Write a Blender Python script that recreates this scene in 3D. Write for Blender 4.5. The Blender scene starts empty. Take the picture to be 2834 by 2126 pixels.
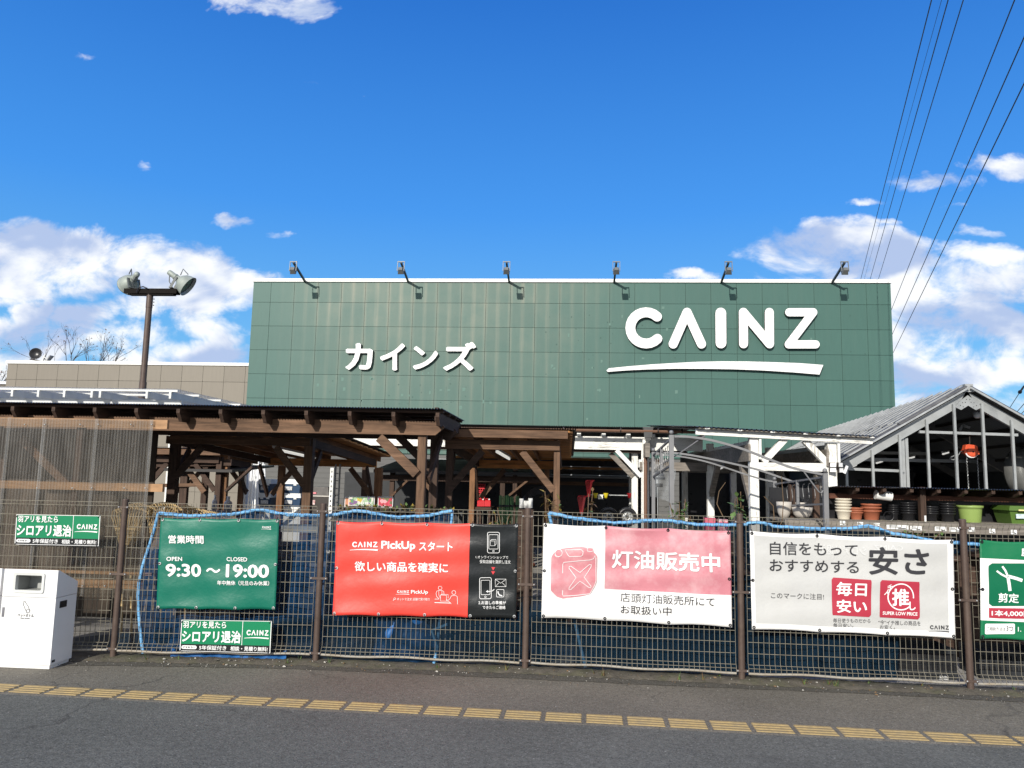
import bpy, math, random
from mathutils import Vector, Matrix
random.seed(7)
S = bpy.context.scene
COL = S.collection
# ------------------------------------------------------------------ camera
W, H, F = 2834.0, 2126.0, 2111.28
YAW, PIT, ROL = .075, .12, .021
CAM = Vector((4.3796, -7.3797, 1.8216))
fw = Vector((-math.sin(YAW)*math.cos(PIT), math.cos(YAW)*math.cos(PIT), math.sin(PIT)))
r0 = Vector((math.cos(YAW), math.sin(YAW), 0)); u0 = r0.cross(fw)
rt = r0*math.cos(ROL) + u0*math.sin(ROL); up = u0*math.cos(ROL) - r0*math.sin(ROL)
cd = bpy.data.cameras.new('camera'); co = bpy.data.objects.new('camera', cd); COL.objects.link(co)
M = Matrix((rt, up, -fw)).transposed().to_4x4(); M.translation = CAM
co.matrix_world = M
cd.sensor_fit = 'HORIZONTAL'; cd.sensor_width = 36; cd.lens = 36*F/W; cd.clip_end = 2000; cd.clip_start = .05
S.camera = co
S.view_settings.view_transform = 'Standard'; S.view_settings.look = 'None'
S.view_settings.gamma = 1; S.view_settings.exposure = 0.15
# ------------------------------------------------------------------ sun and sky
SUN = Vector((.28, .872, -.402)).normalized()
sl = bpy.data.lights.new('sun', 'SUN'); sl.energy = 4.2; sl.angle = math.radians(.5); sl.color = (1, .95, .86)
so = bpy.data.objects.new('sun', sl); COL.objects.link(so)
so.rotation_euler = SUN.to_track_quat('-Z', 'Y').to_euler(); so.location = (-5, -20, 12)
wd = bpy.data.worlds.new('World'); S.world = wd; wd.use_nodes = True
def ddir(px, py):
    return rt*((px-W/2)/F) + up*((H/2-py)/F) + fw
def uv(px, py):
    d = ddir(px, py); return d.x/d.y, d.z/d.y
class NT:
    def __init__(s, nt): s.nt = nt; nt.nodes.clear()
    def n(s, t, **k):
        nd = s.nt.nodes.new(t)
        for a, b in k.items(): setattr(nd, a, b)
        return nd
    def l(s, a, b): s.nt.links.new(a, b)
    def val(s, sock, v):
        if isinstance(v, (int, float)): sock.default_value = v
        elif isinstance(v, tuple): sock.default_value = v
        else: s.l(v, sock)
    def m(s, op, a, b=0.0, c=0.0, clamp=False):
        nd = s.n('ShaderNodeMath', operation=op, use_clamp=clamp)
        s.val(nd.inputs[0], a); s.val(nd.inputs[1], b); s.val(nd.inputs[2], c); return nd.outputs[0]
    def vm(s, op, a, b=(0,0,0), c=(0,0,0)):
        nd = s.n('ShaderNodeVectorMath', operation=op)
        s.val(nd.inputs[0], a); s.val(nd.inputs[1], b); s.val(nd.inputs[2], c); return nd
    def noise(s, vec, scale, det=4, rough=.55, dist=0.0):
        nd = s.n('ShaderNodeTexNoise'); s.l(vec, nd.inputs['Vector'])
        nd.inputs['Scale'].default_value = scale; nd.inputs['Detail'].default_value = det
        nd.inputs['Roughness'].default_value = rough; nd.inputs['Distortion'].default_value = dist
        return nd.outputs['Fac']
    def mr(s, v, a, b, c=0.0, d=1.0, smooth=False):
        nd = s.n('ShaderNodeMapRange', clamp=True, interpolation_type='SMOOTHSTEP' if smooth else 'LINEAR')
        s.val(nd.inputs[0], v); s.val(nd.inputs[1], a); s.val(nd.inputs[2], b); s.val(nd.inputs[3], c); s.val(nd.inputs[4], d)
        return nd.outputs[0]
    def mix(s, f, a, b, mode='MIX'):
        nd = s.n('ShaderNodeMix', data_type='RGBA', blend_type=mode)
        s.val(nd.inputs[0], f)
        for i, v in ((6, a), (7, b)):
            if isinstance(v, tuple): nd.inputs[i].default_value = (v + (1,))[:4]
            else: s.l(v, nd.inputs[i])
        return nd.outputs[2]
def build_world():
    t = NT(wd.node_tree)
    sky = t.n('ShaderNodeTexSky', sky_type='NISHITA'); sky.sun_disc = False
    sky.sun_elevation = math.asin(-SUN.z); sky.sun_rotation = math.atan2(-SUN.x, -SUN.y)
    sky.altitude = 100; sky.air_density = 1.0; sky.dust_density = .4; sky.ozone_density = 2.5
    tc = t.n('ShaderNodeTexCoord'); d = tc.outputs['Generated']
    sx = t.n('ShaderNodeSeparateXYZ'); t.l(d, sx.inputs[0])
    y = t.m('MAXIMUM', sx.outputs[1], .05)
    cb = t.n('ShaderNodeCombineXYZ'); t.l(t.m('DIVIDE', sx.outputs[0], y), cb.inputs[0]); t.l(t.m('DIVIDE', sx.outputs[2], y), cb.inputs[1])
    P2 = cb.outputs[0]
    # sky colour: deepen with elevation, as a polarised winter sky
    hs = t.n('ShaderNodeHueSaturation'); hs.inputs['Saturation'].default_value = SKY_SAT; hs.inputs['Value'].default_value = SKY_VAL; hs.inputs['Hue'].default_value = SKY_HUE
    t.l(sky.outputs[0], hs.inputs['Color'])
    cr = t.n('ShaderNodeValToRGB'); el = cr.color_ramp.elements
    el[0].position = .5; el[0].color = (.36,.66,1,1); el[1].position = 1.0; el[1].color = (.012,.09,.45,1)
    for p, c in ((.55,(.19,.58,1.0,1)),(.665,(.060,.350,1.0,1)),(.78,(.020,.190,.74,1)),(.85,(.013,.135,.60,1))):
        e = el.new(p); e.color = c
    t.l(t.m('MULTIPLY_ADD', sx.outputs[2], .5, .5), cr.inputs[0])
    blue = t.vm('SCALE', cr.outputs[0]); blue.inputs['Scale'].default_value = .87/SKY_STR
    skyc = t.mix(.8, hs.outputs[0], blue.outputs[0])
    # cloud banks by direction
    wn = t.n('ShaderNodeTexNoise'); t.l(P2, wn.inputs['Vector']); wn.inputs['Scale'].default_value = 7.0; wn.inputs['Detail'].default_value = 5; wn.inputs['Roughness'].default_value = .6
    wv = t.vm('MULTIPLY_ADD', wn.outputs['Color'], (.13,.075,0.0), (-.065,-.0375,0.0))
    PW = t.vm('ADD', P2, wv.outputs[0]).outputs[0]
    mask = None
    for (px, py, rx, ry, a) in CLOUDS:
        u, v = uv(px, py); sxr, syr = F/rx*.93, F/ry*.93
        mv = t.vm('MULTIPLY_ADD', PW, (sxr, syr, 0.0), (-u*sxr, -v*syr, 0.0))
        dt = t.vm('DOT_PRODUCT', mv.outputs[0], mv.outputs[0]).outputs['Value']
        e = t.m('SUBTRACT', a, dt)
        mask = e if mask is None else t.m('MAXIMUM', mask, e)
    mask = t.m('MINIMUM', t.m('MAXIMUM', mask, -2.5), .95)
    st = t.vm('MULTIPLY', P2, (1.0, 1.55, 1.0)).outputs[0]
    n1 = t.noise(st, 8.5, 9, .62, .35)
    st2 = t.vm('ADD', st, (-.014, .030, 0.0)).outputs[0]
    n2 = t.noise(st2, 8.5, 5, .55, .35)
    dens = t.m('ADD', mask, t.m('MULTIPLY', t.m('SUBTRACT', n1, .5), 4.6))
    alpha = t.mr(dens, -.1, 1.0, 0, 1, True)
    la = t.noise(st, 5.5, 3, .5, .3); lb = t.noise(t.vm('ADD', st, (-.022, .055, 0.0)).outputs[0], 5.5, 3, .5, .3)
    sh = t.m('ADD', t.m('MULTIPLY', t.m('SUBTRACT', la, lb), 3.4), t.m('MULTIPLY', t.m('SUBTRACT', n1, n2), 1.6))
    sh = t.m('ADD', sh, t.m('MULTIPLY', t.m('SUBTRACT', dens, .9), -.10))
    sh = t.mr(sh, -.42, .34, 0, 1, True)
    ccol = t.mix(sh, CLOUD_SHADE, CLOUD_LIT)
    front = t.mr(sx.outputs[1], .12, .3, 0, .96)
    alpha = t.m('MULTIPLY', alpha, front)
    # unseen broken cloud added behind the viewer to whiten the blue fill light
    bn = t.noise(d, 2.2, 6, .6); back = t.m('MULTIPLY', t.mr(sx.outputs[1], .05, -.25, 0, 1, True), t.mr(bn, .36, .56, .25, .95, True))
    skyc = t.mix(back, skyc, (7.4, 7.5, 7.6))
    out = t.mix(alpha, skyc, ccol)
    # ground half of the world stays a dull grey
    bg = t.n('ShaderNodeBackground'); t.l(out, bg.inputs[0]); bg.inputs[1].default_value = SKY_STR
    o = t.n('ShaderNodeOutputWorld'); t.l(bg.outputs[0], o.inputs[0])
SKY_STR = .1; SKY_SAT = 1.2; SKY_VAL = 1.0; SKY_HUE = .5
CLOUD_SHADE = (4.3, 5.3, 7.6); CLOUD_LIT = (9.6, 9.7, 9.8)
CLOUDS = [(60,722,320,95,1.6),(330,742,280,80,1.5),(560,795,240,66,1.35),(720,775,130,30,.55),
 (95,855,75,50,1.4),(20,960,200,95,1.5),(225,880,95,55,1.2),(350,850,100,45,1.0),(320,935,170,60,1.0),(460,985,170,50,1.1),(640,900,80,70,.9),(600,975,140,45,1.0),(560,880,140,60,.7),
 (2260,695,165,66,1.5),(2120,745,80,24,.7),(2330,765,210,55,1.3),(1910,752,75,22,.75),(2470,715,110,60,1.1),(2560,795,190,80,1.45),(2560,930,175,80,1.25),(2700,880,160,60,1.05),(2740,705,170,34,.85),(2700,1040,230,55,1.2),(2640,985,210,40,.9),(2720,775,150,45,.7),(2830,790,90,80,.8),(2620,1130,200,55,.9),(2810,1130,110,45,.9),(2500,870,110,60,1.0),(2460,640,60,16,.15),(2790,930,90,60,1.0),(2560,1060,110,50,.8),
 (2590,505,180,38,.62),(2780,465,125,42,.6),(2400,565,90,16,.25),(2640,585,70,16,.2),(2690,650,90,26,.35),(2800,590,60,20,.3),
 (730,8,170,36,1.0),(850,12,80,42,1.1),(600,5,120,24,.3),(250,45,80,24,-.12),(240,150,90,20,-.15),(640,600,80,24,.65),(765,640,65,26,.6),(700,625,110,18,.2),(420,455,50,22,.0),(860,235,70,14,-.1),(960,265,70,14,-.12)]
build_world()
# ------------------------------------------------------------------ projection helpers: a photo pixel to a point at a real distance
def P(px, py, Y):
    d = ddir(px, py); return CAM + d*((Y-CAM.y)/d.y)
def G(px, py, z=0.0):
    d = ddir(px, py); return CAM + d*((z-CAM.z)/d.z)
def sc(Y): return F/(Y-CAM.y)            # pixels per metre at distance Y
BOTS = [(312.5,1824),(873,1836),(1453,1857),(2053.5,1886),(2687,1916)]
POSTS = [G(*b) for b in BOTS]
POSTS.insert(0, POSTS[0]*2-POSTS[1]); POSTS.append(POSTS[-1]*2-POSTS[-2])
def fy(x):
    for a, b in zip(POSTS, POSTS[1:]):
        if x <= b.x or b is POSTS[-1]:
            return a.y + (b.y-a.y)*(x-a.x)/(b.x-a.x)
def PF(px, py, off=0.0):
    Y = 0.0
    for _ in range(3):
        q = P(px, py, Y+off); Y = fy(q.x)
    return P(px, py, Y+off)
# ------------------------------------------------------------------ mesh builder
class B:
    def __init__(s): s.v = []; s.f = []; s.m = []; s.s = []; s.mi = 0; s.sm = False; s.marks = []
    def add(s, vs, fs):
        o = len(s.v); s.v += [Vector(v) for v in vs]
        for f in fs: s.f.append([o+i for i in f]); s.m.append(s.mi); s.s.append(s.sm)
        return s
    def hexa(s, p): # p: 8 pts, 0-3 bottom ring, 4-7 top ring
        return s.add(p, [(3,2,1,0),(4,5,6,7),(0,1,5,4),(1,2,6,5),(2,3,7,6),(3,0,4,7)])
    def box(s, a, b):
        x0,x1 = sorted((a[0],b[0])); y0,y1 = sorted((a[1],b[1])); z0,z1 = sorted((a[2],b[2]))
        return s.hexa([(x0,y0,z0),(x1,y0,z0),(x1,y1,z0),(x0,y1,z0),(x0,y0,z1),(x1,y0,z1),(x1,y1,z1),(x0,y1,z1)])
    def bar(s, a, b, w, h, upv=(0,0,1), cut0=0, cut1=0):
        # box from a to b; h along upv side, w across
        a, b = Vector(a), Vector(b); d = (b-a).normalized(); uu = Vector(upv)
        if abs(d.dot(uu)) > .98: uu = Vector((0,1,0))
        sd = d.cross(uu).normalized(); uu = sd.cross(d).normalized()
        p = []
        for q in (a, b):
            p += [q-sd*w/2-uu*h/2, q+sd*w/2-uu*h/2, q+sd*w/2+uu*h/2, q-sd*w/2+uu*h/2]
        return s.hexa(p)
    def pbar(s, a, b, Y, hpx, th, back=0.0):
        # a board seen square on at distance Y between two photo points, hpx tall, th thick (towards +y)
        return s.bar(P(a[0],a[1],Y)+Vector((0,th/2+back,0)), P(b[0],b[1],Y)+Vector((0,th/2+back,0)), th, hpx/sc(Y), upv=(0,0,1) if abs(a[0]-b[0])>abs(a[1]-b[1])*.2 else (1,0,0)) if abs(a[0]-b[0])>abs(a[1]-b[1])*.2 else s.bar(P(a[0],a[1],Y)+Vector((0,th/2+back,0)), P(b[0],b[1],Y)+Vector((0,th/2+back,0)), hpx/sc(Y), th, upv=(0,1,0))
    def tube(s, pts, r, n=8, cap=True, r1=None):
        pts = [Vector(p) for p in pts]; k = len(pts); o = len(s.v); ref = None
        rings = []
        for i, p in enumerate(pts):
            d = (pts[min(i+1,k-1)]-pts[max(i-1,0)]).normalized()
            if ref is None: ref = d.orthogonal().normalized()
            x = (ref - d*ref.dot(d)).normalized(); ref = x; yv = d.cross(x)
            rr = r if r1 is None else r+(r1-r)*i/(k-1)
            rings.append([p + x*rr*math.cos(2*math.pi*j/n) + yv*rr*math.sin(2*math.pi*j/n) for j in range(n)])
        fs = []
        for i in range(k-1):
            for j in range(n):
                fs.append((i*n+j, i*n+(j+1)%n, (i+1)*n+(j+1)%n, (i+1)*n+j))
        sm = s.sm; s.sm = n > 5; s.add([v for rg in rings for v in rg], fs); s.sm = sm
        if cap:
            s.add(rings[0], [tuple(range(n))[::-1]]); s.add(rings[-1], [tuple(range(n))])
        return s
    def lathe(s, prof, c=(0,0,0), ax=(0,0,1), n=20, smooth=True):
        ax = Vector(ax).normalized(); x = ax.orthogonal().normalized(); y = ax.cross(x); c = Vector(c)
        vs = []; fs = []
        for (r, h) in prof:
            vs += [c+ax*h+x*r*math.cos(2*math.pi*j/n)+y*r*math.sin(2*math.pi*j/n) for j in range(n)]
        for i in range(len(prof)-1):
            for j in range(n): fs.append((i*n+j, i*n+(j+1)%n, (i+1)*n+(j+1)%n, (i+1)*n+j))
        sm = s.sm; s.sm = smooth; s.add(vs, fs); s.sm = sm
        return s
    def prism(s, poly, off):
        # poly: world outline (any order), off: vector to the back face
        n = len(poly); poly = [Vector(p) for p in poly]; off = Vector(off)
        nm = Vector((0,0,0))
        for i in range(n): nm += poly[i].cross(poly[(i+1)%n])
        if nm.dot(off) > 0: poly = poly[::-1]
        vs = poly + [p+off for p in poly]
        s.add(vs, [tuple(range(n)), tuple(range(2*n-1, n-1, -1))] + [(i, n+i, n+(i+1)%n, (i+1)%n) for i in range(n)])
        return s
    def flat(s, poly):
        return s.add(poly, [tuple(range(len(poly)))])
    def corr(s, o, u, v, pitch, amp, seg=4, nv=1, nrm=None):
        o, u, v = Vector(o), Vector(u), Vector(v)
        nrm = Vector(nrm) if nrm else u.cross(v).normalized()
        L = u.length; k = max(2, int(L/pitch*seg)); vs = []; fs = []
        for i in range(k+1):
            a = i/k; q = o+u*a+nrm*amp*math.sin(2*math.pi*a*L/pitch)
            for j in range(nv+1): vs.append(q+v*(j/nv))
        for i in range(k):
            for j in range(nv): fs.append((i*(nv+1)+j, (i+1)*(nv+1)+j, (i+1)*(nv+1)+j+1, i*(nv+1)+j+1))
        sm = s.sm; s.sm = True; s.add(vs, fs); s.sm = sm
        return s
    def ball(s, c, r, n=10):
        return s.lathe([(max(1e-4, r*math.sin(math.pi*i/n)), -r*math.cos(math.pi*i/n)) for i in range(n+1)], c, n=n+2)
def mesh(name, b, mats, org):
    me = bpy.data.meshes.new(name)
    me.from_pydata([v-org for v in b.v], [], b.f)
    for m in (mats if isinstance(mats, (list, tuple)) else [mats]): me.materials.append(m)
    me.polygons.foreach_set('material_index', b.m); me.polygons.foreach_set('use_smooth', b.s)
    me.validate(); me.update()
    return me
def rootloc(o):
    while o.parent: o = o.parent
    return Vector(o.location)
def part(name, b, mats, parent, label=None, kind=None):
    if len(b.marks) > 1:                 # one object for each line of writing
        out = None; mk = b.marks+[(len(b.v), len(b.f))]
        for (v0, f0), (v1, f1) in zip(mk, mk[1:]):
            c = B(); c.v = b.v[v0:v1]; c.f = [[i-v0 for i in f] for f in b.f[f0:f1]]; c.m = b.m[f0:f1]; c.s = b.s[f0:f1]
            out = part(name, c, mats, parent, label, kind)
        return out
    o = bpy.data.objects.new(name, mesh(name, b, mats, rootloc(parent))); COL.objects.link(o); o.parent = parent
    if label: o['label'] = label
    if kind: o['kind'] = kind
    return o
def thing(name, label, cat, loc, group=None):
    o = bpy.data.objects.new(name, None); COL.objects.link(o); o.location = Vector(loc); o.empty_display_size = .1
    o['label'] = label; o['category'] = cat
    if group: o['group'] = group
    return o
def solo(name, b, mats, label=None, cat=None, group=None, kind=None):
    n = len(b.v); lo = [min(v[i] for v in b.v) for i in range(3)]; hi = [max(v[i] for v in b.v) for i in range(3)]
    org = Vector(((lo[0]+hi[0])/2, (lo[1]+hi[1])/2, lo[2]))
    o = bpy.data.objects.new(name, mesh(name, b, mats, org)); COL.objects.link(o); o.location = org
    if label: o['label'] = label
    if cat: o['category'] = cat
    if group: o['group'] = group
    if kind: o['kind'] = kind
    return o
def dup(o, loc=None, rz=None, scale=None, label=None, group=None, parent=None):
    c = o.copy(); COL.objects.link(c)
    if parent is not None: c.parent = parent
    for ch in list(o.children): dup(ch, parent=c)
    if loc is not None: c.location = Vector(loc)
    if rz is not None: c.rotation_euler = (o.rotation_euler[0], o.rotation_euler[1], rz)
    if scale is not None: c.scale = scale
    if label: c['label'] = label
    if group: c['group'] = group
    return c
# ------------------------------------------------------------------ materials
def mat(name, col, rough=.6, metal=0.0, var=.12, vs=6.0, stretch=(1,1,1), bump=0.0, bs=60.0, spec=.4, alpha=1.0, dirt=None, dirt_amt=.0, dirt_s=2.0, obj=False, trans=0.0):
    m = bpy.data.materials.new(name); m.use_nodes = True; t = NT(m.node_tree)
    bs_ = t.n('ShaderNodeBsdfPrincipled'); out = t.n('ShaderNodeOutputMaterial')
    if obj: pos = t.n('ShaderNodeTexCoord').outputs['Object']
    else: pos = t.n('ShaderNodeNewGeometry').outputs['Position']
    sp = t.vm('MULTIPLY', pos, stretch).outputs[0]
    nz = t.noise(sp, vs, 5, .6)
    k = t.mr(nz, .25, .75, 1-var, 1+var)
    cc = t.vm('SCALE', tuple(col)); t.l(k, cc.inputs['Scale']); c = cc.outputs[0]
    if dirt:
        dn = t.noise(sp, dirt_s, 6, .65); f = t.m('MULTIPLY', t.mr(dn, .45, .7, 0, 1), dirt_amt)
        c = t.mix(f, c, dirt)
    t.l(c, bs_.inputs['Base Color'])
    rn = t.mr(nz, .3, .7, max(.02, rough-.08), min(1, rough+.08)); t.l(rn, bs_.inputs['Roughness'])
    bs_.inputs['Metallic'].default_value = metal; bs_.inputs['Specular IOR Level'].default_value = spec
    if trans: bs_.inputs['Transmission Weight'].default_value = trans
    if bump:
        bn = t.n('ShaderNodeBump'); bn.inputs['Strength'].default_value = bump; bn.inputs['Distance'].default_value = .01
        t.l(t.noise(sp, bs, 4, .6), bn.inputs['Height']); t.l(bn.outputs[0], bs_.inputs['Normal'])
    if alpha < 1:
        tr = t.n('ShaderNodeBsdfTransparent'); mx = t.n('ShaderNodeMixShader'); mx.inputs[0].default_value = alpha
        t.l(tr.outputs[0], mx.inputs[1]); t.l(bs_.outputs[0], mx.inputs[2]); t.l(mx.outputs[0], out.inputs[0])
    else: t.l(bs_.outputs[0], out.inputs[0])
    return m
def wood(name, col, st, rough=.75, dark=.36, knots=True):
    m = bpy.data.materials.new(name); m.use_nodes = True; t = NT(m.node_tree)
    bs_ = t.n('ShaderNodeBsdfPrincipled'); out = t.n('ShaderNodeOutputMaterial')
    pos = t.n('ShaderNodeNewGeometry').outputs['Position']
    sp = t.vm('MULTIPLY', pos, st).outputs[0]
    g1 = t.noise(sp, 3.0, 6, .7, .4); g2 = t.noise(pos, 2.2, 4, .6); g3 = t.noise(sp, 14.0, 3, .6)
    k = t.m('ADD', t.mr(g1, .3, .7, dark, 1.25), t.m('MULTIPLY', t.m('SUBTRACT', g3, .5), .5))
    k = t.m('MULTIPLY', k, t.mr(g2, .3, .7, .75, 1.2))
    if knots:
        vo = t.n('ShaderNodeTexVoronoi'); vo.inputs['Scale'].default_value = 1.6
        t.l(t.vm('MULTIPLY', pos, tuple(1+(x-1)*.16 for x in st)).outputs[0], vo.inputs['Vector'])
        k = t.m('MULTIPLY', k, t.mr(vo.outputs['Distance'], .03, .10, .45, 1.0))
    cc = t.vm('SCALE', tuple(col)); t.l(k, cc.inputs['Scale'])
    t.l(cc.outputs[0], bs_.inputs['Base Color']); bs_.inputs['Roughness'].default_value = rough; bs_.inputs['Specular IOR Level'].default_value = .3
    bn = t.n('ShaderNodeBump'); bn.inputs['Strength'].default_value = .35; bn.inputs['Distance'].default_value = .004
    t.l(g1, bn.inputs['Height']); t.l(bn.outputs[0], bs_.inputs['Normal'])
    t.l(bs_.outputs[0], out.inputs[0]); return m
GX, GZ, GY = (.6, 9, 9), (9, 9, .6), (9, .6, 9)
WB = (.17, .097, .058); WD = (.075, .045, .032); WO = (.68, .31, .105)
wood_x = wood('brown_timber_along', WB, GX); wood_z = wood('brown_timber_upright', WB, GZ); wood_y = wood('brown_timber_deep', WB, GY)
dark_x = wood('shade_dark_timber_along', WD, GX); dark_z = wood('shade_dark_timber_upright', WD, GZ); dark_y = wood('shade_dark_timber_deep', WD, GY)  # brown timber darkened in colour for members in shade, also dark plinths and benches
tan_x = wood('tan_timber', (.40, .235, .125), GX, dark=.7); orange_x = wood('orange_bounce_planks', WO, GX); orange_z = wood('orange_bounce_upright', (.25,.125,.06), GZ); orange_y = wood('orange_bounce_deep', (.25,.125,.06), GY)  # orange sets: brown timber with warm bounce light put into the colour
grey_wood = wood('weathered_planks', (.26, .23, .20), GX)
def peeled(name, st):
    m = bpy.data.materials.new(name); m.use_nodes = True; t = NT(m.node_tree)
    b_ = t.n('ShaderNodeBsdfPrincipled'); out = t.n('ShaderNodeOutputMaterial')
    pos = t.n('ShaderNodeNewGeometry').outputs['Position']
    n1 = t.noise(t.vm('MULTIPLY', pos, st).outputs[0], 4.0, 7, .7, 1.2); n2 = t.noise(pos, 1.7, 3, .5)
    f = t.mr(t.m('ADD', n1, t.m('MULTIPLY', t.m('SUBTRACT', n2, .5), .5)), .55, .66)
    t.l(t.mix(f, (.80, .79, .75), (.33, .31, .27)), b_.inputs['Base Color']); b_.inputs['Roughness'].default_value = .7
    bn = t.n('ShaderNodeBump'); bn.inputs['Strength'].default_value = .3; bn.inputs['Distance'].default_value = .004
    t.l(n1, bn.inputs['Height']); t.l(bn.outputs[0], b_.inputs['Normal']); t.l(b_.outputs[0], out.inputs[0]); return m
white_x = peeled('peeling_white_along', (.8, 7, 7)); white_z = peeled('peeling_white_upright', (7, 7, .8))
white_soft = mat('white_paint', (.78, .78, .75), .6, var=.06); white_gloss = mat('white_enamel', (.80, .80, .79), .35, var=.03, vs=2)
grey_metal = mat('grey_steel', (.20, .20, .205), .5, .2, var=.12); galv = mat('galvanised_steel', (.42, .43, .43), .45, .5, var=.15)
alu = mat('aluminium', (.36,.375,.38), .5, .3, var=.12, dirt=(.3,.3,.28), dirt_amt=.4)
brown_metal = mat('brown_painted_steel', (.085, .058, .047), .5, .1, var=.15, dirt=(.16,.12,.09), dirt_amt=.3, dirt_s=9)
dark_metal = mat('dark_brown_steel', (.035, .026, .022), .45, .2)
black_sheet = mat('black_corrugated_sheet', (.022, .018, .016), .45, .0, var=.3, vs=3, spec=.5)
gutter_mat = mat('brown_gutter', (.19, .105, .07), .4, var=.1); hopper_mat = mat('grey_plastic', (.10, .10, .10), .4)
wire_mat = mat('beige_coated_wire', (.20,.182,.14), .5, .1, var=.25, vs=14); rail_mat = mat('pale_pipe', (.30,.28,.24), .5, var=.2, vs=9, dirt=(.25,.18,.1), dirt_amt=.6, dirt_s=6)
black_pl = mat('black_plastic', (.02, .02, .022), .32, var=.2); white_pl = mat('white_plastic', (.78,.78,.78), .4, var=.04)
net_mat = mat('blue_net', (.006, .040, .105), .8, var=.5, vs=5, alpha=.62, spec=.1); net_mat2 = mat('navy_net', (.004, .018, .036), .8, var=.4, vs=5, alpha=.62, spec=.1); rope_mat = mat('blue_rolled_edge', (.16,.40,.68), .6, var=.25, vs=25, bump=.5, bs=60)
black_cable = mat('black_cable', (.012, .012, .02), .5)
soil_mat = mat('soil', (.10,.088,.07), .95, var=.4, vs=14, bump=.8, bs=60, dirt=(.08,.09,.03), dirt_amt=.5, dirt_s=5)
tan_bamboo = mat('bamboo', (.50, .36, .18), .55, var=.3, vs=12)
glass_dark = mat('dark_glass', (.02, .024, .028), .12, var=.1, spec=.6)
leaf_a = mat('leaf_green', (.10,.165,.05), .5, var=.4, vs=20); leaf_b = mat('leaf_yellow', (.30, .22, .04), .55, var=.4, vs=20); leaf_c = mat('leaf_bronze', (.15,.09,.04), .55, var=.4, vs=20); stem_mat = mat('stem', (.14,.09,.05), .8)
def ink(n, c, r=.5): return mat('ink_'+n, c, r, var=.02, spec=.25)
i_white = ink('white', (.82,.82,.81)); i_black = ink('black', (.012,.013,.015)); i_dark = ink('charcoal', (.035,.035,.04)); i_red = ink('red', (.62,.05,.06)); i_crim = ink('crimson', (.40,.035,.06)); i_green = ink('green', (.004,.20,.085)); i_pine = ink('pine', (.003,.13,.06))
def vinyl(name, col, rough=.42, var=.05, fade=None, fs=2.5, fa=.5):
    m = mat(name, col, rough, var=var, vs=2.0, bump=.55, bs=7, spec=.45, dirt=fade, dirt_amt=fa if fade else 0, dirt_s=fs); return m
v_teal = vinyl('teal_vinyl', (.004, .145, .095)); v_red = vinyl('red_vinyl', (.80, .062, .045), .5); v_black = vinyl('black_vinyl', (.012,.014,.015), .3)
v_white = vinyl('white_vinyl', (.78,.77,.755)); v_grey = vinyl('grey_white_vinyl', (.50,.50,.488), .5, fade=(.46,.46,.46), fa=.5); v_pink = vinyl('faded_pink_vinyl', (.52,.19,.225), .5, fade=(.66,.42,.44), fs=3.0, fa=.8); v_pink2 = vinyl('faded_pink_print', (.56,.21,.24), .5, fade=(.74,.45,.47), fs=4.0, fa=.7)
v_green = vinyl('green_vinyl', (.004,.155,.062))
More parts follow.
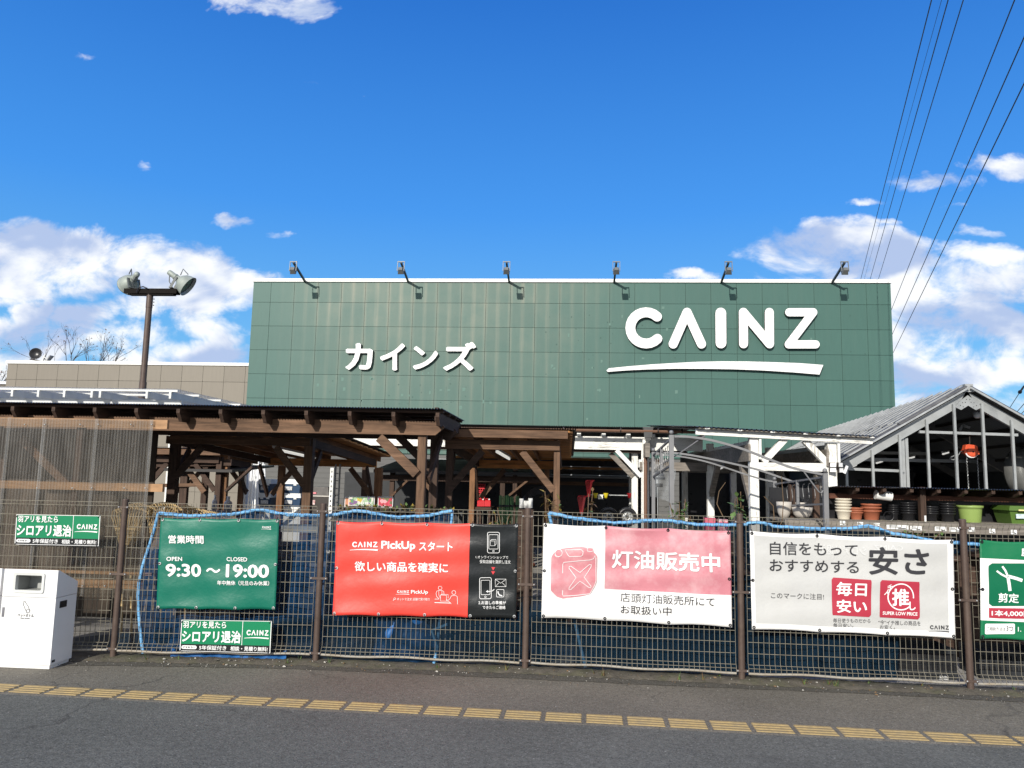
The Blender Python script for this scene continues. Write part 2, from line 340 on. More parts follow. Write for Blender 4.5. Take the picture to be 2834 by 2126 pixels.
# ------------------------------------------------------------------ ground
def asphalt(name, col, warm=0.0, speck=.35):
    m = bpy.data.materials.new(name); m.use_nodes = True; t = NT(m.node_tree)
    b_ = t.n('ShaderNodeBsdfPrincipled'); out = t.n('ShaderNodeOutputMaterial')
    pos = t.n('ShaderNodeNewGeometry').outputs['Position']
    fine = t.noise(pos, 70, 6, .8); mid = t.noise(pos, 22, 5, .7); big = t.noise(pos, .8, 4, .55)
    k = t.m('MULTIPLY', t.mr(fine, .3, .7, .5, 1.45), t.m('MULTIPLY', t.mr(mid, .3, .7, .75, 1.22), t.mr(big, .3, .7, .86, 1.14)))
    cc = t.vm('SCALE', tuple(col)); t.l(k, cc.inputs['Scale']); c = cc.outputs[0]
    vo = t.n('ShaderNodeTexVoronoi'); vo.inputs['Scale'].default_value = 75; t.l(pos, vo.inputs['Vector'])
    sel = t.n('ShaderNodeSeparateColor'); t.l(vo.outputs['Color'], sel.inputs[0])
    f = t.m('MULTIPLY', t.m('GREATER_THAN', sel.outputs[0], .90), t.m('LESS_THAN', vo.outputs['Distance'], .42))
    c = t.mix(t.m('MULTIPLY', f, speck), c, (.36,.35,.33))
    f2 = t.m('MULTIPLY', t.m('GREATER_THAN', sel.outputs[1], .88), t.m('LESS_THAN', vo.outputs['Distance'], .4))
    c = t.mix(t.m('MULTIPLY', f2, .6), c, (.03,.03,.03))
    vo2 = t.n('ShaderNodeTexVoronoi'); vo2.inputs['Scale'].default_value = 16; t.l(pos, vo2.inputs['Vector'])
    s2 = t.n('ShaderNodeSeparateColor'); t.l(vo2.outputs['Color'], s2.inputs[0])
    f3 = t.m('MULTIPLY', t.m('GREATER_THAN', s2.outputs[0], .86), t.m('LESS_THAN', vo2.outputs['Distance'], .085))
    c = t.mix(t.m('MULTIPLY', f3, .75), c, (.45,.44,.41))
    ve = t.n('ShaderNodeTexVoronoi', feature='DISTANCE_TO_EDGE'); ve.inputs['Scale'].default_value = .55
    wp = t.n('ShaderNodeTexNoise'); wp.inputs['Scale'].default_value = 2.5; wp.inputs['Detail'].default_value = 6; t.l(pos, wp.inputs['Vector'])
    t.l(t.vm('MULTIPLY_ADD', wp.outputs['Color'], (.7,.7,0.0), pos).outputs[0], ve.inputs['Vector'])
    crack = t.m('MULTIPLY', t.mr(ve.outputs['Distance'], .002, .007, 1, 0), t.mr(t.noise(pos, .35, 3, .5), .5, .62))
    c = t.mix(t.m('MULTIPLY', crack, .55), c, (.045,.043,.04))
    stain = t.mr(t.noise(t.vm('MULTIPLY', pos, (.6,1.6,1)).outputs[0], 1.1, 6, .7), .58, .75, 0, .32); c = t.mix(stain, c, (.07,.068,.062))
    t.l(c, b_.inputs['Base Color']); b_.inputs['Roughness'].default_value = .9; b_.inputs['Specular IOR Level'].default_value = .25
    bn = t.n('ShaderNodeBump'); bn.inputs['Strength'].default_value = .7; bn.inputs['Distance'].default_value = .006
    t.l(t.m('ADD', fine, t.m('MULTIPLY', vo.outputs['Distance'], .5)), bn.inputs['Height']); t.l(bn.outputs[0], b_.inputs['Normal']); t.l(b_.outputs[0], out.inputs[0]); return m
road_mat = asphalt('road_asphalt', (.138,.139,.124)); pave_mat = asphalt('pavement_asphalt', (.172,.157,.128)); patch_mat = asphalt('patch_asphalt', (.105,.097,.08)); yard_mat = mat('yard_concrete', (.30,.285,.26), .9, var=.25, vs=1.5, bump=.3)
def strip(name, pts_lo, pts_hi, z, m, kind='structure'):
    b = B(); n = len(pts_lo)
    b.add([(x,y,z) for x,y in pts_lo]+[(x,y,z) for x,y in pts_hi], [(i,i+1,n+i+1,n+i) for i in range(n-1)])
    return solo(name, b, m, kind=kind)
strip('ground', [(-220,-90),(220,-90)], [(-220,260),(220,260)], -.03, yard_mat)
ty = lambda x: -1.155-.0262*(x+.27)              # centre line of the tactile strip
strip('road', [(-60,-60),(60,-60)], [(-60,ty(-60)+.4),(60,ty(60)+.4)], -.004, road_mat)
def pavement():
    b = B(); a, c = ty(-22)-.118, ty(26)-.118
    b.add([(-22,a-.03,-.0045),(26,c-.03,-.0045),(26,c,0),(-22,a,0),(26,.2,0),(-22,.2,0)], [(0,1,2,3),(3,2,4,5)]); solo('pavement', b, pave_mat, kind='structure')
pavement()
xs = [-60]+[-4+.12*i for i in range(130)]+[60]
strip('asphalt_patch', [(x, fy(x)-.27+random.uniform(-.012,.012)+.03*math.sin(x*1.1)) for x in xs], [(x, fy(x)-.06) for x in xs], .004, patch_mat)
def soil():
    b = B(); n = 260; vs = []; fs = []; rows = [-.13,-.09,-.03,.05,.22]
    for i in range(n+1):
        x = -4+16*i/n
        for j, r in enumerate(rows):
            rag = random.uniform(-.03,.03) if j == 0 else random.uniform(-.01,.01)
            vs.append((x, fy(x)+r+rag, [.006,.018,.030,.030,.0][j]+random.uniform(-.006,.008)*(j>0)))
    for i in range(n):
        for j in range(4): fs.append((i*5+j,(i+1)*5+j,(i+1)*5+j+1,i*5+j+1))
    b.sm = True; b.add(vs, fs); solo('soil_strip', b, soil_mat, kind='structure')
soil()
def litter():
    b = B(); rnd = random.Random(3)
    for i in range(620):
        x = rnd.uniform(-1.2, 9.3); o = -abs(rnd.gauss(0,.16)); y = fy(x)+o-.02; z = .03 if o > -.09 else .008
        s = rnd.uniform(.003,.008) if i % 12 else rnd.uniform(.008,.018); a = rnd.uniform(0,6.28)
        b.mi = rnd.choice([0,0,1,1,2])
        c, d = math.cos(a)*s, math.sin(a)*s
        b.hexa([(x-c,y-d,z),(x+d*.5,y-c*.5,z),(x+c,y+d,z),(x-d*.5,y+c*.5,z),(x-c*.6,y-d*.6,z+s*.6),(x+d*.4,y-c*.4,z+s*.5),(x+c*.6,y+d*.6,z+s*.6),(x-d*.4,y+c*.4,z+s*.7)])
    o = solo('leaf_litter', b, [mat('crumb_pale',(.42,.40,.36),.8,var=.3), mat('crumb_brown',(.17,.11,.06),.9,var=.4), mat('crumb_dark',(.05,.045,.04),.9)], 'crumbs of pale grit and dry leaves along the foot of the mesh fence', 'debris', kind='stuff')
litter()
# tactile strip: raised yellow bar tiles
tile_mat = mat('yellow_resin', (.35,.255,.115), .7, var=.2, vs=30, dirt=(.20,.17,.12), dirt_amt=.55, dirt_s=8)
def tiles():
    proto = None
    ang = math.atan(-.0262)
    x0 = 4.227 - .3105*17
    for k in range(-9, 37):
        x = x0 + .3105*k + .142
        if proto is None:
            b = B()
            for j in range(4):
                y = (-1.5+j)*.056; w = .019; L = .138
                b.hexa([(-L,y-w,0),(L,y-w,0),(L,y+w,0),(-L,y+w,0),(-L+.008,y-w+.006,.006),(L-.008,y-w+.006,.006),(L-.008,y+w-.006,.006),(-L+.008,y+w-.006,.006)])
            proto = bpy.data.objects.new('tactile_tile', mesh('tactile_tile', b, tile_mat, Vector((0,0,0)))); COL.objects.link(proto)
            proto['label'] = 'worn yellow tactile tile of four raised bars in the strip along the pavement'; proto['category'] = 'tactile tile'; proto['group'] = 'yellow tactile tiles along the pavement'
            o = proto
        else: o = dup(proto)
        o.location = (x, ty(x), .001); o.rotation_euler = (0,0,ang+random.uniform(-.006,.006))
tiles()
# ------------------------------------------------------------------ lettering
_tc = {}; _ph = {}
def glyphs(s, bold=.02):
    if (s, bold) not in _tc:
        c = bpy.data.curves.new('tmp', 'FONT'); c.body = s; c.size = 1; c.offset = bold; c.resolution_u = 3; c.fill_mode = 'FRONT'
        o = bpy.data.objects.new('tmp', c); COL.objects.link(o); bpy.context.view_layer.update()
        me = bpy.data.meshes.new_from_object(o.evaluated_get(bpy.context.evaluated_depsgraph_get()))
        v = [(p.co.x, p.co.y) for p in me.vertices]; f = [tuple(p.vertices) for p in me.polygons]
        bpy.data.objects.remove(o); bpy.data.curves.remove(c); bpy.data.meshes.remove(me)
        x0 = min(p[0] for p in v); x1 = max(p[0] for p in v); y0 = min(p[1] for p in v); y1 = max(p[1] for p in v)
        _ph[s] = (1/max(1e-6,x1-x0), 1/max(1e-6,y1-y0))
        _tc[(s, bold)] = ([((a-x0)/max(1e-6,x1-x0), (b-y0)/max(1e-6,y1-y0)) for a, b in v], f)
    return _tc[(s, bold)]
def write(b, s, xl, yl, xr, yr, h, surf, bold=.02, rot=0):
    """fill the box whose base runs from (xl,yl) to (xr,yr) and is h tall (surface units) with the words"""
    v, f = glyphs(s, 0.0); b.marks.append((len(b.v), len(b.f)))
    bw = bold*.62
    ds = [(0,0)] if bold < .013 else [(0,0),(-1,-1),(1,-1),(1,1),(-1,1)] if bold < .03 else [(0,0),(-1,-.4),(1,-.4),(1,.4),(-1,.4),(0,-1),(0,1)]
    cx, cy = (xl+xr)/2, (yl+yr)/2-h/2; pf = []
    for dx, dy in ds:
        pts = []
        for a, c in v:
            x = xl+(xr-xl)*(bw*_ph[s][0]+a*(1-2*bw*_ph[s][0])+dx*bw*_ph[s][0]); q = bw*_ph[s][1]+c*(1-2*bw*_ph[s][1])+dy*bw*_ph[s][1]
            y = yl+(yr-yl)*(x-xl)/(xr-xl)-h*q
            if rot:
                ex, ey = x-cx, y-cy; x, y = cx+ex*math.cos(rot)-ey*math.sin(rot), cy+ex*math.sin(rot)+ey*math.cos(rot)
            pts.append(surf(x, y))
        pf.append(pts)
    for k, pts in enumerate(pf):
        b.add([p+Vector((0,-.00022*k,0)) for p in pts], f)
def stroke(pts, w, n=7, cap=True):
    """outline of a rounded stroke along a 2D polyline"""
    V = [Vector(p) for p in pts]; r = w/2; L = []; R = []
    def nrm(a, b): d = (b-a).normalized(); return Vector((-d.y, d.x)), d
    def arc(c, a0, a1, k): return [c+Vector((math.cos(a0+(a1-a0)*i/k), math.sin(a0+(a1-a0)*i/k)))*r for i in range(k+1)]
    n0, d0 = nrm(V[0], V[1]); nl, dl = nrm(V[-2], V[-1])
    L.append(V[0]+n0*r); R.append(V[0]-n0*r)
    for i in range(1, len(V)-1):
        na, da = nrm(V[i-1], V[i]); nb, db = nrm(V[i], V[i+1]); cr = da.cross(db) if hasattr(da,'cross') and False else da.x*db.y-da.y*db.x
        bis = (na+nb); bl = bis.length; mit = bis.normalized()*(r/max(.12, bl/2))
        ang = abs(math.atan2(cr, da.dot(db)))
        def outer(sg):
            a0 = math.atan2(na.y*sg, na.x*sg); a1 = math.atan2(nb.y*sg, nb.x*sg)
            while a1-a0 > math.pi: a1 -= 2*math.pi
            while a1-a0 < -math.pi: a1 += 2*math.pi
            return arc(V[i], a0, a1, max(1, int(ang/.3)))
        if ang < .35: L.append(V[i]+mit); R.append(V[i]-mit)
        elif cr > 0: L.append(V[i]+mit); R += outer(-1)
        else: R.append(V[i]-mit); L += outer(1)
    L.append(V[-1]+nl*r); R.append(V[-1]-nl*r)
    if cap:
        a = math.atan2(nl.y, nl.x); e = arc(V[-1], a, a-math.pi, n)[1:-1]
        a2 = math.atan2(-n0.y, -n0.x); st = arc(V[0], a2, a2-math.pi, n)[1:-1]
    else: e = st = []
    return L + e + R[::-1] + st
cpts = [(455+134*math.cos(math.radians(a)), 638+133*math.sin(math.radians(a))) for a in range(-46, -316, -15)] + [(455+134*math.cos(math.radians(44)), 638+133*math.sin(math.radians(44)))]
LOGO = [('C', stroke(cpts, 83)), ('A', stroke([(685,775),(803,506),(926,775)], 78)), ('I', stroke([(1090,512),(1092,766)], 92)),
        ('N', stroke([(1284,773),(1282,506),(1505,773),(1503,506)], 77)), ('Z', stroke([(1672,505),(1876,505),(1668,778),(1897,778)], 70))]
SWOOSH = [(118,1000),(138,981),(300,965),(500,948),(700,936),(900,926),(1100,922),(1300,923),(1500,928),(1750,937),(1962,953),(1930,1035),(1700,1016),(1450,1000),(1200,990),(950,986),(700,985),(450,992),(280,1000),(128,1012)]
def logo2d(b, x0, y0, x1, y1, surf, slope=0.0, sw=True):
    k = (x1-x0)/(1962-118.); ky = (y1-y0)/(1038.-465)
    for nme, pl in LOGO + ([('s', SWOOSH)] if sw else []):
        b.flat([surf(x0+(x-118)*k, y0+(y-465)*ky+slope*(x-118)*k) for x, y in pl])
# ------------------------------------------------------------------ green store
YB = 20.0
def wall_mat(name, col, streak, pitch, x0, z0):
    m = bpy.data.materials.new(name); m.use_nodes = True; t = NT(m.node_tree)
    b_ = t.n('ShaderNodeBsdfPrincipled'); out = t.n('ShaderNodeOutputMaterial')
    pos = t.n('ShaderNodeNewGeometry').outputs['Position']
    s = t.n('ShaderNodeSeparateXYZ'); t.l(pos, s.inputs[0])
    fx = t.m('FRACT', t.m('DIVIDE', t.m('SUBTRACT', s.outputs[0], x0), pitch)); fz = t.m('FRACT', t.m('DIVIDE', t.m('SUBTRACT', s.outputs[2], z0), pitch))
    ix = t.m('FLOOR', t.m('DIVIDE', t.m('SUBTRACT', s.outputs[0], x0), pitch)); iz = t.m('FLOOR', t.m('DIVIDE', t.m('SUBTRACT', s.outputs[2], z0), pitch))
    cv = t.n('ShaderNodeCombineXYZ'); t.l(ix, cv.inputs[0]); t.l(iz, cv.inputs[1])
    wn = t.n('ShaderNodeTexWhiteNoise', noise_dimensions='2D'); t.l(cv.outputs[0], wn.inputs['Vector'])
    big = t.noise(pos, .25, 4, .6); med = t.noise(t.vm('MULTIPLY', pos, (6,6,.7)).outputs[0], 2.0, 5, .65)
    k = t.m('ADD', t.mr(wn.outputs['Value'], 0, 1, .95, 1.04), t.m('MULTIPLY', t.m('SUBTRACT', med, .5), .22))
    cc = t.vm('SCALE', tuple(col)); t.l(k, cc.inputs['Scale']); c = cc.outputs[0]
    if streak:
        h = t.m('ABSOLUTE', t.m('SUBTRACT', t.m('FRACT', t.m('MULTIPLY', fx, 2)), .5))       # 0.5 at edges and at mid panel
        band = t.mr(h, .22, .5, 0, 1, True)
        vn = t.noise(t.vm('MULTIPLY', pos, (9,9,.35)).outputs[0], 1.6, 5, .7)
        region = t.m('MULTIPLY', t.mr(s.outputs[0], -7.2, -3.5, 0, 1, True), t.mr(s.outputs[0], 1.5, 7.5, 1, 0.05, True))
        region = t.m('MULTIPLY', region, t.mr(s.outputs[2], 3.6, 8.6, .25, 1.0))
        gen = t.m('MULTIPLY', region, t.m('ADD', t.m('MULTIPLY', t.m('MULTIPLY', band, t.mr(vn, .28, .66)), .70), t.mr(t.noise(pos, 1.1, 5, .6), .3, .7, 0.10, .42)))
        gen = t.m('MULTIPLY', gen, t.mr(wn.outputs['Value'], 0, 1, .55, 1.1))
        c = t.mix(gen, c, streak)
        fine = t.m('MULTIPLY', t.mr(t.noise(pos, 2.6, 6, .7), .62, .72), .12); c = t.mix(fine, c, (.03,.075,.06))
    t.l(c, b_.inputs['Base Color']); b_.inputs['Roughness'].default_value = .5; b_.inputs['Specular IOR Level'].default_value = .35
    bn = t.n('ShaderNodeBump'); bn.inputs['Strength'].default_value = .12; bn.inputs['Distance'].default_value = .02
    t.l(t.noise(pos, 1.4, 3, .5), bn.inputs['Height']); t.l(bn.outputs[0], b_.inputs['Normal'])
    t.l(b_.outputs[0], out.inputs[0]); return m
def panel_wall(b, xa, xb, za, zb, y, pitch, x0, z0, gap=.011, th=.02):
    """cladding panels with open joints in front of a dark backing; xa/xb are functions of nothing: plain limits"""
    X = [xa]+[x0+pitch*i for i in range(-60,80) if xa+.03 < x0+pitch*i < xb-.03]+[xb]
    Z = [za]+[z0+pitch*i for i in range(-30,30) if za+.03 < z0+pitch*i < zb-.03]+[zb]
    for p, q in zip(X, X[1:]):
        for r, s in zip(Z, Z[1:]): b.box((p+gap/2, y, r+gap/2), (q-gap/2, y+th, s-gap/2))
def store():
    L, R_ = -7.55, 15.735; top = 8.90; bot = 2.55; D = 24
    t = thing('store_building', 'large store building with green panel cladding and white coping behind the garden yard', 'store', ((L+R_)/2, YB+D/2, -.03))
    pit = .906; x0 = P(751,785,YB).x; z0 = P(820,837,YB).z
    gm = wall_mat('green_panels', (.051,.122,.103), (.235,.24,.185), pit, x0, z0)
    b = B(); panel_wall(b, L, R_, bot, top, YB, pit, x0, z0)
    rnd = random.Random(5); b.mi = 1
    for cx, cy in [(880,1066),(948,1050),(953,1077),(1000,1108),(1027,1047),(1032,1050),(1002,1110),(1113,1094),(1132,1095),(1190,1087),(1220,1080),(1242,1080),(1243,1050),(1170,1034),(1186,1033),(1284,1078),(1338,1112),(1358,1115),(1574,928),(1528,1014),(1533,1020),(1640,1018),(1655,1080),(1660,1080),(1722,876),(1688,898),(1835,852),(1846,912),(1780,992),(1910,1010),(1872,1085),(1770,1098),(1665,1000),(1700,780),(2245,940),(2240,1010),(2550//2,1128),(1625,1160)]:
        q = P(cx, cy, YB); w = rnd.uniform(.025,.06); h = rnd.uniform(.03,.07)
        b.hexa([(q.x-w,YB-.003,q.z-h),(q.x+w*.8,YB-.003,q.z-h*.8),(q.x+w*.8,YB+.001,q.z-h*.8),(q.x-w,YB+.001,q.z-h),(q.x-w*.9,YB-.003,q.z+h),(q.x+w,YB-.003,q.z+h*.9),(q.x+w,YB+.001,q.z+h*.9),(q.x-w*.9,YB+.001,q.z+h)])
    b.mi = 2
    for i in range(70):
        cx = rnd.choice([rnd.uniform(1480,1700), rnd.uniform(880,1400), rnd.uniform(1640,2400)]); cy = rnd.uniform(870,1040) if cx > 1450 else rnd.uniform(1040,1125)
        q = P(cx, cy, YB); w = rnd.uniform(.008,.022); h = rnd.uniform(.01,.025)
        b.box((q.x-w,YB-.004,q.z-h),(q.x+w,YB+.001,q.z+h))
    part('green_wall', b, [gm, mat('pale_patch', (.10,.185,.155), .6), mat('dark_patch', (.035,.085,.07), .6)], t)
    b = B(); b.box((L-.0, YB+.021, -.03), (R_, YB+D, top-.02)); part('wall_core', b, mat('dark_core', (.02,.045,.037), .8), t)
    b = B(); b.box((L-.03, YB-.05, top+.004), (R_+.03, YB+.35, top+.13)); part('coping', b, white_soft, t)
    # ground floor front: grey siding and dark glass under the canopies
    b = B()
    for i in range(14): b.box((L, YB-.06-.008*(i%2), -.03+.182*i), (R_, YB+.0, -.03+.182*(i+1)-.006))
    part('siding', b, mat('grey_siding', (.115,.113,.108), .7, var=.12), t)
    b = B(); b.box((-.5,YB-.10,.1),(7.5,YB-.07,2.3)); f = part('shop_window', b, glass_dark, t)
    b = B()
    for i in range(9): b.box((-.5+i*1-.03,YB-.14,.1),(-.5+i*1+.03,YB-.101,2.3))
    b.box((-.5,YB-.15,2.3),(7.5,YB-.07,2.38)); part('frame', b, alu, f)
store()
def sign3d():
    Yf = YB-.16
    t = thing('letter_sign', 'raised white roman lettering CAINZ over a long white swoosh on the green wall', 'store sign', P(1970,960,YB-.08))
    side = mat('sign_return', (.05,.045,.04), .6)
    def letter(nm, pl):
        b = B(); pts = [P(1640+x/3.0722, 700+y/3.0722, Yf) for x, y in pl]; b.prism(pts, (0,.13,0))
        b.m = [0,0]+[1]*(len(b.m)-2); part(nm, b, [white_gloss, side], t)
    for nm, pl in LOGO: letter('letter', pl)
    letter('swoosh', SWOOSH)
    t = thing('kana_sign', 'raised white katakana lettering on the weathered left part of the green wall', 'store sign', P(1135,990,YB-.08))
    for ch, x0, x1, y0, y1 in (('カ',908,1142,768,996),('イ',1203,1416,768,1000),('ン',1482,1696,792,993),('ズ',1740,2020,757,1004)):
        v, f = glyphs(ch, 0.0); b = B(); sx_, sy_ = _ph[ch]; bw = .030
        ed = {}
        for fc in f:
            for i in range(len(fc)): ed[(fc[i], fc[(i+1)%len(fc)])] = 1
        for k, (dx, dy) in enumerate([(0,0),(-1,-.3),(1,-.3),(1,.3),(-1,.3),(0,-1),(0,1)]):
            pts = [P(660+(x0+(x1-x0)*(bw*sx_+p*(1-2*bw*sx_)+dx*bw*sx_))/3.0722, 700+(y1-(y1-y0)*(bw*sy_+q*(1-2*bw*sy_)+dy*bw*sy_))/3.0722, YB-.14+.0015*k) for p, q in v]; n = len(pts); o = len(b.v); b.mi = 0
            b.add(pts+[p+Vector((0,.11,0)) for p in pts], [tuple(fc) for fc in f])
            for (i, j) in ed:
                if (j, i) not in ed: b.f.append([o+i, o+i+n, o+j+n, o+j]); b.m.append(1); b.s.append(False)
        part('letter', b, [white_gloss, side], t)
sign3d()
def wall_lamps():
    gm = mat('lamp_grey', (.17,.175,.17), .5, .3); dk = mat('arm_dark', (.05,.055,.06), .5, .3)
    names = ['first wall floodlight from the left on the coping of the green store','second wall floodlight from the left on the coping of the green store','third wall floodlight, left of centre on the coping of the green store','fourth wall floodlight, above the left end of the roman lettering','fifth wall floodlight, above the middle of the roman lettering','sixth wall floodlight, at the right end of the green store']
    root = None
    for k, bx in enumerate((848, 1132, 1410, 1699, 1994, 2299)):
        q = P(bx, 776, YB+.1); q.z = 8.96
        if root is None:
            root = thing('wall_floodlight', names[0], 'floodlight', q, 'floodlights on arms along the store roof edge')
            b = B(); b.bar(q+Vector((0,.05,-.1)), q+Vector((0,-1.42,.32)), .065, .065); b.box(q+Vector((-.1,-.04,-.05)), q+Vector((.1,.16,.06))); part('arm', b, dk, root)
            e = q+Vector((0,-1.45,.30))
            b = B(); b.bar(e+Vector((-.12,.0,-.30)), e+Vector((-.12,.05,.05)), .02, .035); b.bar(e+Vector((.12,0,-.30)), e+Vector((.12,.05,.05)), .02, .035); b.bar(e+Vector((-.13,.05,.05)), e+Vector((.13,.05,.05)), .05, .03); part('bracket', b, gm, root)
            b = B(); c = e+Vector((0,.02,-.26)); y1 = Vector((0,.9,-.42)).normalized(); z1 = Vector((0,.42,.9)).normalized(); x1 = Vector((1,0,0))
            f = lambda x, y, z: c+x1*x+y1*y+z1*z
            b.hexa([f(-.07,-.09,-.06),f(.07,-.09,-.06),f(.11,.09,-.12),f(-.11,.09,-.12),f(-.07,-.09,.06),f(.07,-.09,.06),f(.11,.09,.10),f(-.11,.09,.10)]); hd = part('lamp_head', b, gm, root)
            b = B(); b.hexa([f(-.10,.092,-.11),f(.10,.092,-.11),f(.10,.10,-.11),f(-.10,.10,-.11),f(-.10,.092,.09),f(.10,.092,.09),f(.10,.10,.09),f(-.10,.10,.09)]); part('lens', b, glass_dark, hd)
        else: dup(root, q, label=names[k])
wall_lamps()
def annex():
    Y = 23.0; a = P(22,1002,Y); e = P(684,1010,Y); top = a.z-.07
    t = thing('annex_building', 'low taupe panelled annex building with white coping left of the green store', 'building', ((a.x+e.x)/2, Y+6, -.03))
    pit = .905; x0 = P(500,1080,Y).x; z0 = P(500,1056,Y).z
    b = B(); panel_wall(b, a.x, -6.9, -.03, top, Y, pit, x0, z0, gap=.012); part('panel_wall', b, wall_mat('taupe_panels', (.205,.182,.148), None, pit, x0, z0), t)
    b = B(); b.box((a.x, Y+.021, -.03), (-6.9, Y+12, top-.02)); part('wall_core', b, mat('taupe_core', (.09,.08,.07), .8), t)
    b = B(); b.box((a.x-.06, Y-.05, top+.003), (-6.9, Y+.3, top+.13)); part('coping', b, white_soft, t)
    q = P(14,1058,25)
    b = B(); b.box((q.x-8, 25, -.03), (q.x+.2, 33, q.z-.1)); b.mi = 1; b.box((q.x-8, 24.9, q.z-.097), (q.x+.24, 33, q.z+.02))
    solo('low_building', b, [mat('taupe_low', (.185,.165,.135), .8), white_soft], 'low taupe wing with white roof edge peeking out left of the annex', 'building')
annex()
def roof_lamps():
    Y = 23.3; q = P(100,980,Y); b0 = P(105,1002,Y); z0 = b0.z
    t = thing('roof_floodlight', 'round black floodlight on the left end of the taupe annex roof', 'floodlight', (q.x,Y,z0-.06))
    b = B(); b.lathe([(.001,-.09),(.10,-.08),(.22,.0),(.25,.08),(.235,.085),(.19,.02),(.001,.02)], q, (.25,-.8,.1), 18); part('lamp_head', b, black_pl, t)
    b = B(); b.bar((q.x-.25,Y,z0+.12),(q.x+.32,Y,z0+.02),.05,.05); b.bar((q.x+.05,Y,z0-.06),(q.x+.05,Y,z0+.08),.06,.06); b.bar((q.x-.22,Y,z0+.1),(q.x-.05,Y+.08,q.z),.03,.04); part('bracket', b, dark_metal, t)
    q2 = P(124,990,Y)
    t = thing('roof_floodlight', 'pale grey bracketed floodlight beside the round black one on the annex roof', 'floodlight', (q2.x,Y,z0-.06))
    b = B(); b.bar((q2.x-.12,Y,z0-.06),(q2.x+.02,Y,q2.z+.14),.06,.05); b.bar((q2.x-.1,Y,q2.z+.05),(q2.x+.2,Y,q2.z-.08),.05,.05); part('bracket', b, galv, t)
    b = B(); b.hexa([(q2.x+.10,Y-.1,z0+.04),(q2.x+.16,Y-.1,z0+.04),(q2.x+.16,Y+.1,z0+.04),(q2.x+.10,Y+.1,z0+.04),(q2.x+.28,Y-.13,q2.z+.1),(q2.x+.33,Y-.13,q2.z+.08),(q2.x+.33,Y+.13,q2.z+.08),(q2.x+.28,Y+.13,q2.z+.1)]); part('lamp_head', b, galv, t)
roof_lamps()
def lamp_pole():
    Y = 8.6; top = P(416,806,Y); base = Vector((top.x, Y, -.03)); u = 1/sc(Y)
    t = thing('lamp_pole', 'tall dark brown lamp pole with a crossbar behind the timber shelter roof', 'lamp pole', base)
    b = B(); b.tube([base, Vector((top.x,Y,3.7))], .078, 14); b.tube([Vector((top.x,Y,3.7)), Vector((top.x,Y,top.z-.02))], .066, 14); b.tube([Vector((top.x,Y,top.z-.38)),Vector((top.x,Y,top.z))], .071, 14)
    for i in range(3): b.ball((top.x+.1, Y, top.z-.18-.07*i), .014, 6)
    part('pole', b, brown_metal, t)
    b = B(); z = top.z-.02; a, c = P(349,806,Y).x, P(494,806,Y).x
    b.box((a,Y-.09,z-.05),(c,Y-.075,z+.06)); b.box((a,Y+.075,z-.05),(c,Y+.09,z+.06)); b.box((a+.02,Y-.0745,z+.045),(c-.02,Y+.0745,z+.058)); b.box((a+.10,Y-.07,z-.078),(c-.08,Y+.07,z-.062))
    part('crossbar', b, mat('crossbar_black', (.012,.010,.009), .8, spec=.1), t)
    b = B(); b.tube([Vector((top.x-.24,Y-.12,z-.04)),Vector((top.x-.2,Y-.14,z+.06)),Vector((top.x-.1,Y-.13,z+.09)),Vector((top.x,Y-.13,z+.05))], .014, 6); part('cable', b, black_cable, t)
    pm = mat('lamp_enamel', (.30,.335,.305), .5, .1, var=.15, dirt=(.2,.22,.2), dirt_amt=.4, dirt_s=5); dk = mat('yoke_grey', (.13,.14,.14), .5, .3)
    def head(lab, sock, mouth, ax, bx):
        hub = P(*sock, Y); h = thing('pole_floodlight', lab, 'floodlight', (bx, Y, z+.09), 'floodlights on the lamp pole')
        ax = Vector(ax).normalized(); b = B()
        q_ = .74; pr = [(r_*q_, h_*q_) for r_, h_ in [(.07,-.06),(.095,-.02),(.105,.06),(.17,.10),(.26,.20),(.30,.30),(.325,.42),(.335,.425),(.31,.40),(.28,.28),(.23,.18),(.09,.09),(.001,.08)]]
        b.lathe(pr, hub, ax, 28); rf = part('reflector', b, pm, h)
        b = B(); b.lathe([(.001,.25),(.11,.267),(.215,.255)], hub, ax, 24); part('lens', b, glass_dark, rf)
        b = B(); b.lathe([(.001,-.24),(.055,-.23),(.063,-.18),(.063,-.07),(.074,-.06),(.074,-.015),(.001,-.015)], hub, ax, 16); part('socket', b, pm, h)
        s1 = ax.cross(Vector((0,0,1))).normalized(); b = B()
        piv = hub+ax*.02; base_ = Vector((bx, Y, z+.085))
        for sg in (-1, 1):
            b.bar(base_+s1*sg*.12, piv+s1*sg*.125, .016, .05, upv=ax)
            b.bar(piv+s1*sg*.075, piv+s1*sg*.135, .03, .03)
        b.bar(base_-s1*.128, base_+s1*.128, .07, .016); part('yoke', b, dk, h)
        b = B(); e = hub+Vector((0,-.03,.02)); b.tube([e+ax*.10+Vector((0,0,.10)), e+ax*.16+Vector((0,0,.28)), e+ax*.30+Vector((0,0,.24))], .012, 6); b.tube([hub-ax*.2, hub-ax*.12+Vector((0,-.12,-.18)), base_+Vector((.05,-.08,0))], .012, 6); part('cable', b, dk, h)
    head('left pole floodlight with a pale bell reflector turned away to the left', (370,772), None, (-.72,.62,-.36), P(372,800,Y).x)
    head('right pole floodlight with a pale bell reflector tilted down to the right', (490,770), None, (.72,.15,-.52), P(476,800,Y).x)
lamp_pole()
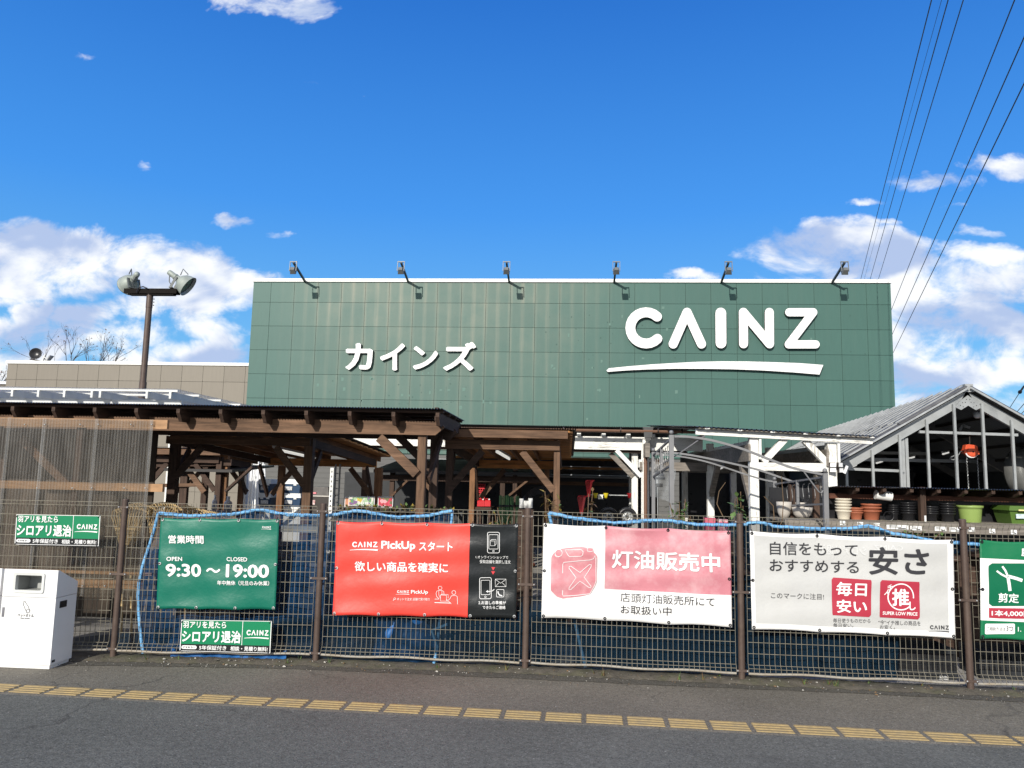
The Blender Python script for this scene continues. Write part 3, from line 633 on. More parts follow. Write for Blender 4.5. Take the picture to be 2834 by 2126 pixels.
# ------------------------------------------------------------------ bare trees behind the annex
bark = mat('bark', (.10,.075,.06), .9, var=.3); dry = mat('dry_leaf', (.16,.10,.06), .8, var=.4)
def bare_tree(lab, px, py_top, Y, spread, seed, lv=5):
    rnd = random.Random(seed); q = P(px, py_top, Y); h = q.z
    t = thing('bare_tree', lab, 'tree', (q.x, Y, -.03))
    b = B(); tw = B(); lf = B()
    trunk_top = Vector((q.x, Y, h*.45)); b.tube([Vector((q.x,Y,-.03)), trunk_top], .16, 8, r1=.11); part('trunk', b, bark, t)
    def grow(p, d, L, r, n):
        e = p+d*L; mid = p+d*L*.5+Vector((rnd.uniform(-1,1),rnd.uniform(-1,1),0))*L*.05
        tw.tube([p, mid, e], r, 5 if n > 2 else 3, cap=False, r1=r*.6)
        if n == 0:
            for _ in range(rnd.choice([0,0,0,1,2])):
                c = p+d*L*rnd.uniform(.4,1.05); s = rnd.uniform(.05,.10); a = Vector((rnd.uniform(-1,1),rnd.uniform(-1,1),rnd.uniform(-1,.2))).normalized()*s; w = a.orthogonal()*.3
                lf.add([c, c+a*.5+w, c+a, c+a*.5-w], [(0,1,2,3)])
            return
        for i in range(rnd.choice([2,2,3]) if n > 1 else rnd.choice([2,3])):
            a = rnd.uniform(.25,.62)*(1 if n < lv else .7); az = rnd.uniform(0,6.28)
            o = d.orthogonal().normalized(); o2 = d.cross(o); nd = (d*math.cos(a)+(o*math.cos(az)+o2*math.sin(az))*math.sin(a)+Vector((0,0,.12))).normalized()
            grow(p+d*L*rnd.uniform(.7,1), nd, L*rnd.uniform(.62,.86), r*.58, n-1)
    base = h*.45; H_ = h-base
    for i in range(4):
        a = 6.28*i/4+rnd.uniform(-.4,.4); d = Vector((math.cos(a)*spread, math.sin(a)*spread, 1)).normalized()
        grow(trunk_top, d, H_*.345, .07, lv)
    c = part('crown', tw, bark, t); part('leaves', lf, dry, t)
bare_tree('bare tree with few dry leaves rising behind the annex left of the lamp pole', 232, 885, 31, .62, 4)
bare_tree('bare tree cut by the left edge of the picture behind the annex', -45, 960, 31, .7, 9, 4)
bare_tree('low bare tree top just left of the lamp pole behind the annex', 318, 965, 33, .75, 12, 4)
bare_tree('small bare tree top just right of the lamp pole behind the annex', 428, 972, 33, .7, 21, 4)
# ------------------------------------------------------------------ power lines
def cables():
    wires = [((2578,0),(2383,770),10.2,30,'power line furthest left of the bundle above the right end of the store'),((2624,0),(2409,770),10.4,30,'power line second of the three dark ones above the right end of the store'),((2666,0),(2432,770),10.6,30,'power line just left of the gap, above the right corner of the store'),
             ((2606,0),(2392,772),13.5,44,'thin faint power line running between two darker ones'),
             ((2808,0),(2468,855),9.4,26,'power line left of the right hand group beside the store corner'),((2834,104),(2471,922),8.6,26,'middle power line of the right hand group beside the store corner'),((2834,232),(2474,972),7.9,26,'lowest power line of the right hand group beside the store corner')]
    for k, (n, f, hz, Yf, lab) in enumerate(wires):
        d = ddir(*n); a = CAM+d*((hz-CAM.z)/d.z); e = P(f[0], f[1], Yf)
        s = (e-a); pts = []
        for i in range(-14, 27):
            q = i/20; p = a+s*q; p.z -= -.35*(q*(q-1))*(-1)*.0
            pts.append(p)
        r = .006 if k == 3 else .0105
        b = B(); b.tube(pts, r, 5); solo('power_line', b, black_cable, lab, 'power line', 'power lines over the right of the yard')
    for k, (p0, p1) in enumerate([((2834,1068),(2786,1142)),((2834,1118),(2797,1160)),((2834,1138),(2806,1168))]):
        b = B(); a = P(*p0, 13); e = P(*p1, 19); d = e-a; b.tube([a-d*.8, a, e, e+d*.5], .010, 5)
        if k == 0:
            c = a+d*.18; b.tube([c, c+Vector((.10,0,.14)), c+Vector((.16,-.1,.22))], .025, 6); b.lathe([(.001,0),(.05,.01),(.05,.05),(.02,.06),(.05,.07),(.05,.11),(.001,.12)], c, d.normalized(), 8)
        solo('power_line', b, black_cable, ['short cable with a clamp at the right edge above the greenhouse roof','middle short cable below the clamp at the right edge of the picture','lowest short cable at the right edge by the greenhouse roof'][k], 'power line', 'power lines over the right of the yard')
cables()
# ------------------------------------------------------------------ mesh fence
def fence():
    t = thing('mesh_fence', 'low beige wire mesh fence on brown posts along the pavement', 'fence', (4.2, -.1, 0))
    FH = 1.497
    for i, q in enumerate(POSTS):
        b = B(); b.tube([Vector((q.x,q.y,-.02)), Vector((q.x,q.y,FH+.005))], .030, 14)
        b.lathe([(.030,0),(.032,.004),(.028,.014),(.001,.018)], (q.x,q.y,FH+.005), n=14); po = part('post', b, brown_metal, t)
        for z, wd_ in ((.80,.085), (1.44,.055), (.10,.055)):
            b = B(); b.bar((q.x-wd_,q.y-.030,z),(q.x+wd_,q.y-.030,z),.006,.022); cl = part('clamp', b, brown_metal, po)
            b = B(); b.ball((q.x-wd_+.012,q.y-.036,z),.008,6); part('bolt', b, galv, po); b = B(); b.ball((q.x+wd_-.012,q.y-.036,z),.008,6); part('bolt', b, galv, po)
    for i, (a, c) in enumerate(zip(POSTS, POSTS[1:])):
        rnd = random.Random(50+i)
        A = Vector((a.x+.055, a.y, 0)); C = Vector((c.x-.055, c.y, 0)); d = (C-A); L = d.length; n = int(round(L/.0475)); nv = Vector((-d.y, d.x, 0)).normalized()*-1  # towards viewer
        if nv.y > 0: nv = -nv
        b = B(); w = .0050
        bend = [rnd.uniform(-.006,.006) for _ in range(20)]
        def off(u, z): return nv*(.010*math.sin(u*5+i)*max(0,.5-z)+(.012*math.sin(u*3.1+i*2)))
        zs = [1.487, 1.452]+[1.352-.1*k for k in range(13)]
        for k in range(n+1):
            p = A+d*(k/n); u = k/n; lean = rnd.uniform(-.0015,.0015)
            pts = [p+nv*.034+Vector((0,0,1.486)), p+nv*.030+Vector((0,0,1.462)), p+nv*.002+Vector((0,0,1.425)), p+Vector((lean,0,.9)), p+Vector((0,0,.165)), p+nv*.030+Vector((0,0,.130)), p+nv*.034+Vector((0,0,.085))]
            pts = [q+off(u, q.z) for q in pts]
            b.tube(pts, w*.5, 4, cap=False)
        for z in zs:
            o = nv*(.036 if z > 1.44 else .004)
            b.tube([A+d*(j/16)+o+off(j/16, z)+Vector((0,0,z)) for j in range(17)], .0030, 4)
        b.tube([A+d*(j/16)+nv*.034+off(j/16,.1)+Vector((0,0,.125)) for j in range(17)], .003, 4)
        mp = part('mesh_panel', b, wire_mat, t)
        b = B(); b.tube([A+d*(j/16)+nv*.022+off(j/16,.1)+Vector((0,0,.082+.006*math.sin(j*.9+i))) for j in range(17)], .0115, 8); part('bottom_rail', b, rail_mat, mp)
fence()
# ------------------------------------------------------------------ banners
def bil(c):
    def f(u, v):
        a = ((c[0][0]+(c[1][0]-c[0][0])*u), (c[0][1]+(c[1][1]-c[0][1])*u)); e = ((c[3][0]+(c[2][0]-c[3][0])*u), (c[3][1]+(c[2][1]-c[3][1])*u))
        return a[0]+(e[0]-a[0])*v, a[1]+(e[1]-a[1])*v
    return f
def inv(c, px, py):
    u = v = .5; f = bil(c)
    for _ in range(8):
        x, y = f(u, v); e = 1e-3; xu, yu = f(u+e, v); xv, yv = f(u, v+e)
        a, b_, c_, d_ = (xu-x)/e, (xv-x)/e, (yu-y)/e, (yv-y)/e; det = a*d_-b_*c_
        rx, ry = px-x, py-y; u += (rx*d_-ry*b_)/det; v += (a*ry-c_*rx)/det
    return u, v
class Banner:
    def __init__(s, name, label, corners, m, wave=.008, base=.055, holes=(4,3), nx=60, ny=30, bg=None, eye=True, seed=0, stiff=False, tie='black'):
        s.c = corners; s.f = bil(corners); s.base = base; s.wave = 0 if stiff else wave; s.hx, s.hy = holes; s.seed = seed
        q = s.at(.5, 1, 0); s.t = thing(name, label, 'sign' if stiff else 'banner', (q.x, q.y, q.z))
        b = B(); vs = []; fs = []
        for j in range(ny+1):
            for i in range(nx+1): vs.append(s.at(i/nx, j/ny, 0))
        for j in range(ny):
            for i in range(nx): fs.append((j*(nx+1)+i, (j+1)*(nx+1)+i, (j+1)*(nx+1)+i+1, j*(nx+1)+i+1))
        nfront = len(vs)
        b.sm = not stiff; b.add(vs, fs)
        if bg:
            for k, fc in enumerate(b.f):
                i, j = k % nx, k//nx; b.m[k] = bg((i+.5)/nx, (j+.5)/ny)
        else: pass
        # back face and hem 3 mm behind
        vb = [v+Vector((0,.003,0)) for v in vs]; b.add(vb, [f[::-1] for f in fs])
        rim = [(i,) for i in range(nx)]
        b.sm = False
        ring = [j*(nx+1) for j in range(ny+1)] + [ny*(nx+1)+i for i in range(1, nx+1)] + [j*(nx+1)+nx for j in range(ny-1, -1, -1)] + [i for i in range(nx-1, 0, -1)]
        for a, e in zip(ring, ring[1:]+ring[:1]):
            b.f.append([a, a+nfront, e+nfront, e]); b.m.append(0); b.s.append(False)
        part('sheet', b, m, s.t)
        if eye:
            mg = galv; em = i_black if tie == 'black' else galv; first = None
            P_ = [(i/(s.hx-1), 0) for i in range(s.hx)]+[(i/(s.hx-1), 1) for i in range(s.hx)]+[(e, j/(s.hy-1)) for j in range(1, s.hy-1) for e in (0, 1)]
            asp = (corners[1][0]-corners[0][0])/(corners[3][1]-corners[0][1])
            for (u, v) in P_:
                mu, mv = .017/asp*1.2, .022; uu = min(max(u, mu), 1-mu); vv = min(max(v, mv), 1-mv); q = s.at(uu, vv, .004)
                b = B(); b.lathe([(.006,0),(.006,.003),(.014,.003),(.015,0)], q, (0,-1,0), 12)
                b.mi = 1; dz = .035 if v == 0 else (-.035 if v == 1 else 0); dx = 0 if dz else (-.03 if u == 0 else .03)
                b.tube([q+Vector((0,-.006,0)), q+Vector((dx*.5,-.010,dz*.5)), q+Vector((dx,.02,dz))], .0035, 5)
                part('eyelet', b, [em, black_cable], s.t)
    def at(s, u, v, off):
        px, py = s.f(u, v); q = PF(px, py, -s.base)
        if s.wave:
            k = s.seed
            sag = abs(math.sin(math.pi*u*(s.hx-1)))
            d = s.wave*(1.1*math.sin(7.3*u+2.1*v+k)*math.sin(3.3*v+1.3+k)+.55*math.sin(15*u-6*v+2*k)+.35*math.sin(21*v+4*u+k))
            d += s.wave*1.6*(1-sag)*math.exp(-v*7)*math.cos(u*3+k)
            q.y += d*min(1, 12*min(u,1-u)+.25)
            # scalloped edge between the eyelets
            q.z -= .012*sag*max(0, 1-v*9) - .010*sag*max(0, 1-(1-v)*9)
        q.y -= off
        return q
    def surf(s, off, ox=0, oy=0, k=1.0, unit=False):
        if unit: return lambda x, y: s.at(x, y, off)
        def g(x, y):
            u, v = inv(s.c, ox+x/k, oy+y/k); return s.at(u, v, off)
        return g
def fillpoly(b, f, poly, nx=14, ny=18):
    # fill an outline (one span per row) with a small grid so that it follows the sagging sheet
    ys = [q[1] for q in poly]; y0, y1 = min(ys)+1e-4, max(ys)-1e-4; vs = []; fs = []
    for j in range(ny+1):
        y = y0+(y1-y0)*j/ny; xs = []
        for p, q in zip(poly, poly[1:]+poly[:1]):
            if (p[1] <= y) != (q[1] <= y): xs.append(p[0]+(q[0]-p[0])*(y-p[1])/(q[1]-p[1]))
        a, c = min(xs), max(xs)
        vs += [f(a+(c-a)*i/nx, y) for i in range(nx+1)]
    for j in range(ny):
        for i in range(nx): fs.append((j*(nx+1)+i,(j+1)*(nx+1)+i,(j+1)*(nx+1)+i+1,j*(nx+1)+i+1))
    b.add(vs, fs)
def termite(lab, c):
    n = Banner('sign_board', lab, c, i_green, stiff=True, base=.060, eye=False, nx=1, ny=1)
    S_ = lambda o: n.surf(o, unit=True); b = B(); f = S_(.003)
    for r in ((.0,.0,1,.016),(.0,.985,1,1),(0,.016,.008,.985),(.992,.016,1,.985),(.678,.016,.684,.77)): b.flat([f(r[0],r[1]),f(r[0],r[3]),f(r[2],r[3]),f(r[2],r[1])])
    part('border', b, i_white, n.t)
    b = B(); f = S_(.0025); b.flat([f(.008,.77),f(.008,.984),f(.992,.984),f(.992,.77)]); bb = part('black_band', b, i_black, n.t)
    b = B(); f = S_(.005)
    write(b, '羽アリを見たら', .022, .255, .50, .255, .215, f, .028); write(b, 'シロアリ退治', .018, .715, .668, .715, .395, f, .05)
    write(b, '5年保証付き', .215, .945, .515, .945, .145, f, .03); write(b, '相談・見積り無料!', .56, .95, .97, .95, .145, f, .03)
    part('lettering', b, i_white, n.t)
    b = B(); logo2d(b, .705, .285, .978, .565, f); part('logo', b, i_white, n.t)
    b = B(); g = S_(.0045); b.flat([g(*p) for p in [(.04+.022*math.cos(a)*1-.0, .872+.058*math.sin(a)) for a in [math.pi/2+i*math.pi/8 for i in range(9)]]+[(.165+.022*math.cos(a), .872+.058*math.sin(a)) for a in [-math.pi/2+i*math.pi/8 for i in range(9)]]]); pl = part('pill', b, i_white, n.t)
    b = B(); g = S_(.0065); write(b, 'フマキラー', .032, .905, .172, .905, .066, g, .04); part('pill_lettering', b, i_black, pl)
    b = B()
    for u, v in ((.012,.05),(.985,.03),(.012,.97),(.985,.96)):
        q = n.at(u, v, .004); b.tube([q+Vector((-.01,0,-.012)), q+Vector((0,-.008,0)), q+Vector((.01,.012,.014))], .003, 5)
    part('cable_tie', b, black_cable, n.t)
termite('small green and black termite control sign on the mesh above the white bin', [(46.3,1423.7),(278.4,1427.5),(273.4,1511.4),(41,1506.5)])
termite('small green and black termite control sign low on the mesh under the opening hours banner', [(502.7,1715.4),(752.4,1719),(748,1808),(497.5,1801.6)])
def hours():
    n = Banner('hours_banner', 'teal green banner with white opening hours tied to the mesh fence', [(444,1432.7),(772.7,1436.2),(761.7,1688.8),(432.4,1686.5)], v_teal, wave=.009, holes=(4,3), seed=1, tie='metal')
    f = n.surf(.006, 400, 1400, 3.456); b = B(); sl = .0106
    def w(s, x0, x1, y0, y1, bo): write(b, s, x0, y1, x1, y1+sl*(x1-x0), y1-y0, f, bo)
    w('営業時間',228,568,280,360,.03); w('OPEN',215,362,487,527,.03); w('CLOSED',785,988,490,530,.03); w('9:30',207,540,553,678,.045); w('〜',590,725,594,640,.04); w('19:00',780,1195,557,684,.045); w('年中無休（元旦のみ休業）',700,1195,712,758,.025)
    part('lettering', b, i_white, n.t); b = B(); logo2d(b, 1115, 192, 1212, 227, f, .0106); part('logo', b, i_white, n.t)
hours()
def seg(b, f, pts, w, closed=False):
    if closed: pts = list(pts)+[pts[0], pts[1]]
    for a, e in zip(pts, pts[1:]):
        b.flat([f(*p) for p in stroke([a, e], w, 2, cap=False)])
def rrect(x0, y0, x1, y1, r, n=4):
    o = []
    for cx, cy, a in ((x1-r,y0+r,-90),(x1-r,y1-r,0),(x0+r,y1-r,90),(x0+r,y0+r,180)):
        o += [(cx+r*math.cos(math.radians(a+90*i/n)), cy+r*math.sin(math.radians(a+90*i/n))) for i in range(n+1)]
    return o
def ring_band(b, f, pts, w):
    """closed band of width w along a closed 2D outline, no overlapping faces"""
    V = [Vector(p) for p in pts]; n = len(V); A = []; Bq = []
    for i in range(n):
        d = (V[(i+1)%n]-V[i-1]); nn = Vector((-d.y, d.x)).normalized(); A.append(f(*(V[i]+nn*w/2))); Bq.append(f(*(V[i]-nn*w/2)))
    b.add(A+Bq, [(i, (i+1)%n, n+(i+1)%n, n+i) for i in range(n)])
def band(b, f, pts, w):
    V = [Vector(p) for p in pts]; n = len(V); A = []; Bq = []
    for i in range(n):
        d = (V[min(i+1,n-1)]-V[max(i-1,0)]); nn = Vector((-d.y, d.x)).normalized(); A.append(f(*(V[i]+nn*w/2))); Bq.append(f(*(V[i]-nn*w/2)))
    b.add(A+Bq, [(i, i+1, n+i+1, n+i) for i in range(n-1)])
def circ(cx, cy, r, n=18, a0=0, a1=360): return [(cx+r*math.cos(math.radians(a0+(a1-a0)*i/n)), cy+r*math.sin(math.radians(a0+(a1-a0)*i/n))) for i in range(n+(a1-a0 < 360))]
def pickup():
    c = [(932.3,1442),(1434.2,1449.8),(1428.4,1712.4),(920.7,1702.9)]
    n = Banner('pickup_banner', 'wide red banner with a black right end of line drawings tied to the mesh fence', c, [v_red, v_black], wave=.017, holes=(5,3), seed=2.3, nx=68, bg=lambda u, v: 1 if u > .732+.004*v else 0, tie='metal')
    f = n.surf(.009, 860, 1400, 3.457); b = B(); sl = .0155
    def w(s, x0, x1, y0, y1, bo, d=sl): write(b, s, x0, y1-d*(x1-x0)/2, x1, y1+d*(x1-x0)/2, y1-y0, f, bo)
    w('PickUp',672,1002,338,437,.045); w('スタート',1040,1362,343,430,.03); w('欲しい商品を確実に',420,1318,537,633,.028); w('PickUp',960,1122,806,852,.04); w('ネットで注文 店舗で受け取り',828,1138,880,906,.01)
    part('lettering', b, i_white, n.t)
    b = B(); w('1.オンラインショップで',1580,1890,477,506,.012); w('受取店舗を選択し注文',1617,1912,519,553,.012); w('2.お渡しの準備が',1608,1868,908,942,.015); w('できたらご連絡',1647,1863,953,987,.015); part('small_lettering', b, i_white, n.t)
    b = B(); logo2d(b, 375, 343, 642, 430, f, .006); logo2d(b, 818, 807, 945, 849, f, .006); part('logo', b, i_white, n.t)
    b = B()
    for rr in ((1693,250,1807,450,16),(1617,687,1728,888,16)):
        b.marks.append((len(b.v),len(b.f))); ring_band(b, f, rrect(*rr), 5); x0,y0,x1,y1,_ = rr; ring_band(b, f, rrect(x0+13,y0+25,x1-13,y1-38,8), 4); ring_band(b, f, circ((x0+x1)/2, y1-18, 8, 10), 3.5)
    b.marks.append((len(b.v),len(b.f))); band(b, f, [(1720,335),(1762,335),(1762,380),(1720,380),(1720,337)], 3.5); band(b, f, [(1720,332),(1732,322),(1775,322),(1775,365),(1764,378)], 3.5)
    b.marks.append((len(b.v),len(b.f))); band(b, f, [(1765,702),(1868,702),(1868,775),(1765,775),(1765,704)], 4); band(b, f, [(1768,706),(1816,742),(1865,706)], 3.5); band(b, f, [(1768,772),(1800,738)], 3); band(b, f, [(1865,772),(1832,738)], 3)
    b.marks.append((len(b.v),len(b.f))); ring_band(b, f, rrect(1777,803,1848,873,10), 4); band(b, f, [(1790,820),(1793,838),(1806,855),(1832,862)], 9)
    b.marks.append((len(b.v),len(b.f))); band(b, f, [(1755,800),(1738,815),(1712,820),(1690,820)], 6); b.flat([f(1695,808),f(1676,820),f(1697,832)])
    b.marks.append((len(b.v),len(b.f))); b.flat([f(1185,923),f(1185,929),f(1340,933),f(1340,927)]); band(b, f, [(1185,893),(1228,893)], 4)
    ring_band(b, f, circ(1240,785,18,14), 4); band(b, f, [(1228,890),(1205,870),(1199,840),(1205,818),(1225,810),(1257,810),(1274,820),(1276,850)], 4); band(b, f, [(1226,812),(1226,855),(1238,880)], 3.5); band(b, f, [(1256,812),(1256,845)], 3.5)
    band(b, f, [(1242,852),(1242,912),(1300,912),(1300,858),(1244,852)], 4); band(b, f, [(1244,850),(1262,846),(1316,850),(1316,885)], 3.5)
    b.marks.append((len(b.v),len(b.f))); ring_band(b, f, circ(1371,828,19,14), 4); band(b, f, [(1296,895),(1316,905),(1335,885),(1348,860),(1385,855),(1404,868),(1407,940)], 4); band(b, f, [(1300,908),(1330,920),(1345,938)], 3.5)
    b.marks.append((len(b.v),len(b.f))); ring_band(b, f, circ(806,887,9,12), 3); band(b, f, [(799,895),(791,905)], 4)
    part('line_drawing', b, i_white, n.t)
    b = B(); b.flat([f(1727,587),f(1745,619),f(1765,589)]); b.flat([f(1726,626),f(1744,658),f(1764,628)]); part('arrow_mark', b, i_red, n.t)
pickup()
def kerosene():
    c = [(1504.8,1448.2),(2021.7,1469.3),(2026.2,1736.6),(1498.2,1710.4)]
    n = Banner('kerosene_banner', 'sagging white banner with a faded pink field and a pink fuel can drawing', c, [v_white, v_pink], wave=.020, holes=(4,3), seed=4.1, nx=100, bg=lambda u, v: 1 if (u > .332 and .03 < v < .665) or (u > .332 and v <= .03) else 0)
    f = n.surf(.0105, 1440, 1400, 3.318); b = B()
    write(b, '灯油販売中', 840, 573, 1835, 612, 172, f, .035); part('lettering', b, i_white, n.t)
    b = B(); write(b, '店頭灯油販売所にて', 918, 880, 1778, 920, 84, f, .012); write(b, 'お取扱い中', 920, 990, 1385, 1006, 82, f, .012); part('dark_lettering', b, i_dark, n.t)
    b = B(); g = n.surf(.005, 1440, 1400, 3.318)
    fillpoly(b, g, [(p[0],p[1]) for p in [(285,470),(300,445),(318,420),(345,405),(370,408),(385,385),(420,380),(530,378),(560,374),(595,382),(612,395),(640,385),(668,392),(672,425),(690,440),(705,460),(706,560),(704,690),(690,735),(640,825),(500,842),(390,852),(365,850),(330,830),(280,775),(280,600)]], 20, 26)
    can = part('fuel_can_print', b, v_pink2, n.t)
    b = B()
    ring_band(b, f, [(398,520),(500,510),(640,497),(672,485),(686,455),(694,480),(696,690),(682,735),(640,812),(500,826),(395,828),(388,815),(390,540)][::1], 5)
    ring_band(b, f, [(450,558),(466,556),(548,614),(636,538),(652,540),(650,562),(588,658),(652,745),(648,757),(632,754),(548,692),(462,772),(447,770),(448,752),(512,660),(446,572)], 5)
    ring_band(b, f, [(410,405),(480,404),(560,402),(577,420),(572,450),(560,462),(490,466),(452,466),(438,452)], 5); ring_band(b, f, circ(352,432,33,16), 4); band(b, f, [(316,448),(330,468),(350,470),(378,455)], 4); ring_band(b, f, [(615,388),(640,382),(668,388),(668,414),(640,420),(616,414)], 4)
    part('can_outline', b, i_white, can)
kerosene()
def lowprice():
    c = [(2074.9,1469.5),(2638,1494.1),(2644.5,1767.2),(2081,1741.9)]
    n = Banner('price_banner', 'grey white banner with white margin, large black characters and two crimson squares', c, [v_grey, v_white], wave=.009, holes=(4,3), seed=5.2, nx=100, ny=50, bg=lambda u, v: 0 if .02 < u < .975 and .04 < v < .94 else 1)
    f = n.surf(.0065, 2034, 1420, 2.765); b = B(); sl = .03
    def w(b, s, x0, x1, y1, h, bo, d=.024): write(b, s, x0, y1, x1, y1+d*(x1-x0), h, f, bo)
    w(b,'自信をもって',265,935,318,101,.014); w(b,'おすすめする',265,945,445,92,.014); w(b,'安さ',1018,1480,469,212,.035,.02); w(b,'このマークに注目!',277,680,654,46,.012); w(b,'毎日使うものだから',748,1037,836,33,.008); w(b,'毎日安い。',750,905,875,33,.008); w(b,'“今”イチ推しの商品を',1097,1418,854,36,.008); w(b,'お安く。',1110,1225,888,32,.008)
    part('lettering', b, i_dark, n.t)
    b = B(); logo2d(b, 1475, 857, 1640, 911, f, .02); part('logo', b, i_dark, n.t)
    g = n.surf(.004, 2034, 1420, 2.765)
    def square(c4, k):
        sq = bil(c4); pts = [sq(x, y) for x, y in rrect(0,0,1,1,.045,4)]; b = B(); fillpoly(b, g, pts); return part('crimson_square', b, i_crim, n.t)
    a = square([(740,493),(1040,507),(1040,797),(742,785)], 0)
    b = B(); w(b,'毎日',774,1005,632,106,.03,.026); w(b,'安い',776,1008,761,100,.03,.02); part('square_lettering', b, i_white, a)
    a = square([(1105,510),(1412,522),(1412,815),(1105,803)], 1)
    b = B(); w(b,'推',1197,1330,708,132,.035,.02); w(b,'SUPER LOW PRICE',1127,1392,777,27,.035,.03); write(b,'イ',1132,632,1182,632,44,f,.03,-.5); write(b,'チ',1160,585,1202,585,38,f,.03,-.35); w(b,'し',1330,1378,742,66,.035,.02); part('square_lettering', b, i_white, a)
    b = B(); band(b, f, circ(1265,640,99,40,48,375)[:-1], 9); part('ring', b, i_white, a)
    # show-through of the sign hanging on the far side
    b = B(); h = n.surf(.0030, 2034, 1420, 2.765); write(b,'シロアリ退治',1000,330,640,320,80,h,.04); write(b,'CAINZ',1285,290,1060,285,42,h,.04); part('show_through', b, ink('pale_grey', (.565,.57,.565)), n.t)
lowprice()
def pruning():
    c = [(2712,1493.4),(3120,1511),(3126,1788),(2714,1768)]
    n = Banner('pruning_banner', 'green and white gardening service banner cut by the right edge of the picture', c, [v_green, v_white], wave=.005, holes=(4,3), seed=7, nx=60, ny=48, bg=lambda u, v: 1 if .18 < v < .815 else 0)
    f = n.surf(.007, 2034, 1420, 2.765); g = n.surf(.004, 2034, 1420, 2.765)
    b = B(); fillpoly(b, g, rrect(1940,385,2420,712,28)); sq = part('green_square', b, i_pine, n.t)
    b = B(); write(b,'剪定',2012,682,2172,690,72,f,.03); part('square_lettering', b, i_white, sq)
    b = B(); band(b, f, [(2045,408),(2068,440),(2086,482)], 15); band(b, f, [(2002,443),(2040,470),(2082,492)], 14); band(b, f, [(2092,484),(2150,500),(2196,516)], 24); band(b, f, [(2088,494),(2095,540),(2103,596)], 24); part('shears_drawing', b, i_white, sq)
    b = B(); fillpoly(b, g, [(1940,725),(1940,803),(2420,815),(2420,735)]); rb = part('price_bar', b, i_crim, n.t)
    b = B(); write(b,'1本4,000円',1958,788,2270,797,48,f,.035); part('bar_lettering', b, i_white, rb)
    b = B(); fillpoly(b, g, rrect(1912,846,2143,930,10)); pl = part('white_plate', b, i_white, n.t)
    b = B(); write(b,'ご相談方法は',1923,900,2068,903,30,f,.01); write(b,'3つ',2076,905,2128,907,40,f,.015); part('plate_lettering', b, i_dark, pl)
    b = B(); write(b,'1.',2165,908,2190,909,36,f,.02); write(b,'庭',2186,330,2255,333,68,f,.04); part('lettering', b, i_white, n.t)
pruning()
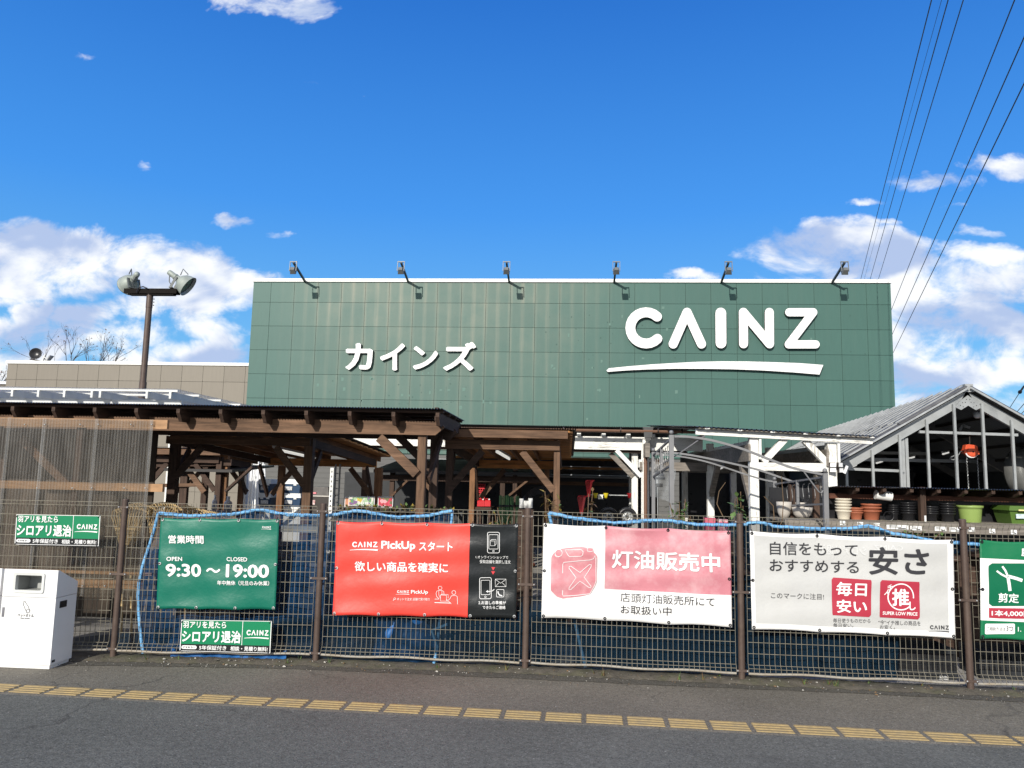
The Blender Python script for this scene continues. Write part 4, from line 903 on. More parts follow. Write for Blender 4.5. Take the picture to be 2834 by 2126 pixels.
# ------------------------------------------------------------------ recycling bins
bin_mat = mat('bin_enamel', (.80,.80,.80), .38, var=.02, vs=1.5, spec=.5, dirt=(.62,.62,.60), dirt_amt=.25, dirt_s=3); grey_pl = mat('bin_grey', (.36,.37,.36), .5, var=.06)
def bin_(x0, x1, yf, lab, full=True):
    yb = yf+.30; zt = P(163,1579,-.552).z; zb = zt-.135; zs = P(155,1655,-.552).z
    t = thing('recycling_bin', lab, 'recycling bin', ((x0+x1)/2, (yf+yb)/2, .0), 'white recycling bins by the fence')
    b = B()
    def prof(z0, z1f, z1b, ins=0, g=0):
        return [(x0+ins,yf+ins,z0),(x1-ins,yf+ins,z0),(x1-ins,yb-ins,z0),(x0+ins,yb-ins,z0),(x0+ins,yf+ins,z1f),(x1-ins,yf+ins,z1f),(x1-ins,yb-ins,z1b),(x0+ins,yb-ins,z1b)]
    b.hexa(prof(.035, zs-.004, zs-.004)); b.hexa(prof(.0, .035, .035, .015)); part('body', b, bin_mat, t)
    # lid with a framed opening cut through its front
    h = B(); ox0, ox1 = P(42,1605,yf).x, P(121,1608,yf).x; oz0, oz1 = P(100,1638,yf).z, P(100,1589,yf).z
    if not full: ox0, ox1 = x0+.14, x1-.14
    z0 = zs
    for a, c, e, g_ in ((x0,ox0,z0,zt),(ox1,x1,z0,zt),(ox0,ox1,z0,oz0),(ox0,ox1,oz1,zt)): h.box((a,yf,e),(c,yf+.012,g_))
    h.add([(x0,yf+.012,z0),(x0,yb,z0),(x0,yb,zb),(x0,yf+.012,zt)], [(0,3,2,1)]); h.add([(x1,yf+.012,z0),(x1,yb,z0),(x1,yb,zb),(x1,yf+.012,zt)], [(0,1,2,3)])
    h.add([(x0,yf+.012,zt),(x1,yf+.012,zt),(x1,yb,zb),(x0,yb,zb)], [(0,1,2,3)]); h.add([(x0,yb,z0),(x1,yb,z0),(x1,yb,zb),(x0,yb,zb)], [(1,0,3,2)])
    lid = part('lid', h, bin_mat, t)
    b = B(); r = .018; fx0, fx1, fz0, fz1 = ox0-.012, ox1+.012, oz0-.012, oz1+.012
    cy = yf-.004
    ring = [(x, z) for x, z in rrect(fx0, fz0, fx1, fz1, .02)]; n = len(ring)
    cx, cz = (fx0+fx1)/2, (fz0+fz1)/2
    inn = [(x, z) for x, z in rrect(ox0+.012, oz0+.012, ox1-.012, oz1-.012, .012)]
    o1 = [Vector((x,yf-.001,z)) for x, z in ring]; o2 = [Vector((x,yf-.012,z)) for x, z in ring]; i2 = [Vector((x,yf-.010,z)) for x, z in inn]; i3 = [Vector((x,yf+.03,z)) for x, z in inn]
    b.add(o1+o2+i2+i3, [(k*n+j, k*n+(j+1)%n, (k+1)*n+(j+1)%n, (k+1)*n+j) for k in range(3) for j in range(n)]); part('opening_frame', b, mat('frame_grey', (.60,.61,.59), .45, var=.05), lid)
    b = B(); ix0, ix1, iz0, iz1 = ox0+.002, ox1-.002, oz0+.002, oz1-.002; y0, y1 = yf+.014, yf+.20
    b.add([(ix0,y0,iz0),(ix1,y0,iz0),(ix1,y1,iz0-.0),(ix0,y1,iz0),(ix0,y0,iz1),(ix1,y0,iz1),(ix1,y1,iz1-.06),(ix0,y1,iz1-.06)], [(0,1,2,3),(4,7,6,5),(3,2,6,7),(0,3,7,4),(1,5,6,2)]); part('chute', b, grey_pl, lid)
    if full:
        b = B(); f = lambda x, y: P(x/3.456, 1400+y/3.456, yf-.002)
        ring_band(b, f, [(226,918),(232,912),(240,914),(243,925),(254,938),(262,955),(272,965),(276,985),(285,990),(286,1010),(275,1024),(260,1026),(250,1016),(248,1002),(238,985),(236,972),(226,955),(222,938),(228,930)], 4.5); ring_band(b, f, circ(267,1007,17,14), 4)
        part('bottle_mark', b, i_dark, t)
        b = B(); write(b, 'ペットボトル', 168, 1062, 322, 1068, 32, f, .02); write(b, 'Plastic Bottles', 196, 1080, 286, 1085, 12, f, .015); part('lettering', b, i_dark, t)
        b = B(); b.flat([f(585,958),f(585,960)]) if False else None
        q0, q1 = x1+.0015, x1+.003; hz = P(178,1678,yf).z
        b.box((q0-.003, yf+.06, hz-.03), (q1, yf+.16, hz+.03)); part('handle_hole', b, black_pl, t)
        b = B(); f0 = P(7,1707,yf); b.box((f0.x-.008, yf-.004, f0.z-.0), (f0.x+.014, yf-.0005, f0.z+.085)); part('lock', b, mat('lock_grey',(.22,.22,.24),.4,.3), t)
        b = B(); b.box((x1-.001, yf+.02, .055),(x1+.003, yf+.06, .075)); part('vent', b, black_pl, t)
bx1 = P(155,1655,-.552).x; bx0 = P(11,1600,-.552).x
bin_(bx0, bx1, -.552, 'white bottle recycling bin with a grey framed opening in front of the mesh fence')
bin_(bx0-.60, bx0-.035, -.54, 'second white bin just showing at the left edge of the picture', False)
# ------------------------------------------------------------------ blue netting behind the fence
def net(lab, top, bottom_y, edge_l, edge_r, yo, seed, m=None):
    """top: photo points of the rolled edge; sheet hangs from it to the ground"""
    rnd = random.Random(seed); t = None
    tp = []
    for (a, c) in zip(top, top[1:]):
        for i in range(8):
            u = i/8; tp.append((a[0]+(c[0]-a[0])*u, a[1]+(c[1]-a[1])*(u*u*(3-2*u)*.5+u*.5)))
    tp.append(top[-1]); pts = [PF(x, y, yo) for x, y in tp]
    t = thing('blue_net', lab, 'netting', (pts[len(pts)//2].x, pts[len(pts)//2].y, .0))
    n = len(pts); k = 10; vs = []; fs = []
    for i, p in enumerate(pts):
        u = i/(n-1)
        for j in range(k+1):
            v = j/k; x = p.x + edge_l*(math.sin(v*math.pi*.9) if edge_l < 0 else v)*max(0,1-u*5) + (edge_r*max(0,u*5-4)*v)
            vs.append((x, p.y+.035*math.sin(i*.8+j*.5)+.05*v+.02*math.sin(i*.31+j), p.z*(1-v)+.03*v))
    for i in range(n-1):
        for j in range(k): fs.append((i*(k+1)+j,(i+1)*(k+1)+j,(i+1)*(k+1)+j+1,i*(k+1)+j+1))
    b = B(); b.sm = True; b.add(vs, fs); part('sheet', b, m or net_mat, t)
    b = B(); b.tube([p+Vector((0,-.01+.004*math.sin(i*1.7),.003*math.sin(i*2.3))) for i, p in enumerate(pts)], .0175, 8)
    part('rolled_edge', b, rope_mat, t)
    b = B(); b.tube([Vector(vs[j])+Vector((0,-.012,0)) for j in range(k+1)], .016, 7); part('side_edge', b, rope_mat, t)
    if edge_r > -9:
        b = B(); b.tube([Vector(vs[(n-1)*(k+1)+j])+Vector((0,-.012,0)) for j in range(k+1)], .014, 7); part('side_edge', b, rope_mat, t)
net('dark blue netting with a light blue rolled edge behind the left half of the fence', [(440,1421),(530,1428),(640,1424),(718,1411),(800,1425),(900,1428),(990,1414),(1100,1432),(1180,1428),(1252,1414)], 1830, -.16, -.12, .13, 1)
net('dark blue netting with a light blue rolled edge behind the two pale banners', [(1519,1420),(1600,1436),(1700,1448),(1800,1441),(1840,1441),(1930,1452),(2040,1453),(2100,1446),(2150,1458),(2260,1464),(2340,1464),(2400,1456),(2480,1479),(2600,1500),(2720,1507),(2860,1520)], 1880, .37, -10, .13, 2, net_mat2)
# ------------------------------------------------------------------ timber shelter right behind the fence (left half)
clear_mat = None
def clear_sheet():
    m = bpy.data.materials.new('clear_corrugated_sheet'); m.use_nodes = True; t = NT(m.node_tree)
    out = t.n('ShaderNodeOutputMaterial'); tr = t.n('ShaderNodeBsdfTransparent'); gl = t.n('ShaderNodeBsdfGlossy'); df = t.n('ShaderNodeBsdfDiffuse'); tl = t.n('ShaderNodeBsdfTranslucent')
    pos = t.n('ShaderNodeNewGeometry').outputs['Position']; nz = t.noise(t.vm('MULTIPLY', pos, (3,3,.7)).outputs[0], 3, 5, .6)
    df.inputs[0].default_value = (.30,.25,.185,1); tl.inputs[0].default_value = (.4,.4,.4,1); gl.inputs[0].default_value = (.8,.8,.8,1); gl.inputs[1].default_value = .22; tr.inputs[0].default_value = (.86,.86,.85,1)
    a = t.n('ShaderNodeMixShader'); a.inputs[0].default_value = .4; t.l(df.outputs[0], a.inputs[1]); t.l(gl.outputs[0], a.inputs[2])
    b = t.n('ShaderNodeMixShader'); t.l(t.mr(nz, .3, .75, .20, .42), b.inputs[0]); t.l(tr.outputs[0], b.inputs[1]); t.l(a.outputs[0], b.inputs[2])
    t.l(b.outputs[0], out.inputs[0]); return m
clear_mat = clear_sheet()
def X_(px, py, Y): return P(px, py, Y).x
def vpost(b, px0, px1, Y, ytop, dep=None, py=1300):
    """upright post seen between two photo columns at distance Y, from the ground to photo row ytop"""
    a, c = X_(px0, py, Y), X_(px1, py, Y); z = P((px0+px1)/2, ytop, Y).z; d = dep or (c-a)
    b.box((a, Y, -.03), (c, Y+d, z))
def shelter():
    Y0, Yb, Y1 = .46, .72, 2.1
    t = thing('timber_shelter', 'dark brown timber shelter with flat black corrugated roof behind the left of the fence', 'shelter', (0, 1.0, -.03))
    zr = P(700,1124,Y0).z; xr = P(1226,1126,Y0).x; xl = P(-420,1112,Y0).x
    b = B(); b.corr((xl,Y0,zr),(xr-xl,0,0),(0,Y1-Y0+.08,.0),.0315,.0075,seg=6,nrm=(0,0,1)); part('roof', b, black_sheet, t)
    b = B()
    for y in (.56,1.0,1.45,1.95): b.box((xl,y,zr-.036),(xr-.01,y+.06,zr-.011))
    part('purlin', b, dark_x, t)
    zb0, zb1 = P(700,1196,Yb).z, P(700,1158.5,Yb).z
    xe = X_(1231,1175,Yb); b = B(); y0, y1 = Yb, Yb+.042
    prof = [(xl,zb0),(xe-.10,zb0),(xe,zb0+.085),(xe-.05,zb1),(xl,zb1)]
    b.prism([(x,y0,z) for x,z in prof], (0,.042,0)); part('front_beam', b, wood_x, t)
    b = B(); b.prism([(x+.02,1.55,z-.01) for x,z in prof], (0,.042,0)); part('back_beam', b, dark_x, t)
    sp = 122/sc(Yb); x = X_(1219,1175,Yb)+.004
    for k in range(13):
        xx = x-sp*k; za, zt_ = zb1-.058, zr-.038
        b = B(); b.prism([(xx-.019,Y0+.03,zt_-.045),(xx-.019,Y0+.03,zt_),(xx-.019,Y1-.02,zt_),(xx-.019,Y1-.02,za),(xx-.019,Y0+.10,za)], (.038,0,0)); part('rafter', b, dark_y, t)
    def pst(nm, p0, p1, Y, yt, m, dep=.089):
        b = B(); vpost(b, p0, p1, Y, yt, dep); part(nm, b, m, t)
    pst('post', 1153.5, 1176.5, Yb+.044, 1197, wood_z)
    b = B(); a, c = X_(1193,1300,1.56), X_(1214,1300,1.56); b.box((a,1.46,-.03),(c,1.548,zb0+.13)); part('post', b, dark_z, t)
    for pp, Y, yt in (((-40,-18),Yb+.044,1190),((-10,10),1.46,1195),((452,470),1.46,1205),((585,603),1.46,1205)):
        if pp[0] < 400: pst('post', pp[0], pp[1], Y, yt, dark_z)
    # braces of the right end
    b = B(); b.bar(P(1049,1203,Yb)+Vector((0,.02,-.03)), P(1152,1312,Yb)+Vector((0,.02,0)), .04, .10, upv=(1,0,1)); part('brace', b, wood_x, t)
    b = B(); b.bar(P(1098,1203,1.5), P(1195,1300,1.5), .04, .085, upv=(1,0,1)); part('brace', b, dark_x, t)
    b = B(); q = P(1180,1330,Yb+.09); b.bar((q.x+.02,Yb+.12,q.z), (q.x+.03,1.5,zb0+.0), .036, .085); part('brace', b, dark_y, t)
    b = B(); b.bar((xe-.075,Yb-.12,zb1+.07),(xe-.075,Y1,zb1+.07),.036,.14); part('end_beam', b, dark_y, t)
    b = B(); b.bar(P(60,1215,Yb+.1), P(190,1345,Yb+.1), .04, .085, upv=(1,0,1)); part('brace', b, wood_x, t)
    b = B(); q0, q1 = X_(-500,1300,2.0), X_(428,1300,2.0)
    b.box((q0,2.0,-.03),(q1,2.03,2.35))
    part('shade_board', b, wood('shade_brown', (.075,.056,.042), GZ), t)  # added dark sheet, the gloom inside the shelter put into its colour
    # clear corrugated wall with its rails
    t2 = thing('clear_screen', 'clear corrugated plastic screen on tan battens behind the left end of the fence', 'screen', (0,.36,-.03))
    x0, x1 = X_(-260,1400,.34), X_(424,1180,.34); za = P(300,1161,.34).z; zc = P(300,1654,.34).z
    b = B(); b.corr((x0,.34,zc),(x1-x0,0,0),(0,0,za-zc),.0335,.011,seg=6,nrm=(0,-1,0)); part('sheet', b, clear_mat, t2)
    lapm = mat('lap_glare_edge', (.55,.55,.54), .25, var=.2, vs=5, alpha=.22)  # pale strips on the laps, their glare put into the colour
    for px in (26, 122, 268, 420):
        b = B(); q = X_(px,1180,.33); b.corr((q-.018,.327,zc+.01),(.036,0,0),(0,0,za-zc-.005),.0335,.011,seg=6,nrm=(0,-1,0)); part('sheet_lap', b, lapm, t2)
    for (ya, yb_, pxr, m, xa) in ((1162,1188,463,tan_x,-260),(1340,1362,450,tan_x,-260),(1609,1631,395,tan_x,-260),(1586,1594,420,tan_x,-260)):
        b = B(); p = P(pxr, (ya+yb_)/2, .36); h = (yb_-ya)/sc(.36); p0 = P(xa,(ya+yb_)/2-4,.36); b.box((p0.x,.358,p.z-h/2),(p.x,.40,p.z+h/2)); part('batten', b, m, t2)
    b = B()
    for (ys, xs_) in ((1173,(68,124,222,272,362,420)),(1349,(102,200,254,344,402)),(1620,(228,290,370))):
        for x in xs_:
            q = P(x, ys+2, .326); b = B(); b.ball(q, .008, 6); part('screw', b, galv, t2)
    for px in (-30, 203):
        b = B(); vpost(b, px, px+17, .405, 1168, .06); part('stud', b, dark_z, t2)
shelter()
# ------------------------------------------------------------------ two pitched plank roofed pergolas
tube_on = bpy.data.materials.new('lit_tube'); tube_on.use_nodes = True
_n = tube_on.node_tree.nodes['Principled BSDF']; _n.inputs['Base Color'].default_value = (.8,.8,.78,1); _n.inputs['Emission Color'].default_value = (1,.98,.92,1); _n.inputs['Emission Strength'].default_value = .55
def tube_lamp(lab, a, c):
    a, c = Vector(a), Vector(c); m_ = (a+c)/2
    t = thing('tube_lamp', lab, 'tube light', m_, 'tube lights under the roofs'); b = B(); b.bar(a+Vector((0,0,.035)), c+Vector((0,0,.035)), .05, .03); part('housing', b, white_soft, t)
    b = B(); d = (c-a).normalized(); b.tube([a+d*.03, c-d*.03], .018, 10); part('tube', b, tube_on, t)
def pergola(lab, L0, R0, ytop, ybot, Yf, Yk, L1, R1, ykt, ykb, lit, seed):
    """L0,R0 front post columns (px pairs); ytop,ybot beam rows; L1,R1 back posts"""
    s0 = sc(Yf); t = thing('plank_pergola', lab, 'pergola', ((X_(L0[0],1300,Yf)+X_(R0[1],1300,Yf))/2, (Yf+Yk)/2, -.03), 'plank roofed pergolas')
    xa, xb = X_(L0[0],1230,Yf), X_(R0[1],1230,Yf)
    z1 = (P(L0[1],ytop[0],Yf).z+P(R0[0],ytop[1],Yf).z)/2; z0 = z1-(ybot[0]-ytop[0])/s0
    zk1 = P(R1[0],ykt,Yk).z; zk0 = P(R1[0],ykb,Yk).z
    dz = (zk1-z1)/(Yk-Yf)
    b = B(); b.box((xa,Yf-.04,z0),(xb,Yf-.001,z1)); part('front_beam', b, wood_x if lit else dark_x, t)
    b = B(); b.box((xa,Yk,zk0),(xb,Yk+.04,zk1)); part('back_beam', b, orange_x, t)
    for x in (xa+.02, xb-.02):
        b = B(); h = z1-z0; b.prism([(x-.019,Yf+.001,z0),(x-.019,Yf+.001,z1),(x-.019,Yk-.001,zk1),(x-.019,Yk-.001,zk1-h)], (.038,0,0)); part('side_beam', b, dark_y, t)
    # planks running across, each lapping the next
    n = 13; y0, y1 = Yf-.20, Yk+.45; lf = .085
    for i in range(n):
        ya = y0+(y1-y0)*i/n; yb_ = y0+(y1-y0)*(i+1)/n-.012; za = z1+dz*(ya-Yf)+lf; zb = z1+dz*(yb_-Yf)+lf
        b = B(); e = .16; b.prism([(xa-.18,ya,za),(xb+e-.04,ya,za),(xb+e,ya+(yb_-ya)*.25,za+(zb-za)*.25),(xb+e,ya+(yb_-ya)*.75,za+(zb-za)*.75),(xb+e-.04,yb_,zb),(xa-.18,yb_,zb)], (0,0,.024)); part('roof_plank', b, orange_x, t)
    b = B(); b.corr((xa-.2,y0-.03,z1+dz*(y0-Yf)+lf+.044),(xb-xa+.40,0,0),(0,y1-y0+.06,dz*(y1-y0+.06)),.0315,.0075,seg=4,nrm=(0,0,1)); part('roof_sheet', b, black_sheet, t)
    for i in range(5):
        xr_ = xa+.05+(xb-xa-.1)*i/4; b = B(); b.prism([(xr_-.019,y0+.02,z1+dz*(y0+.02-Yf)+.002),(xr_-.019,y0+.02,z1+dz*(y0+.02-Yf)+lf-.002),(xr_-.019,y1-.02,z1+dz*(y1-.02-Yf)+lf-.002),(xr_-.019,y1-.02,z1+dz*(y1-.02-Yf)+.002)], (.038,0,0)); part('rafter', b, orange_y, t)
    b = B(); zf = z1+dz*(y0-Yf)+lf; b.box((xa-.05,y0-.022,zf-.075),(xb+.10,y0-.001,zf+.022)); part('fascia', b, wood_x, t)
    def post(c, Y, m, z):
        b = B(); a, d = X_(c[0],1320,Y), X_(c[1],1320,Y); b.box((a,Y+.002,-.03),(d,Y+.002+(d-a),z)); part('post', b, m, t)
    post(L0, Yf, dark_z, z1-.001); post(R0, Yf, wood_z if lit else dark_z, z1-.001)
    post(L1, Yk+.04, orange_z, zk0-.001); post(R1, Yk+.04, orange_z, zk0-.001)
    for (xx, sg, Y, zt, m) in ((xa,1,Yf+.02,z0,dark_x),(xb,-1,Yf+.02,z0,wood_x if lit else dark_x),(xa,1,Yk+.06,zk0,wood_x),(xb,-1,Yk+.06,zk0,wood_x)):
        b = B(); b.bar((xx+sg*.07,Y,zt-.50),(xx+sg*.47,Y,zt-.02),.038,.085,upv=(-sg,0,1)); part('brace', b, m, t)
    for xx in (xa+.04, xb-.04):
        for (Y, sg, zt) in ((Yf+.1,1,z0),(Yk-.05,-1,zk0)):
            b = B(); b.bar((xx,Y,zt-.52),(xx,Y+sg*.42,zt+dz*sg*.42-.03),.036,.08); part('brace', b, dark_y, t)
    return t, xa, xb, z1, dz
_, xa, xb, z1, dz = pergola('dark plank roofed pergola under the long black shelter roof, left of centre', (463,485), (838,861), (1214,1206), (1236,1230), 2.2, 5.6, (768,784), (1036,1055), 1273, 1294, True, 1)
tube_lamp('lit tube lamp under the left plank roof above the blue storage boxes', P(757,1243,3.1), P(845,1265,3.9)+Vector((0,.3,0)))
_, xa, xb, z1, dz = pergola('sunlit brown plank roofed pergola left of the white painted canopy', (1233,1251), (1532,1549), (1214,1223), (1240,1249), 2.2, 5.6, (1300,1314), (1507,1520), 1276, 1299, True, 2)
tube_lamp('tube lamp under the right plank roof beside its slanting brace', P(1374,1250,3.0), P(1410,1271,4.2))
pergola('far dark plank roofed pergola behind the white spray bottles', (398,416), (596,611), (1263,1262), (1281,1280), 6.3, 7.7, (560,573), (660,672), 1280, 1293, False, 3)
def back_frames():
    """two plain posts and rails of the store's own timber racks further in"""
    t = thing('timber_rack', 'tall dark timber rack frame with crossed braces behind the left pergola', 'rack', (X_(620,1300,6.6), 6.9, -.03))
    Y = 6.4
    for c in ((608,629),(500,520),(560,575)):
        b = B(); vpost(b, c[0], c[1], Y, 1236, .09); part('post', b, orange_z if c[0] == 608 else dark_z, t)
    b = B(); b.pbar((380,1285),(640,1280),Y-.05,18,.04); part('rail', b, dark_x, t)
    b = B(); b.pbar((380,1345),(560,1342),Y-.05,10,.04); part('rail', b, wood_x, t)
    b = B(); b.bar(P(516,1295,Y-.07),P(566,1362,Y-.07),.04,.10,upv=(1,0,1)); part('brace', b, wood_x, t)
    b = B(); b.bar(P(700,1292,Y-.07),P(625,1360,Y-.07),.04,.10,upv=(1,0,1)); part('brace', b, dark_x, t)
    b = B(); a, c = P(470,1288,Y), P(655,1308,Y); b.hexa([(a.x,Y-.2,c.z),(c.x,Y-.2,c.z),(c.x,Y+1.8,c.z+.12),(a.x,Y+1.8,c.z+.12),(a.x,Y-.2,c.z+.05),(c.x,Y-.2,c.z+.05),(c.x,Y+1.8,a.z+.05),(a.x,Y+1.8,a.z+.05)]); part('roof', b, black_sheet, t)  # dark slab added to fill the gap between the posts with shade
    t = thing('timber_rack', 'dark timber stall frame with a long lintel in shade right of the front shelter post', 'rack', (X_(1120,1300,8), 8.3, -.03))
    Y = 8.0
    for c in ((1080,1092),(1200,1212),(1385,1398),(1420,1432)):
        b = B(); vpost(b, c[0], c[1], Y, 1300, .09); part('post', b, dark_z, t)
    b = B(); b.pbar((1050,1322),(1520,1328),Y-.05,16,.05); part('lintel', b, dark_x, t)
    b = B(); a, c = P(1045,1278,Y), P(1525,1318,Y); b.hexa([(a.x,Y-.3,c.z),(c.x,Y-.3,c.z),(c.x,Y+2.4,c.z+.25),(a.x,Y+2.4,c.z+.25),(a.x,Y-.3,c.z+.06),(c.x,Y-.3,c.z+.06),(c.x,Y+2.4,a.z+.12),(a.x,Y+2.4,a.z+.12)]); part('roof', b, black_sheet, t)  # black slab added for the dark mass of shade above the lintel
    b = B(); b.box((X_(955,1300,Y+1.4),Y+1.4,-.03),(X_(1300,1300,Y+1.4),Y+1.43,c.z)); part('dark_backing', b, mat('back_grey',(.045,.047,.05),.8,var=.3), t)  # added dark sheet, stands in for the unlit interior behind the stall
    for (a, c) in (((1085,1372),(1128,1330)),((1408,1372),(1460,1330)),((1204,1370),(1170,1330))):
        b = B(); b.bar(P(*a,Y-.06),P(*c,Y-.06),.04,.075,upv=(1,0,1)); part('brace', b, wood_x, t)
back_frames()
# ------------------------------------------------------------------ wide black roof with brown gutter and peeling white beam
def canopy():
    Y = 6.6; s_ = sc(Y); t = thing('white_canopy', 'wide flat canopy with brown gutter and peeling white beam in front of the green store', 'canopy', (X_(1650,1300,Y), Y+2.5, -.03))
    xl, xr = X_(900,1180,Y), X_(1914,1184,Y); zt = P(1650,1183,Y).z
    b = B(); b.corr((xl,Y-.25,zt),(xr-xl,0,0),(0,6.2,.05),.0315,.008,seg=6,nrm=(0,0,1)); part('roof', b, black_sheet, t)
    b = B(); r = .042; zg = P(1700,1191,Y-.28).z
    pr = [(Y-.33+r*math.cos(a), zg+r*math.sin(a)) for a in [math.pi+i*math.pi/8 for i in range(9)]]
    gx0, gx1 = X_(1180,1190,Y), X_(1920,1190,Y)
    vs = []; 
    for x in (gx0, gx1): vs += [(x,y,z) for y, z in pr] + [(x,Y-.33+r,zg+.008),(x,Y-.33-r,zg+.008)]
    k = len(pr)+2; b.sm = False; b.add(vs, [(i,(i+1)%k,k+(i+1)%k,k+i) for i in range(k)]+[tuple(range(k))[::-1],tuple(range(k,2*k))]); part('gutter', b, gutter_mat, t)
    b = B()
    for px in (1560,1714,1815,1880):
        x = X_(px,1190,Y); b.lathe([(r+.004,-.012),(r+.004,.012)], (x,Y-.33,zg), (1,0,0), 14)
    part('gutter_strap', b, dark_metal, t)
    zb1, zb0 = P(1700,1209,Y).z, P(1700,1245,Y).z
    b = B(); b.box((xl+.1,Y,zb0),(X_(1945,1230,Y),Y+.05,zb1)); part('white_beam', b, white_x, t)
    b = B(); b.box((xl+.1,Y+.09,zb0-.05),(X_(1900,1230,Y),Y+.13,zb1-.06)); part('inner_beam', b, dark_x, t)
    for px in range(990, 1960, 68):
        x = X_(px,1205,Y); b = B(); b.box((x-.035,Y-.12,zb1+.001),(x+.035,Y+5.6,zb1+.052)); part('rafter', b, white_soft, t)
    b = B(); a, c = X_(1751,1300,Y), X_(1768,1300,Y); b.box((a,Y+.2,-.03),(c,Y+.31,zb0-.01)); part('post', b, white_z, t)
    b = B(); a, c = X_(1774.5,1300,Y), X_(1783,1300,Y); b.box((a,Y-.06,-.03),(c,Y-.005,zb0+.005)); part('post', b, white_soft, t)
    b = B(); a, c = X_(1790,1300,Y), X_(1796,1300,Y); b.box((a,Y-.06,-.03),(c,Y-.005,zb0-.05)); part('post', b, white_soft, t)
    b = B(); b.bar(P(1706,1246,Y-.03),P(1775,1319,Y-.03),.05,.075,upv=(1,0,1)); part('brace', b, white_soft, t)
    b = B(); b.bar(P(1689,1255,Y+.2),P(1752,1319,Y+.2),.05,.09,upv=(1,0,1)); part('brace', b, grey_wood, t)
    b = B(); a, c = X_(1000,1300,Y), X_(1014,1300,Y); b.box((a,Y+.05,-.03),(c,Y+.14,zb0-.01)); part('post', b, dark_z, t)
    # hopper and downpipe
    x = X_(1793,1200,Y-.3); z = P(1793,1184,Y-.3).z; zz = lambda py: P(1790,py,Y-.3).z
    t2 = thing('downpipe', 'brown downpipe under a dark grey rain hopper against the peeling white beam', 'downpipe', (x,Y-.3,-.03))
    b = B(); q = lambda w, h, d: [(x-w,Y-.30-d,h),(x+w,Y-.30-d,h),(x+w,Y-.30+d,h),(x-w,Y-.30+d,h)]
    b.hexa(q(.062,zz(1211),.05)+q(.085,zz(1186),.07)); b.hexa(q(.09,zz(1186)+.001,.075)+q(.092,zz(1182.5),.077)); b.hexa(q(.035,zz(1220),.035)+q(.05,zz(1211.5),.045)); part('hopper', b, hopper_mat, t2)
    x2 = X_(1787,1300,Y-.3); b = B(); b.tube([(x,Y-.3,zz(1221)),(x,Y-.3,zz(1224)),(x2,Y-.27,zz(1234)),(x2,Y-.27,zz(1238))], .034, 10); part('elbow', b, hopper_mat, t2)
    b = B(); b.tube([(x2,Y-.27,zz(1237)),(x2,Y-.27,-.03)], .031, 12); part('pipe', b, gutter_mat, t2)
    b = B(); b.lathe([(.036,0),(.036,.02)], (x2,Y-.27,zz(1283)), n=12); part('collar', b, gutter_mat, t2)
    for xx in (X_(1772,1287,Y-.08), X_(1797,1287,Y-.08)):
        b = B(); z = P(1780,1294,Y-.08).z; b.box((xx-.03,Y-.09,z),(xx+.03,Y-.061,z+.14)); part('bracket_plate', b, white_soft, t)
    # lower canopy behind, with lit fascias
    Y = 11.5; t3 = thing('rear_canopy', 'low rear canopy with orange timber fascias and corrugated panels below the green wall', 'canopy', (X_(1600,1300,Y), Y+1.5, -.03))
    xl, xr = X_(1250,1300,Y), X_(1830,1300,Y); z = lambda py: P(1680,py,Y).z
    b = B(); b.box((xl,Y,z(1276.5)),(xr,Y+.04,z(1269))); part('fascia', b, orange_x, t3)
    b = B(); b.box((xl,Y-.22,z(1301)),(xr,Y-.18,z(1294))); part('fascia', b, orange_x, t3)
    b = B(); b.corr((xl,Y-.02,z(1276)),(xr-xl,0,0),(0,-.14,z(1293)-z(1276)),.0315,.007,seg=4); part('roof', b, mat('grey_corrugated',(.09,.085,.085),.6,var=.25), t3)
    b = B(); b.corr((xl,Y-.24,z(1301)),(xr-xl,0,0),(0,-.45,z(1316)-z(1301)),.0315,.007,seg=4); part('roof', b, mat('pale_corrugated',(.20,.195,.18),.6,var=.3,vs=3), t3)
    b = B(); b.tube([(xl,Y-.75,z(1321)),(xr,Y-.75,z(1321))], .03, 10); part('gutter', b, grey_metal, t3)
    b = B(); b.box((xl,Y-.3,z(1345)),(xr,Y-.26,z(1335))); part('front_beam', b, wood_x, t3)
    for px in (1300, 1440, 1640, 1810):
        b = B(); x = X_(px,1350,Y); b.box((x-.05,Y-.25,-.03),(x+.05,Y-.15,z(1335))); part('post', b, dark_z, t3)
    b = B(); b.box((xl,Y+2.2,-.03),(xr,Y+2.25,z(1320))); part('dark_backing', b, black_pl, t3)  # black sheet stands in for the deep shade under this canopy
    b = B(); b.box((xl,Y+.05,z(1272)),(xr,Y+2.3,z(1270))); part('ceiling', b, dark_x, t3)
canopy()
